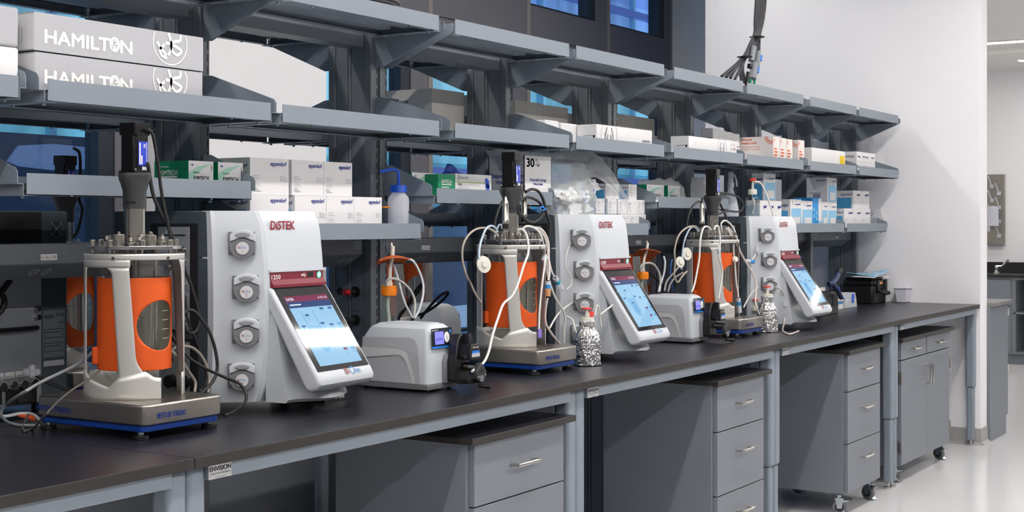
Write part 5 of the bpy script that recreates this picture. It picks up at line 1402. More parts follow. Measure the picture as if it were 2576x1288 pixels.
b, fin = carton('white_carton', 'plain white carton with a yellow label at its right end', e[0], e[1], .56, .655, S2-.004, 1.903, CARD, 'carton', bev=.003)
b.rect((e[1], .56, S2), FX, FZ, -.105, -.012, .0, .082, YELL, .001); lines(b, (e[1], .56, S2), FX, FZ, -.095, .03, (.05, .06, .04), .008, .0025, INKG); fin()
v = [8.903, 9.285]
for l_ in range(2):
    b, fin = carton('reagent_box', ['lower', 'upper'][l_]+' of the two small white EVOS boxes beside the end wall', v[0], v[1], .58, .68, S2-.004+.0655*l_, S2+.061+.0655*l_, CARD, 'box', 'small white boxes beside the end wall')
    os_ = (v[0], .68, S2+.0655*l_); o = (v[0], .58, S2+.0655*l_)
    b.text('EVOS', os_, SX, FZ, .012, .022, .020, INKK, True, 'l', wide=.070)
    for xx, s_, mm in ((.02, 'Medix', INKB), (.12, 'EVOS', INKK), (.185, 'Medix', INKB), (.30, 'EVOS', INKK)): b.text(s_, o, FX, FZ, xx, .024, .018, mm, True, 'l', wide=.055)
    fin()
# corrugated boxes on the rear middle shelf
def foxx(label, x0, x1, y0, z1=2.016, dep=.24):
    b, fin = carton('corrugated_box', label, x0, x1, y0, y0+dep, S2, z1, CORR, 'box', 'corrugated boxes on the rear middle shelves', bev=.004)
    os_ = (x0, y0+dep, S2); h_ = z1-S2
    b.rect(os_, SX, FZ, dep*.03, dep*.23, h_*.62, h_*.84, INKD, .001); b.quad([V(x0-.0016, y0+dep-dep*a, S2+h_*c) for a, c in ((.07, .62), (.09, .70), (.16, .78), (.23, .82), (.21, .74), (.16, .68), (.12, .64))], INKW)
    b.text('Foxx', os_, SX, FZ, dep*.25, h_*.72, h_*.16, INKD, True, 'l', wide=dep*.24); b.text('Life Sciences', os_, SX, FZ, dep*.25, h_*.57, h_*.14, INKD, False, 'l', wide=dep*.56)
    b.text('It\u2019s Your Opportunity.', os_, SX, FZ, dep*.30, h_*.45, h_*.10, INKD, False, 'l', wide=dep*.50)
    b.rect((x0, y0, S2), FX, FZ, .03, x1-x0-.03, 0, .022, INKD, .001)
    b.box((x0+.01, y0+dep*.46, z1), (x1-.01, y0+dep*.54, z1+.001), CARDK)
    fin()
f_ = {'a': (4.819, 5.059), 'b': (5.478, 5.72, 5.961), 'c': (6.439, 6.677, 6.908)}
foxx('worn white corrugated box with the Foxx leaf logo on its side', f_['a'][0], f_['a'][1], 1.04)
foxx('corrugated box just right of the one with the full Foxx logo', f_['a'][1]+.10, f_['a'][1]+.33, 1.06)
foxx('corrugated box, left one of the plain pair behind the small cartons', f_['b'][0], f_['b'][1]-.001, 1.04, 2.016); foxx('corrugated box, right one of the plain pair behind the small cartons', f_['b'][1]+.001, f_['b'][2], 1.04, 2.012)
foxx('corrugated box behind the shelf bracket, with letters cut off by the upright', f_['b'][2]+.02, f_['b'][2]+.25, 1.06, 1.99)
foxx('corrugated box, left one of the pair seen above the circle mark carton', f_['c'][0], f_['c'][1]-.001, 1.04, 2.02); foxx('corrugated box, right one of the pair seen above the circle mark carton', f_['c'][1]+.001, f_['c'][2], 1.04, 2.018)
foxx('low corrugated box at the right of the upper row, behind the upright', f_['c'][2]+.02, f_['c'][2]+.22, 1.06, 1.93)

# ------------------------------------------------------------------ bottles, flasks
def bottle(name, label, c, prof, m, parts, cat='bottle', n=40, fn=None, group=None):
    """prof in metres from the base; parts: [(name, profile, material)]"""
    t = thing(name, label, cat, c, 0, group)
    MB().lathe(prof, (0, 0, 0), m, n, fn=fn).build('body', t, local=True, ang=50)
    for nm, p, mm in parts: MB().lathe(p, (0, 0, 0), mm, n).build(nm, t, bevel=.0006, local=True, ang=40)
    return t
c = (4.126, 0.7, 1.454)
wb = bottle('wash_bottle', 'translucent wash bottle with a blue cap and bent blue spout', (c[0], .70, SB), [(0, 0), (.036, 0), (.0385, .004), (.0385, .105), (.036, .120), (.028, .128), (.025, .132), (.025, .138), (0, .138)], POLY,
    [('cap', [(0, .137), (.0305, .137), (.0305, .140), (.0300, .141), (.0300, .159), (.0285, .163), (0, .163)], BLUEC), ('liquid', [(0, .003), (.036, .003), (.0365, .085), (0, .086)], POLY)])
MB().tube([(.0, 0, .16), (.001, 0, .185), (-.002, 0, .208), (-.014, .008, .219), (-.03, .02, .218), (-.058, .04, .210)], .0055, BLUEC, 10, 6).build('spout', wb, local=True)
MB().text('VWR', (0, -.0392, 0), FX, FZ, .004, .060, .014, INKK, True).text('500 ml', (0, -.0392, 0), FX, FZ, .018, .050, .006, INKK).build('print', wb, local=True)
c = (4.061, 0.72, 1.543)
t = thing('pipette_stand', 'small orange topped pipette stand beside the wash bottle', 'stand', (c[0]+.005, .74, SB))
MB().box((-.012, -.03, .080), (.022, .03, .086), ORCAP).build('top_plate', t, bevel=.002, local=True)
MB().cyl((-.004, 0, 0), (-.004, 0, .080), .0035, IVORY, 12).cyl((.012, .02, 0), (.012, .02, .08), .003, CARDK, 10).build('post', t, local=True)
# trigger spray bottle
c = (7.145, 0.7, 1.632)
sp = bottle('spray_bottle', 'frosted spray bottle with a white trigger head behind the third motor', (c[0], .70, SB), [(0, 0), (.040, 0), (.043, .005), (.043, .10), (.034, .150), (.018, .195), (.0145, .205), (.0145, .225), (0, .225)], POLY,
    [('collar', [(0, .222), (.018, .222), (.018, .245), (0, .245)], WHITE)])
MB().prism([(-.030, .245), (.018, .245), (.022, .275), (.020, .305), (-.010, .305), (-.022, .295), (-.030, .275)], 'x', -.014, .014, WHITE, Matrix.Rotation(pi/2+.4, 4, 'Z')).build('spray_head', sp, bevel=.005, seg=3, local=True)
MB().tube([(.016, -.012, .29), (.022, -.02, .27), (.024, -.024, .245), (.026, -.026, .225)], .005, WHITE).build('trigger', sp, local=True)
# clear bottle on the third tower
def capped(label, c, s=1.0, liquid=.6, cap=WHITE):
    k = s
    t = bottle('reagent_bottle', label, c, [(0, 0), (.034*k, 0), (.038*k, .006*k), (.038*k, .095*k), (.034*k, .106*k), (.022*k, .114*k), (.020*k, .118*k), (.020*k, .124*k)], GLASS,
        [('liquid', [(0, .003), (.035*k, .003), (.0362*k, .01), (.0362*k, .10*k*liquid), (0, .10*k*liquid+.0004)], WATER), ('cap', [(0, .122*k), (.0235*k, .122*k), (.0235*k, .148*k), (.021*k, .151*k), (0, .151*k)], IVORY)])
    b = MB()
    for i in range(18):
        a = 2*pi*i/18; b.box((.0225*k, -.0015, .124*k), (.0245*k, .0015, .147*k), IVORY, Matrix.Rotation(a, 4, 'Z'))
    b.build('cap_ribs', t, local=True)
    return t
c = (7.013, 0.52, 1.505)
cb = capped('clear bottle with red topped cap and bent tube, standing on the third tower', (c[0], .52, TZ0+H_+.0005), .95)
MB().cyl((0, 0, .14), (.002, 0, .185), .0075, IVORY, 14, r2=.005).cyl((.002, 0, .183), (.002, 0, .188), .006, IVORY).build('filter_neck', cb, local=True)
MB().lathe([(0, .186), (.017, .187), (.0195, .192), (.0195, .197), (.014, .200), (0, .200)], (.002, 0, 0), REDC, 24).build('filter_disc', cb, local=True)
MB().tube([(.006, 0, .10), (.014, -.004, .07), (.010, 0, .03), (-.006, 0, .012)], .005, IVORY).build('inner_tube', cb, local=True)
# foil wrapped bottles
def foil(label, c, hs=1.0, rs=1.24):
    rn = random.Random(11)
    def fn(x, y, z, a):
        zz = z; v = Vector((cos(a)*2.2, sin(a)*2.2, z*40))
        d = noise.noise(v*1.5)*.0030 + abs(noise.noise(v*3.2))*.0036 + noise.noise(v*7)*.0014
        r = math.hypot(x, y)
        if r < 1e-4: return (x, y, z)
        sq = 1 + .10*abs(cos(2*a))**1.5 * (1 if z < .10 else .3)
        k = (r*sq+d)/r
        return (x*k, y*k, z+noise.noise(v*2.1)*.002)
    t = thing('foil_wrapped_bottle', label, 'bottle', c)
    P = [(0, .002), (.036, .0015)] + [(.038, .004+.0032*i) for i in range(30)] + [(.036, .103), (.034, .108), (.030, .114), (.026, .120), (.0235, .126), (.0225, .132), (.023, .138), (.0235, .144), (.0238, .150), (.0225, .153), (0, .153)]
    P = [(r*rs, z*hs) for r, z in P]
    MB().lathe(P, (0, 0, 0), FOIL, 110, fn=fn).build('foil_wrap', t, local=True, smooth=False)
    MB().cyl((0, 0, .150*hs), (0, 0, .163*hs), .0265, IVORY, 28).build('cap', t, bevel=.001, local=True)
    MB().cyl((-.003, 0, .16*hs), (-.003, 0, .192*hs), .006, IVORY, 14).cyl((.010, .0, .16*hs), (.010, .0, .180*hs), .005, IVORY, 14).build('tube_port', t, local=True)
    MB().lathe([(0, .190*hs), (.017, .191*hs), (.019, .1935*hs), (.017, .197*hs), (0, .1975*hs)], (-.003, 0, 0), REDC, 26).build('filter_disc', t, local=True)
    return t
c = (4.731, 0.222, 0.914)
fb = foil('foil wrapped bottle with a red filter disc in front of the middle tower', (c[0]+.005, c[1]+.038, .914), 1.12)
MB().lathe([(0, -.012), (.010, -.009), (.0125, 0), (.010, .009), (0, .012)], (.022, -.004, .195), REDC, 20, Matrix.Identity(4)).build('second_filter', fb, local=True)
c = (6.647, 0.249, 0.914)
foil('foil wrapped bottle with a tilted red filter disc in front of the third tower', (c[0]+.005, c[1]+.045, .914), 1.17)
# small bottles behind
c = (4.814, 0.42, 0.982)
b1 = capped('small clear bottle with white ribbed cap between the second reactor and its tower', (c[0]+.03, .50, .9145), .80, .5)
MB().lathe([(.012, -.002), (.019, -.001), (.019, .003), (.012, .004)], (0, 0, .165), RED, 24).build('red_ring', b1, local=True)
c = (7.649, 0.703, 0.914)
b2 = capped('small white capped bottle half hidden behind the far foil bottle', (6.745, .395, .9145), .80, .3)
MB().cyl((.0, 0, .12), (.0, 0, .15), .005, IVORY, 12).lathe([(0, .149), (.016, .150), (.017, .154), (.014, .157), (0, .157)], (0, 0, 0), REDC, 22).build('filter_disc', b2, local=True)
# flasks with orange caps and silicone plates
def flask(label, c, tilt, e=.118):
    t = thing('erlenmeyer_flask', label, 'flask', c, 0, 'flasks with orange caps')
    MB().lathe([(0, .004), (.060, .004), (.068, .012), (.067, .03), (.040, .165), (.026, .155+.6*e), (.0215, .17+.8*e), (.0215, .178+e), (.0235, .182+e)], (0, 0, 0), GLASSF, 40).build('glass', t, local=True, ang=60)
    MB().lathe([(r, z+e) for r, z in [(0, .176), (.0255, .176), (.0265, .179), (.0265, .205), (.024, .210), (0, .210)]], (0, 0, 0), ORCAP, 36).build('screw_cap', t, local=True)
    b = MB()
    for i in range(24): b.box((.0262, -.0012, .180+e), (.0275, .0012, .204+e), ORCAP, Matrix.Rotation(2*pi*i/24, 4, 'Z'))
    b.build('cap_ribs', t, local=True)
    MB().cyl((.004, 0, .21+e), (.004, 0, .222+e), .010, IVORY, 16).cyl((-.012, 0, .21+e), (-.012, 0, .224+e), .006, IVORY, 14).build('cap_port', t, local=True)
    dx = .012+.03*tilt
    MB().tube([(.004, 0, .22+e), (.005+.01*tilt, 0, .27+e), (dx, 0, .31+e), (dx+.01*tilt, 0, .345+e)], .0065, IVORY, 12).build('stem', t, local=True)
    MB().tube([(-.006, 0, .178+e), (-.008, 0, .14+e), (-.004, -.004, .10+.7*e), (-.008, 0, .04)], .0065, IVORY, 10).build('dip_tube', t, local=True)
    p = MB(); n = 12
    M = Matrix.Translation((dx, 0, .305+e)) @ Matrix.Rotation(R(18*tilt), 4, 'Y') @ Matrix.Rotation(R(-8), 4, 'X')
    p.grid(lambda u, v: M @ V((u-.5+v-.5)*.075, (v-u)*.075, .007*(1-min(1, 2.2*max(abs(u-.5), abs(v-.5))))**1.0 - .004*((u-.5)**2+(v-.5)**2)*8), 25, 25, mat('orange_silicone_sheet', '#b0521f', .5, bump=.05, bscale=200))
    pp = p.build('silicone_plate', t, solid=.003, local=True, ang=60)
    q = MB(); 
    for k in range(5): q.cyl(M @ V(0, 0, .012+.008*k), M @ V(0, 0, .020+.008*k), .0065-.0007*k, IVORY, 14, r2=.0052-.0007*k)
    q.build('barbed_tip', t, local=True)
    return t
c = (3.896, 0.57, 1.22)
fl1 = flask('glass flask with orange cap and a flat orange plate above it, behind the first pump', (c[0], .57, .9145), .25)
c = (5.926, 0.62, 1.218)
fl2 = flask('glass flask with orange cap and a tilted orange plate, behind the second tower screen', (c[0], .62, .9145), 1.0, .105)
# power strip block under the first tower
b = MB(); b.box((3.326, .385, .9145), (3.455, .60, .9430), mat('navy_black_plastic', '#1a1d28', .4)); b.text('TRIPP-LITE', (3.326, .385, .9145), FX, FZ, .038, .008, .014, INKW, True, 'l', wide=.055)
tag(b.build('battery_backup', origin=(3.39, .45, .9145), bevel=.003), 'flat black power unit with white lettering under the first tower screen', 'power unit')

# ------------------------------------------------------------------ gas valves on the upright below the second raceway
for nm, px, red in (('O2', (4.118, 0.888, 1.204), True), ('CCA', (4.118, 0.888, 1.1), False), ('CO2', (4.118, 0.898, 1.002), False)):
    y, z = px[1], px[2]; xf = 4.117
    t = thing('gas_valve', {'O2': 'black gas valve with a red knob marked O2 on the upright', 'CCA': 'black gas valve with a plugged hose marked CCA', 'CO2': 'black gas valve marked CO2, lowest on the upright'}[nm], 'gas valve', (xf, y, z), 0)
    MB().cyl((0, 0, 0), (-.008, 0, 0), .020, BLACK, 26).cyl((-.008, 0, 0), (-.016, 0, 0), .0145, BLACK, 24).build('flange', t, local=True)
    MB().cyl((-.016, 0, 0), (-.030, 0, 0), .0115, STEELV, 20).build('collar', t, local=True)
    if red: MB().cyl((-.030, 0, 0), (-.040, 0, 0), .009, BLACKM, 20).cyl((-.040, 0, 0), (-.066, 0, 0), .0105, RED, 20).build('knob', t, bevel=.002, local=True)
    else: MB().cyl((-.030, 0, 0), (-.075, 0, 0), .010, BLACKM, 20).cyl((-.045, 0, 0), (-.055, 0, 0), .013, BLACKM, 20).tube([(-.075, 0, 0), (-.10, .002, 0), (-.13, .02, -.01)], .007, BLACKM).build('hose_plug', t, local=True)
    MB().text(nm, (0, 0, 0), SX, FZ, 0, .030, .014, INKK, False, 'c', off=.0006).build('lettering', t, local=True)
tag(MB().cyl((4.117, 0.961, 1.204), (4.1155, 0.961, 1.204), .0145, INKK, 24).build('hole_plug', origin=(4.117, 0.961, 1.204)), 'round black plug left of the O2 valve', 'plug')

# ------------------------------------------------------------------ plastic bags
def sheet(name, label, pts_fn, nu, nv, m, origin, cat='plastic bag', group=None):
    o = MB().grid(pts_fn, nu, nv, m).build(name, origin=origin, ang=70)
    return tag(o, label, cat, group)
cc = (5.445, 0.68, 1.563)
bx0, bx1 = 5.141, 5.569
t = thing('clear_bag', 'big clear plastic bag full of white parts with blue caps', 'plastic bag', ((bx0+bx1)/2, .69, SB))
W2 = (bx1-bx0)/2
def bagp(u, v):
    a = 2*pi*u; z = .29*v
    k = (1-.0*v)*(1.06-.35*max(0, v-.55)/.45 - .10*abs(sin(7*v)))
    x = W2*.98*cos(a)*k - .05*v; y = .085*sin(a)*k
    q = V(cos(a)*1.5, sin(a)*1.5, z*9); d = noise.noise(q*1.3)*.024 + noise.noise(q*3.1)*.012
    return V(x*(1+d*3), y*(1+d*4), z + d*.4)
MB().grid(bagp, 64, 40, FROST).build('bag_body', t, local=True, ang=75)
def flap(u, v):
    P = [(-.24, .29, 0), (-.16, .335, .0), (0, .340, -.02), (.12, .335, -.03), (.22, .26, -.06), (.33, .14, -.085)]
    s_ = spline([(a, b_, c_) for a, b_, c_ in P], 8); i = u*(len(s_)-1); i0 = int(i); i1 = min(i0+1, len(s_)-1); p = s_[i0].lerp(s_[i1], i-i0)
    wdt = .13+.03*sin(5*u)
    d = noise.noise(V(u*6, v*4, 1))*.016
    return V(p.x + (v-.5)*-.05 , p.z + d - .02 - .03*v, p.y - wdt*v*(1-.25*u) + d)
MB().grid(flap, 48, 18, FROST).build('bag_flap', t, local=True, ang=75)
rn = random.Random(21)
pm_ = mat('white_pouch_film', '#f2f3f2', .45, bump=.5, bscale=30)
core = MB().grid(lambda u, v: V(W2*.80*cos(2*pi*u)*(1-.25*v*v)*(1+.25*noise.noise(V(cos(2*pi*u)*2, sin(2*pi*u)*2, v*4))), .045*sin(2*pi*u)*(1-.3*v)+.01, .004+.19*v), 40, 16, pm_)
core.build('white_filling', t, local=True)
for k_ in range(16):
    cx_, cy_, cz_ = W2*rn.uniform(-.72, .72), rn.uniform(-.055, -.005), [.035, .085, .135, .18][k_ % 4]+rn.uniform(-.01, .01)
    rx_, rz_ = rn.uniform(.030, .048), rn.uniform(.026, .038); sd_ = rn.uniform(0, 50)
    def lump(u, v, cx_=cx_, cy_=cy_, cz_=cz_, rx_=rx_, rz_=rz_, sd_=sd_):
        a = 2*pi*u; b_ = pi*(v-.5); n_ = V(cos(b_)*cos(a), cos(b_)*sin(a), sin(b_))
        k = 1 + .55*noise.noise(n_*1.6+V(sd_, 0, 0)) + .22*noise.noise(n_*4+V(0, sd_, 0))
        return V(cx_+rx_*1.25*n_.x*k, cy_+.028*n_.y*k, max(.003, cz_+rz_*n_.z*k))
    MB().grid(lump, 26, 16, pm_).build('white_pouch', t, local=True, ang=40)
rn = random.Random(9)
for k_ in range(15):
    a = R(rn.uniform(200, 330)); z = rn.uniform(.02, .19); r_ = rn.uniform(1.0, 1.10)
    c_ = V(W2*.84*cos(a)*r_, .066*sin(a)*r_, z); d_ = V(rn.uniform(-.5, .5), -1, rn.uniform(-.4, .4)).normalized()
    MB().cyl(c_, c_+d_*.008, .0048, mat('pale_blue_cap', '#3f74d6', .4), 14, r2=.005).build('blue_cap', t, local=True)
x0 = 6.13; x1 = 6.57
xc, hw = (x0+x1)/2+.05, (x1-x0)/2+.08
tb_ = thing('plastic_bag', 'grey translucent bag on the shelf behind the left tissue boxes', 'plastic bag', (xc, .76, SA))
MB().grid(lambda u, v: V(hw*cos(2*pi*u)*(1-.3*v*v)*(1+.1*noise.noise(V(u*8, v*4, 3))), .045*sin(2*pi*u)*(1-.3*v), .115*v+.02*noise.noise(V(cos(2*pi*u)*2, v*3, 5))), 50, 16, FILMW).build('body', tb_, local=True, ang=75)
x0 = 6.789
tb_ = thing('plastic_bag', 'crumpled clear bag between the third motor and the upright', 'plastic bag', (x0+.03, .74, SA))
MB().grid(lambda u, v: V(.06*cos(2*pi*u)*(1-.3*v)*(1+.3*noise.noise(V(u*8, v*4, 7))), .04*sin(2*pi*u), .14*v+.03*noise.noise(V(cos(2*pi*u)*2, v*3, 2))), 30, 12, FILMW).build('body', tb_, local=True, ang=75)
x0 = 9.716
tb_ = thing('bag_of_tubes', 'crumpled clear bag of tubes at the end of the lower shelf', 'plastic bag', (x0, .70, SB))
MB().grid(lambda u, v: V(.13*cos(2*pi*u)*(1-.6*v)*(1+.3*noise.noise(V(u*8, v*4, 9)))-.05*v, .05*sin(2*pi*u)*(1-.5*v), .125*v+.03*noise.noise(V(cos(2*pi*u)*2, v*3, 4))), 40, 14, FILMW).build('body', tb_, local=True, ang=75)

# ------------------------------------------------------------------ right end of the bench
cx0 = 9.214
t = thing('hard_case', 'black ribbed hard case with a carry handle near the end wall', 'case', (9.42, .70, .914))
b = MB(); x0, x1, y0, y1 = 9.325, 9.60, .60, .815
b.prism([(x0, y0+.015), (x0+.015, y0), (x1-.015, y0), (x1, y0+.015), (x1, y1), (x0, y1)], 'z', .916, 1.035, BLACK)
b.build('bottom_shell', t, bevel=.006); b = MB()
b.prism([(x0-.004, y0+.012), (x0+.012, y0-.004), (x1-.012, y0-.004), (x1+.003, y0+.012), (x1+.003, y1), (x0-.004, y1)], 'z', 1.037, 1.072, BLACK)
b.prism([(x0+.01, y0+.02), (x1-.01, y0+.02), (x1-.01, y1-.01), (x0+.01, y1-.01)], 'z', 1.072, 1.092, BLACK)
b.build('lid', t, bevel=.008); 
for xx in (x0+.05, x1-.06): MB().box((xx, y0-.014, 1.0), (xx+.035, y0-.003, 1.075), BLACKM).build('latch', t, bevel=.003)
MB().tube([(x0+.09, y0-.004, 1.0), (x0+.09, y0-.045, .985), (x1-.09, y0-.045, .985), (x1-.09, y0-.004, 1.0)], .011, RUBD, 10, 4).build('carry_handle', t)
MB().box((x0+.10, y0-.007, 1.043), (x0+.16, y0-.004, 1.060), mat('amber_plate', '#f0931a', .4)).build('amber_plate', t)
for k_ in range(4): MB().box((x0-.003, y0+.04+.045*k_, .93), (x0, y0+.055+.045*k_, 1.03), BLACK).build('rib', t, bevel=.001)
def pack(u, v):
    return V(9.30+.34*u+.02*v, .59+.20*v, 1.094+.010+.035*u*u*(1-.4*v)+.018*sin(3*u+2*v)*v+.012*noise.noise(V(u*5, v*4, 2)))
o = MB().grid(pack, 30, 16, mat('blue_pack_film', '#8fc7e8', .2, coat=.5, bump=.5, bscale=20)).build('blue_packet', origin=(9.45, .69, 1.094), solid=.004, ang=70)
tag(o, 'shiny blue and white packet lying on the black case', 'packet')
o = MB().grid(lambda u, v: V(9.27+.36*u, .58+.16*v, 1.093+.006*sin(6*u)+.004*v), 20, 8, CARD).build('white_sheet', origin=(9.45, .66, 1.093), solid=.0015)
tag(o, 'white paper sheet under the blue packet on the case', 'paper')
c = (9.78, 0.661, 0.914)
t = thing('white_tub', 'white plastic tub with a rimmed lid at the end wall', 'tub', (9.645, .50, .914))
b = MB(); vs = [(-.045, -.035, 0), (.045, -.035, 0), (.045, .035, 0), (-.045, .035, 0), (-.058, -.045, .095), (.058, -.045, .095), (.058, .045, .095), (-.058, .045, .095)]
b.add(vs, [(0, 3, 2, 1), (4, 5, 6, 7), (0, 1, 5, 4), (1, 2, 6, 5), (2, 3, 7, 6), (3, 0, 4, 7)], mat('white_tub_plastic', '#dcdcea', .4)); b.build('body', t, bevel=.008, seg=3, local=True)
MB().box((-.064, -.050, .095), (.064, .050, .107), mat('white_tub_plastic', '#dcdcea', .4)).build('lid', t, bevel=.004, local=True)
# small boxes, papers, rack, pipette controller
def Bc(u, y): return y
pb = [8.534, 8.699, 8.768, 8.988, 7.96, 8.259]
for l_ in range(2):
    b, fin = carton('slide_box', ['small kraft box with a blue band, lower one beside the black rack', 'small kraft box with a white label, upper one beside the black rack'][l_], pb[0], pb[1], .60, .72, .9145+.0535*l_, .967+.0535*l_, KRAFT, 'box', 'small kraft boxes')
    o = (pb[0], .60, .9145+.0535*l_); w = pb[1]-pb[0]
    b.rect(o, FX, FZ, .002, w-.006, .002, .050, CARD, .0008)
    if l_ == 0: b.rect(o, FX, FZ, .002, w-.006, .034, .050, INKSC, .0012)
    lines(b, o, FX, FZ, .02, .034 if l_ else .026, (w*.5, w*.3, w*.4), .009, .003, INKG); fin()
b = MB().box((pb[0]-.05, .735, .9145), (pb[1]+.05, .742, 1.048), mat('paper_folder', '#d5d3d0', .7)); tag(b.build('paper_folder', origin=(pb[0], .738, .9145)), 'pale paper folder standing behind the small kraft boxes', 'folder')
b = MB().box((pb[0]-.04, .722, 1.0), (pb[0]+.02, .727, 1.045), mat('note_yellow', '#dcdcae', .7)); 
t = thing('tube_rack', 'clear and white tube box with a blue insert in front of the black case', 'tube rack', ((pb[2]+pb[3])/2, .64, .914))
w = (pb[3]-pb[2])/2
MB().prism([(-w, 0), (w, 0), (w*.9, .055), (-w*.9, .055)], 'y', -.035, .035, WHITE).build('base', t, bevel=.003, local=True)
MB().prism([(-w*.9, .056), (w*.9, .056), (w*.7, .095), (-w*.7, .095)], 'y', -.033, .033, POLY).build('cover', t, local=True)
MB().prism([(0, .03), (w*.35, .03), (w*.45, .085), (w*.1, .09)], 'y', -.038, -.0345, BLUEC).build('blue_insert', t, bevel=.002, local=True)
t = thing('black_rack', 'black plastic rack at the tip of the third tower screen', 'rack', ((pb[4]+pb[5])/2, .50, .914))
w = (pb[5]-pb[4])/2
b = MB(); b.prism([(-w, 0), (w, 0), (w, .10), (w*.7, .135), (-w, .135)], 'y', -.02, .08, BLACK); b.build('body', t, bevel=.005, local=True)
MB().box((w*.25, -.024, .05), (w*.85, -.019, .12), BLACKM).build('slot', t, bevel=.002, local=True)
t = thing('pipette_controller', 'dark blue pipette controller lying across the black rack', 'pipette controller', ((pb[4]+pb[5])/2, .46, 1.06))
DB = mat('navy_plastic', '#2a3558', .4)
MB().tube([(-.05, .01, .035), (-.02, 0, .045), (.03, 0, .06), (.075, 0, .085), (.10, 0, .10)], .017, DB, 14).build('barrel', t, local=True)
MB().cyl((.09, 0, .093), (.125, 0, .118), .020, BLACKM, 18).build('nose', t, bevel=.002, local=True)
MB().tube([(-.02, 0, .045), (.02, -.01, .01), (.06, -.015, -.02), (.085, -.02, -.05)], .014, DB, 12).build('grip', t, local=True)
for x, z in ((.01, .012), (.088, -.052)): MB().cyl((x, -.026, z), (x, -.036, z), .006, mat('pale_blue_cap', '#3f74d6'), 14).build('button', t, local=True)
c = (7.97, 0.62, 1.156)
t = thing('dispenser_pipette', 'blue topped white dispenser with a clip, right of the third tower', 'dispenser', (7.951, .62, .914))
MB().cyl((0, 0, 0), (0, 0, .012), .045, WHITE, 30).cyl((0, 0, .012), (0, 0, .30), .008, WHITE, 14).build('stand', t, local=True)
MB().cyl((0, 0, .20), (0, 0, .27), .014, WHITE, 18).cyl((0, 0, .27), (0, 0, .288), .011, BLUEB, 16).build('barrel', t, local=True)
MB().box((-.02, -.012, .335), (.03, .012, .345), BLUEC).cyl((-.002, 0, .30), (-.002, 0, .336), .008, BLUEC, 14, r2=.014).build('plunger', t, bevel=.002, local=True)
MB().lathe([(.045, .20), (.05, .203), (.045, .206)], (.05, 0, 0), WHITE, 24).box((0, -.01, .198), (.06, .01, .206), WHITE).build('clip', t, local=True)

# ------------------------------------------------------------------ cables and tubing
def cable(name, label, pts, r, m, cat='cable', group=None, n=10, extra=()):
    b = MB(); b.tube(pts, r, m, n, 7)
    o = b.build(name, origin=pts[0], ang=60)
    return tag(o, label, cat, group)
g1 = 'black cables of the nearest reactor'
cable('motor_cable', 'black cable from the top of the first motor down to the tower', [(2.662, 0.44, 1.703), (2.682, 0.447, 1.699), (2.697, 0.453, 1.687), (2.713, 0.46, 1.653), (2.729, 0.467, 1.607), (2.744, 0.473, 1.553), (2.762, 0.48, 1.503), (2.783, 0.487, 1.458), (2.8, 0.493, 1.412), (2.812, 0.5, 1.392)], .0046, CABK, group=g1)
cable('motor_cable', 'black cable from the middle of the first motor, left of the other', [(2.664, 0.44, 1.613), (2.68, 0.452, 1.599), (2.698, 0.463, 1.564), (2.721, 0.475, 1.526), (2.757, 0.487, 1.485), (2.797, 0.498, 1.445), (2.825, 0.51, 1.409)], .0050, CABK, group=g1)
cable('heater_cable', 'black looped cable hanging beside the first tower side panel', [(2.776, 0.47, 1.413), (2.782, 0.467, 1.4), (2.801, 0.465, 1.372), (2.821, 0.462, 1.331), (2.843, 0.459, 1.285), (2.863, 0.457, 1.229), (2.87, 0.454, 1.187), (2.854, 0.452, 1.158), (2.826, 0.449, 1.156), (2.802, 0.446, 1.178), (2.796, 0.444, 1.205), (2.815, 0.441, 1.219), (2.838, 0.438, 1.212), (2.864, 0.436, 1.186), (2.887, 0.433, 1.155), (2.907, 0.431, 1.107), (2.913, 0.428, 1.056), (2.895, 0.425, 1.021), (2.857, 0.423, 0.997), (2.829, 0.42, 0.986)], .0046, CABK, group=g1)
cable('power_cord', 'black cord crossing in front of the first tower and dropping to the bench', [(2.79, 0.5, 1.186), (2.798, 0.483, 1.145), (2.812, 0.466, 1.113), (2.839, 0.449, 1.079), (2.886, 0.432, 1.049), (2.934, 0.415, 1.025), (2.969, 0.398, 1.006), (2.976, 0.381, 0.981), (2.954, 0.364, 0.956), (2.894, 0.347, 0.941), (2.837, 0.33, 0.937)], .0044, CABK, group=g1)
cable('thin_cord', 'thin black cord behind the looped one, at the first tower', [(2.866, 0.52, 1.282), (2.876, 0.514, 1.245), (2.877, 0.509, 1.199), (2.887, 0.503, 1.161), (2.914, 0.497, 1.099), (2.934, 0.491, 1.037), (2.925, 0.486, 1.005), (2.896, 0.48, 0.985)], .0036, CABK, group=g1)
cable('braided_hose', 'braided steel hose, outer arc beside the first tower', [(2.803, 0.5, 1.103), (2.82, 0.493, 1.114), (2.865, 0.487, 1.113), (2.896, 0.48, 1.092), (2.916, 0.473, 1.058), (2.922, 0.467, 1.021), (2.91, 0.46, 0.983)], .0046, CABB, 'hose')
cable('braided_hose', 'braided steel hose, inner arc beside the first reactor', [(2.784, 0.48, 1.112), (2.821, 0.475, 1.08), (2.848, 0.47, 1.043), (2.865, 0.465, 1.017), (2.858, 0.46, 0.99)], .0046, CABB, 'hose')
cable('grey_cable', 'thick grey cable sweeping from the first reactor to the left edge', [(2.646, 0.62, 1.115), (2.575, 0.59, 1.09), (2.482, 0.56, 1.072), (2.392, 0.53, 1.057), (2.306, 0.5, 1.037), (2.748, 1.1, 0.93), (2.59, 0.931, 0.93), (2.543, 0.85, 0.919), (2.508, 0.758, 0.919), (2.535, 0.701, 0.919)], .0042, CABG, group='cables at lower left')
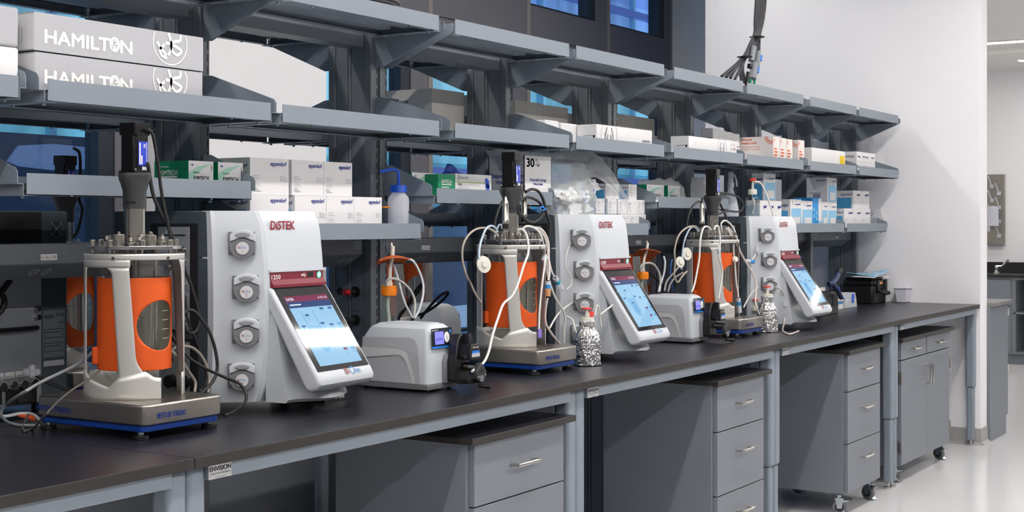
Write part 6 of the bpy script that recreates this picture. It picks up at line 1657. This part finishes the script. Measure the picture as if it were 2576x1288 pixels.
cable('steel_cable', 'thin dark grey cable looping in front of the first scale', [(2.484, 0.42, 1.083), (2.414, 0.385, 1.069), (2.333, 0.35, 1.054), (2.26, 0.315, 1.035), (2.19, 0.28, 1.01), (2.478, 0.665, 0.919), (2.443, 0.653, 0.919), (2.516, 0.747, 0.919), (2.718, 0.965, 0.919)], .0030, mat('steel_grey_cable', '#55534f', .35, metal=.4), group='cables at lower left')
cable('white_cable', 'white cable lying on the bench at the left edge', [(2.583, 0.927, 0.921), (2.597, 0.919, 0.921), (2.62, 0.922, 0.921), (2.653, 0.925, 0.921), (2.659, 0.884, 0.921), (2.583, 0.759, 0.921)], .0045, WHITE, group='cables at lower left')
b = MB().prism([(2.64, 0.926), (2.676, 0.949), (2.687, 0.915), (2.606, 0.808), (2.623, 0.874)], 'z', .9145, .9185, ORANGE)
tag(b.build('silicone_pad', origin=(2.662, 0.914, 0.914)), 'flat orange silicone pad on the bench left of the first scale', 'pad')
cable('power_cord', 'black cord hanging at the left edge below the rear raceway', [(2.74, 1.08, 1.289), (2.718, 1.08, 1.266), (2.69, 1.08, 1.232), (2.697, 1.08, 1.196), (2.718, 1.08, 1.218), (2.715, 1.08, 1.242), (2.683, 1.08, 1.25)], .009, CABK, group='cables behind the rack')
cable('motor_cable', 'black cable of the rear left motor', [(3.321, 1.48, 1.713), (3.346, 1.48, 1.696), (3.35, 1.48, 1.635), (3.346, 1.48, 1.54), (3.359, 1.48, 1.499), (3.338, 1.48, 1.43), (3.309, 1.48, 1.397)], .0055, CABK, group='cables behind the rack')
cable('power_cord', 'black cord with a plug at the rear tower on the far left', [(2.818, 1.06, 1.006), (2.839, 1.04, 0.985), (2.875, 1.02, 0.967), (2.919, 1.0, 0.949)], .006, CABK, group='cables behind the rack')
b = MB(); 
for p_ in [(2.8, 1.06, 1.029), (2.781, 1.06, 1.019), (2.818, 1.06, 1.015), (2.8, 1.06, 1.011)]: b.ball(p_, .012, WHITE, 12)
b.tube([(2.778, 1.06, 1.017), (2.8, 1.06, 1.02), (2.822, 1.06, 1.013)], .010, WHITE)
tag(b.build('tube_connector', origin=(2.8, 1.06, 1.02)), 'white three way tube connector at the rear tower ports', 'connector')
# flask tubes
cable('silicone_tube', 'white tube arching from the first orange plate to the pump', [(3.993, 0.56, 1.331), (4.008, 0.551, 1.325), (4.024, 0.543, 1.301), (4.036, 0.534, 1.267), (4.036, 0.526, 1.234), (4.017, 0.517, 1.193), (3.984, 0.509, 1.153), (3.946, 0.5, 1.129)], .0042, WHITE, 'tube', 'tubes of the first flask')
cable('silicone_tube', 'grey white tube running straight down from the first orange plate', [(3.91, 0.56, 1.311), (3.906, 0.544, 1.28), (3.901, 0.528, 1.244), (3.893, 0.512, 1.212), (3.894, 0.496, 1.175), (3.909, 0.48, 1.134)], .0036, mat('pale_grey_tube', '#b5b6bb', .4), 'tube', 'tubes of the first flask')
cable('silicone_tube', 'clear tube looping out of the first flask cap', [(3.864, 0.56, 1.242), (3.855, 0.551, 1.257), (3.859, 0.542, 1.266), (3.881, 0.534, 1.267), (3.915, 0.525, 1.252), (3.94, 0.516, 1.23), (3.952, 0.508, 1.205), (3.949, 0.499, 1.177), (3.93, 0.49, 1.131)], .0044, mat('clear_tube', '#a9a8a6', .2), 'tube', 'tubes of the first flask')
cable('thick_cord', 'thick black cord loop behind the first flask', [(4.666, 1.1, 1.069), (4.716, 1.1, 1.106), (4.766, 1.1, 1.159), (4.812, 1.1, 1.194), (4.829, 1.1, 1.199), (4.818, 1.1, 1.181), (4.778, 1.1, 1.152), (4.722, 1.1, 1.109), (4.672, 1.1, 1.072), (4.661, 1.1, 0.968), (4.661, 1.1, 0.817)], .006, CABK, group='cables behind the rack')
cable('thick_cord', 'black cord rising over the rear pump', [(4.75, 1.1, 0.802), (4.755, 1.1, 0.961), (4.766, 1.1, 1.06), (4.847, 1.1, 1.079), (4.923, 1.1, 1.102), (4.988, 1.1, 1.129), (5.025, 1.1, 1.155), (5.006, 1.1, 1.159), (4.952, 1.1, 1.141), (4.887, 1.1, 1.104), (4.823, 1.1, 1.06)], .006, CABK, group='cables behind the rack')
# middle reactor
Gm = 'tubes of the middle reactor'
def tb(label, pts, r=.0040, m=TUBE, name='silicone_tube'): return cable(name, label, pts, r, m, 'tube', Gm)
tb('beige braided tube arching far left of the middle reactor', [(4.292, 0.38, 1.409), (4.273, 0.385, 1.426), (4.234, 0.39, 1.438), (4.179, 0.395, 1.436), (4.135, 0.4, 1.417), (4.107, 0.405, 1.383), (4.106, 0.41, 1.344), (4.122, 0.415, 1.307), (4.153, 0.42, 1.264), (4.23, 0.46, 1.245), (4.266, 0.46, 1.201), (4.302, 0.46, 1.17)], .0040, mat('beige_braid', '#b5aca0', .45, bump=.5, bscale=900))
tb('bluish tube from the middle lid to the white disc filter', [(4.316, 0.4, 1.427), (4.292, 0.393, 1.44), (4.255, 0.387, 1.446), (4.213, 0.38, 1.436), (4.177, 0.373, 1.405), (4.151, 0.367, 1.372), (4.136, 0.36, 1.332)], .0042, TUBEB)
tb('short bluish tube arched left of the probe on the middle lid', [(4.32, 0.38, 1.436), (4.322, 0.385, 1.449), (4.313, 0.39, 1.448), (4.308, 0.395, 1.433), (4.3, 0.4, 1.406)], .0038, TUBEB)
tb('long white tube crossing the middle reactor down to the first pump head', [(4.357, 0.34, 1.417), (4.345, 0.327, 1.432), (4.357, 0.314, 1.431), (4.363, 0.301, 1.404), (4.349, 0.288, 1.351), (4.295, 0.275, 1.303), (4.236, 0.262, 1.243), (4.175, 0.248, 1.204), (4.097, 0.235, 1.179), (4.041, 0.222, 1.132), (3.989, 0.209, 1.083), (3.943, 0.196, 1.028), (3.889, 0.183, 0.997), (3.805, 0.17, 0.979)], .0045)
tb('white tube from the middle lid down to the violet clip', [(4.424, 0.36, 1.43), (4.442, 0.352, 1.445), (4.489, 0.345, 1.438), (4.523, 0.337, 1.409), (4.533, 0.33, 1.354), (4.523, 0.323, 1.3), (4.492, 0.315, 1.232), (4.461, 0.307, 1.139), (4.444, 0.3, 1.069)], .0040)
tb('pinkish tube from the middle lid through the orange filter to the bench', [(4.503, 0.36, 1.44), (4.551, 0.35, 1.431), (4.578, 0.34, 1.388), (4.566, 0.33, 1.326), (4.554, 0.32, 1.271), (4.527, 0.31, 1.239)], .0040, TUBEP)
tb('pinkish tube below the orange filter, falling to the bench', [(4.524, 0.31, 1.182), (4.523, 0.318, 1.135), (4.536, 0.325, 1.086), (4.59, 0.333, 1.044), (4.665, 0.34, 0.996)], .0040, TUBEP)
tb('white tube ending in the blue and white filter', [(4.56, 0.37, 1.435), (4.605, 0.367, 1.395), (4.624, 0.365, 1.324), (4.641, 0.362, 1.275), (4.665, 0.36, 1.248)], .0038)
tb('white tube dropping right of the filters to the bench', [(4.561, 0.34, 1.34), (4.583, 0.343, 1.256), (4.642, 0.347, 1.177), (4.704, 0.35, 1.125), (4.73, 0.353, 1.088), (4.73, 0.357, 1.045), (4.733, 0.36, 0.996)], .0040)
tb('thin tube looping from pump head one of the middle tower', [(4.851, 0.39, 1.392), (4.819, 0.387, 1.363), (4.787, 0.383, 1.321), (4.788, 0.38, 1.278), (4.816, 0.377, 1.248), (4.814, 0.373, 1.218), (4.77, 0.37, 1.199)], .0028)
tb('tube from pump head one to the white clamp on the screen', [(4.976, 0.38, 1.384), (5.005, 0.352, 1.352), (5.019, 0.324, 1.313), (5.023, 0.296, 1.258), (4.998, 0.268, 1.215), (4.941, 0.24, 1.183)], .0036)
tb('tube leaving pump head three towards the red ring bottle', [(4.851, 0.38, 1.149), (4.754, 0.367, 1.13), (4.667, 0.353, 1.105), (4.589, 0.34, 1.062)], .0034)
tb('tube from the clamp down to the foil bottle', [(4.935, 0.24, 1.16), (4.907, 0.24, 1.138), (4.843, 0.24, 1.117), (4.805, 0.24, 1.105)], .0036)
tb('tube curling past pump head four to the foil bottle', [(4.753, 0.36, 1.097), (4.753, 0.333, 1.083), (4.728, 0.307, 1.047), (4.721, 0.28, 1.012)], .0034)
tb('tube rising out of the foil bottle and back down its side', [(4.779, 0.25, 1.103), (4.794, 0.25, 1.137), (4.813, 0.25, 1.129), (4.824, 0.25, 1.079), (4.831, 0.25, 1.057)], .0034)
tb('clear tube lying along the bench behind the middle scale', [(5.12, 0.66, 0.957), (5.197, 0.66, 0.948), (5.277, 0.66, 0.938), (5.341, 0.66, 0.931)], .0040)
cable('probe_cable', 'black cable of the probe, hanging left of the middle reactor', [(4.424, 0.44, 1.541), (4.396, 0.44, 1.515), (4.373, 0.44, 1.478), (4.361, 0.44, 1.444), (4.351, 0.44, 1.41)], .0052, CABK, group='black cables of the middle reactor')
cable('probe_cable', 'black looped cable tied in blue, in front of the syringe carton', [(4.549, 0.42, 1.574), (4.594, 0.42, 1.584), (4.644, 0.42, 1.576), (4.68, 0.42, 1.543), (4.697, 0.42, 1.5), (4.718, 0.42, 1.472), (4.727, 0.42, 1.443), (4.725, 0.42, 1.404)], .0056, CABK, group='black cables of the middle reactor')
cable('probe_cable', 'black ring of cable tied to the looped one', [(4.514, 0.41, 1.482), (4.484, 0.41, 1.495), (4.475, 0.41, 1.516), (4.49, 0.41, 1.539), (4.533, 0.41, 1.552), (4.584, 0.41, 1.55), (4.632, 0.41, 1.535), (4.658, 0.41, 1.513), (4.655, 0.41, 1.489), (4.627, 0.41, 1.47), (4.584, 0.41, 1.459), (4.537, 0.41, 1.466), (4.509, 0.41, 1.484)], .0056, CABK, group='black cables of the middle reactor')
tag(MB().tube([(4.641, 0.405, 1.521), (4.658, 0.405, 1.514), (4.672, 0.405, 1.51), (4.644, 0.405, 1.505), (4.63, 0.405, 1.514), (4.655, 0.405, 1.52)], .0022, BLUEV).build('cable_tie', origin=(4.651, 0.405, 1.514)), 'bright blue tie around the looped black cable', 'cable tie')
cable('thick_cord', 'black cord bent behind the middle reactor stand', [(4.547, 0.62, 1.33), (4.522, 0.62, 1.328), (4.502, 0.62, 1.307), (4.508, 0.62, 1.282), (4.527, 0.62, 1.257), (4.55, 0.62, 1.244), (4.567, 0.62, 1.148), (4.578, 0.62, 1.049)], .0050, CABK, group='black cables of the middle reactor')
def probe(label, u):
    c_ = u; t = thing('sensor_probe', label, 'probe', c_)
    MB().lathe([(.010, 0), (.010, .022), (.0125, .024), (.0125, .040), (.0115, .042), (.0115, .095), (.0095, .105), (.006, .112), (.005, .122), (0, .122)], (0, 0, 0), STEELV, 24).build('body', t, local=True)
    MB().cyl((0, 0, .006), (0, 0, .022), .0112, BLACK, 22).build('collar', t, local=True)
    MB().cyl((0, 0, .12), (0, 0, .145), .0042, BLACK, 12).build('cable_boot', t, local=True)
    return t
probe('upright steel probe left of the middle column', (4.31, 0.36) + (1.43,)); probe('upright steel probe right of the middle column, partly behind the cable ring', (4.569, 0.44) + (1.455,))
probe('upright steel probe left of the third column', (6.148, 0.42) + (1.43,)); probe('upright steel probe right of the third column', (6.419, 0.47) + (1.45,))
def filt(label, p0, p1, cols, r=.011):
    p0 = Vector(p0); p1 = Vector(p1); t = thing('inline_filter', label, 'filter', p0)
    d_ = p1-p0; a_, b_, c_ = (d_*.0, d_*.28, d_*1.0)
    MB().cyl(a_, d_*.08, .005, BLACK, 12).cyl(d_*.06, d_*.26, r*.95, WHITE, 20).build('cap', t, local=True)
    MB().cyl(d_*.26, d_*.48, r, cols[0], 20).build('band', t, local=True); MB().cyl(d_*.48, d_*.92, r, cols[1], 20).build('body', t, local=True)
    MB().cyl(d_*.92, d_, .0055, BLACK, 12).build('tip', t, local=True)
filt('inline filter with orange body hanging right of the middle reactor', *[(4.527, 0.31, 1.245), (4.524, 0.31, 1.18)], (INKSC, mat('peach_resin', '#c9926a', .4)))
filt('tilted inline filter with a blue band beside the orange one', *[(4.662, 0.36, 1.252), (4.718, 0.36, 1.2)], (mat('teal_band', '#1f9ab8', .4), POLY))
filt('upright inline filter with a blue band right of the third reactor', *[(6.441, 0.36, 1.096), (6.459, 0.36, 1.014)], (INKSC, POLY))
tag(MB().box((-.009, -.004, -.016), (.009, .004, .016), mat('violet_clip', '#8f7ad8', .4)).build('violet_clip', origin=(0, 0, 0), bevel=.002), 'small violet clip at the lower right of the middle stand', 'clip').location = (4.449, 0.3, 1.053)
def clamp(label, p, rz=.3):
    t = thing('tube_clamp', label, 'clamp', p, 0, 'white tube clamps')
    M = Matrix.Rotation(rz, 4, 'Y')
    MB().box((-.012, -.006, -.014), (.012, .006, .014), WHITE, M).build('body', t, bevel=.002, local=True)
    MB().box((.006, -.005, -.019), (.026, .005, -.015), WHITE, M).build('latch', t, bevel=.001, local=True)
clamp('white tube clamp resting on the middle tower screen', (4.941, 0.24, 1.173)); clamp('white clamp on the tubes right of the middle reactor top', (4.536, 0.33, 1.325), .6)
clamp('white clamp on the tube from pump head one of the third tower', (6.728, 0.38, 1.322)); clamp('white clamp on the tube in front of the third reactor', (6.16, 0.34, 1.335), .8); clamp('white clamp on the tube right of the far foil bottle', (6.838, 0.27, 1.043))
def disc_filter(label, p, r=.030):
    t = thing('disc_filter', label, 'filter', p)
    M = Matrix.Rotation(R(80), 4, 'X') @ Matrix.Rotation(R(-20), 4, 'Y')
    MB().lathe([(0, -.010), (.012, -.010), (.014, -.004), (r, -.003), (r+.001, 0), (r, .003), (.014, .004), (.012, .010), (0, .010)], (0, 0, 0), IVORY, 36, M).build('disc', t, local=True)
disc_filter('white disc filter beside the middle reactor stand', (4.228, 0.4, 1.309)); disc_filter('round white disc filter left of the third reactor, upper one', (6.129, 0.49, 1.311)); 
disc_filter('flat white disc filter left of the third reactor, lower one', (6.034, 0.48, 1.274), .026); disc_filter('small white disc filter right of the third stand', (6.401, 0.36, 1.281), .015)
# third reactor
Gm = 'tubes of the third reactor'
tb('beige tube arching far left of the third reactor', [(6.167, 0.44, 1.421), (6.129, 0.447, 1.441), (6.05, 0.453, 1.435), (5.977, 0.46, 1.399), (5.948, 0.467, 1.334), (5.966, 0.473, 1.272), (5.971, 0.48, 1.217), (6.021, 0.487, 1.181), (6.085, 0.493, 1.206), (6.151, 0.5, 1.227)], .0042, mat('beige_braid', '#b5aca0'))
tb('bluish tube left of the third stand', [(6.284, 0.5, 1.416), (6.236, 0.5, 1.438), (6.179, 0.5, 1.425), (6.123, 0.5, 1.37), (6.099, 0.5, 1.299), (6.092, 0.5, 1.237)], .0042, TUBEB)
tb('white tube crossing the third stand down to the second pump', [(6.093, 0.35, 1.426), (6.057, 0.349, 1.439), (6.002, 0.347, 1.434), (5.965, 0.346, 1.38), (5.949, 0.344, 1.297), (5.919, 0.343, 1.229), (5.889, 0.341, 1.177), (5.858, 0.34, 1.145)], .0045)
tb('white tube falling down the front of the third stand', [(6.108, 0.34, 1.424), (6.121, 0.34, 1.441), (6.156, 0.34, 1.437), (6.175, 0.34, 1.378), (6.16, 0.34, 1.3), (6.195, 0.34, 1.249), (6.199, 0.34, 1.205), (6.175, 0.34, 1.143), (6.156, 0.34, 1.101)], .0045)
tb('white tube from the third lid up and over to the blue filter', [(6.333, 0.4, 1.424), (6.319, 0.397, 1.453), (6.356, 0.394, 1.469), (6.414, 0.391, 1.453), (6.459, 0.389, 1.424), (6.493, 0.386, 1.367), (6.522, 0.383, 1.313), (6.57, 0.38, 1.271)], .0042)
tb('white tube falling right of the third stand to the upright filter', [(6.367, 0.38, 1.436), (6.424, 0.377, 1.392), (6.413, 0.373, 1.327), (6.425, 0.37, 1.246), (6.432, 0.367, 1.165), (6.442, 0.363, 1.128), (6.443, 0.36, 1.092)], .0042)
tb('pinkish tube sweeping from the third lid to the far foil bottle', [(6.347, 0.38, 1.434), (6.425, 0.37, 1.368), (6.537, 0.36, 1.264), (6.609, 0.35, 1.2), (6.623, 0.34, 1.142), (6.585, 0.33, 1.07), (6.604, 0.32, 1.011), (6.636, 0.31, 0.992)], .0042, TUBEP)
tb('tube from pump head one of the third tower to the blue filter', [(6.789, 0.385, 1.396), (6.756, 0.385, 1.355), (6.738, 0.385, 1.322), (6.694, 0.385, 1.281), (6.64, 0.385, 1.264)], .0034)
tb('clear tube from the red capped bottle down the third tower', [(6.988, 0.5, 1.674), (7.021, 0.481, 1.669), (7.047, 0.462, 1.623), (7.065, 0.443, 1.553), (7.058, 0.423, 1.501), (7.038, 0.404, 1.422), (7.0, 0.385, 1.353)], .0040)
tb('tube leaving pump head three of the third tower', [(6.832, 0.385, 1.142), (6.682, 0.38, 1.114), (6.594, 0.375, 1.076), (6.533, 0.37, 1.042)], .0034)
tb('pinkish tube looping right of the far foil bottle onto the bench', [(6.731, 0.28, 1.138), (6.806, 0.278, 1.116), (6.847, 0.276, 1.067), (6.846, 0.274, 1.008), (6.825, 0.272, 0.955), (6.797, 0.27, 0.919), (6.627, 0.196, 0.92), (6.532, 0.13, 0.92), (6.737, 0.163, 0.92)], .0042, TUBEP)
cable('probe_cable', 'black cable bent over the left probe of the third reactor', [(6.234, 0.46, 1.524), (6.219, 0.46, 1.558), (6.167, 0.46, 1.551), (6.111, 0.46, 1.523), (6.079, 0.46, 1.48), (6.065, 0.46, 1.437)], .0050, CABK, group='black cables of the third reactor')
cable('motor_cable', 'black cable looping right of the third motor', [(6.407, 0.46, 1.603), (6.492, 0.46, 1.605), (6.638, 0.46, 1.595), (6.735, 0.46, 1.562), (6.724, 0.46, 1.524), (6.659, 0.46, 1.514), (6.533, 0.46, 1.516), (6.421, 0.46, 1.497)], .0050, CABK, group='black cables of the third reactor')
cable('motor_cable', 'black cable falling from the third motor to the lid, left one', [(6.424, 0.47, 1.616), (6.474, 0.47, 1.555), (6.536, 0.47, 1.498), (6.573, 0.47, 1.44)], .0052, CABK, group='black cables of the third reactor')
cable('motor_cable', 'black cable falling from the third motor to the lid, right one', [(6.494, 0.5, 1.597), (6.568, 0.5, 1.532), (6.626, 0.5, 1.482), (6.669, 0.5, 1.431)], .0052, CABK, group='black cables of the third reactor')
filt('small inline filter with a blue ring at the third tower side', *[(6.57, 0.38, 1.269), (6.693, 0.38, 1.262)], (WHITE, INKSC), .010)
# tubes between the second flask and pump
Gm = 'tubes of the second flask'
E2C = [[(6.107, 0.6, 1.299), (6.098, 0.588, 1.27), (6.06, 0.575, 1.223), (6.0, 0.562, 1.177), (5.949, 0.55, 1.139)], [(5.858, 0.6, 1.245), (5.868, 0.593, 1.265), (5.92, 0.586, 1.272), (5.964, 0.579, 1.26), (5.993, 0.571, 1.229), (5.998, 0.564, 1.195), (5.979, 0.557, 1.157), (5.959, 0.55, 1.138)], [(6.506, 0.7, 1.247), (6.431, 0.69, 1.219), (6.325, 0.68, 1.181), (6.273, 0.67, 1.152), (6.242, 0.66, 1.128)], [(6.582, 0.72, 1.205), (6.452, 0.7, 1.186), (6.351, 0.68, 1.158), (6.283, 0.66, 1.124)], [(6.493, 0.74, 1.272), (6.459, 0.73, 1.241), (6.435, 0.72, 1.2), (6.43, 0.71, 1.154), (6.425, 0.7, 1.12)], [(6.191, 0.72, 1.214), (6.232, 0.71, 1.193), (6.273, 0.7, 1.165), (6.299, 0.69, 1.128), (6.283, 0.68, 0.87)]]
tb('white tube dropping from the tilted orange plate', E2C[0], .0050, WHITE); tb('clear tube looping out of the second flask cap', E2C[1], .0055, mat('clear_tube', '#a9a8a6'))
tb('pale tube falling towards the second pump, left one', E2C[2], .0045); tb('pale tube falling towards the second pump, right one', E2C[3], .0045)
tb('blue and grey tube behind the second pump', E2C[4], .0045, mat('blue_tube', '#2b62a8', .4)); tb('thin black tube behind the second flask', E2C[5], .0045, CABK)
# cable coil on the top shelf and the drop from the ceiling
t = thing('cable_coil', 'coil of dark cables lying on the high shelf at the top edge', 'cable', (4.026, .70, 2.168))
for k_ in range(6):
    MB().tube([(-.12+.14*cos(a)+.012*k_, .06*sin(a), .012+.012*k_) for a in [2*pi*i/12 for i in range(12)]], .006, mat('dark_grey_cable', '#3c3c42', .5), 8, 5, closed=True).build('cable_turn', t, local=True)
t = thing('ceiling_cable_drop', 'bundle of black cables hanging from the ceiling onto the high shelf', 'cable', (7.77, 0.8) + (2.2,))
CD = [[(7.755, 0.8, 2.857), (7.753, 0.8, 2.755), (7.734, 0.8, 2.634), (7.729, 0.8, 2.562), (7.653, 0.8, 2.483), (7.572, 0.8, 2.412), (7.454, 0.8, 2.351), (7.254, 0.8, 2.266)], [(7.797, 0.8, 2.863), (7.797, 0.8, 2.76), (7.781, 0.8, 2.647), (7.755, 0.8, 2.565), (7.673, 0.8, 2.485), (7.592, 0.8, 2.411), (7.483, 0.8, 2.35), (7.315, 0.8, 2.266)], [(7.823, 0.8, 2.867), (7.826, 0.8, 2.764), (7.807, 0.8, 2.651), (7.771, 0.8, 2.567), (7.693, 0.8, 2.495), (7.602, 0.8, 2.412), (7.454, 0.8, 2.328), (7.377, 0.8, 2.268)], [(7.849, 0.8, 2.871), (7.849, 0.8, 2.767), (7.83, 0.8, 2.653), (7.786, 0.8, 2.561), (7.714, 0.8, 2.498), (7.602, 0.8, 2.408), (7.542, 0.8, 2.355), (7.439, 0.8, 2.267)], [(7.86, 0.8, 2.873), (7.865, 0.8, 2.769), (7.849, 0.8, 2.648), (7.797, 0.8, 2.554), (7.734, 0.8, 2.5), (7.592, 0.8, 2.399), (7.523, 0.8, 2.338), (7.532, 0.8, 2.266)], [(7.781, 0.8, 2.861), (7.778, 0.8, 2.758), (7.755, 0.8, 2.652), (7.745, 0.8, 2.564), (7.653, 0.8, 2.467), (7.582, 0.8, 2.394), (7.552, 0.8, 2.341), (7.572, 0.8, 2.254)], [(7.892, 0.8, 2.877), (7.897, 0.8, 2.774), (7.86, 0.8, 2.649), (7.807, 0.8, 2.555), (7.797, 0.8, 2.467)], [(7.812, 0.8, 2.866), (7.818, 0.8, 2.723), (7.797, 0.8, 2.602), (7.771, 0.8, 2.535), (7.755, 0.8, 2.455), (7.734, 0.8, 2.389)], [(7.572, 0.8, 2.397), (7.552, 0.8, 2.341), (7.582, 0.8, 2.297), (7.592, 0.8, 2.244)], [(7.572, 0.8, 2.397), (7.532, 0.8, 2.32), (7.425, 0.8, 2.266)]]
for k_, P_ in enumerate(CD): MB().tube(P_, .0088 if k_ < 8 else .0042, mat('dark_grey_cable', '#2a2a2e', .5), 8, 6).build('hanging_cable', t)
def pipe(p0, p1, r, m, nm, lv=None):
    o = MB().cyl(p0, p1, r, m, 18).build(nm, t, bevel=.001)
PP = [[(7.67, 0.78, 2.472), (7.629, 0.78, 2.386)], [(7.737, 0.78, 2.455), (7.721, 0.78, 2.367)], [(7.685, 0.78, 2.38), (7.65, 0.78, 2.286)], [(7.616, 0.78, 2.365), (7.609, 0.78, 2.345)], [(7.614, 0.78, 2.283), (7.614, 0.78, 2.258)], [(7.68, 0.78, 2.287), (7.675, 0.78, 2.261)], [(7.584, 0.78, 2.319), (7.559, 0.78, 2.232)], [(7.773, 0.78, 2.433), (7.768, 0.78, 2.401)], [(7.732, 0.78, 2.36), (7.721, 0.78, 2.326)]]
VG = mat('valve_grey', '#8d9399', .45)
for i_, (r_, m_) in enumerate(((.017, VG), (.015, VG), (.022, VG), (.016, BLACK), (.008, TEALG), (.008, TEALG), (.010, BLACK), (.010, BLUEV), (.010, BLUEV))):
    pipe(PP[i_][0], PP[i_][1], r_, m_, ['pipe_valve', 'pipe_valve', 'pipe_valve', 'fitting', 'green_hose', 'green_hose', 'black_hose', 'valve_lever', 'valve_lever'][i_])
# ring ties
for q in [(7.741, 0.79, 2.537), (7.558, 0.79, 2.403)]: MB().lathe([(.042, -.003), (.045, 0), (.042, .003)], q, BLACK, 24).build('cable_tie', t)
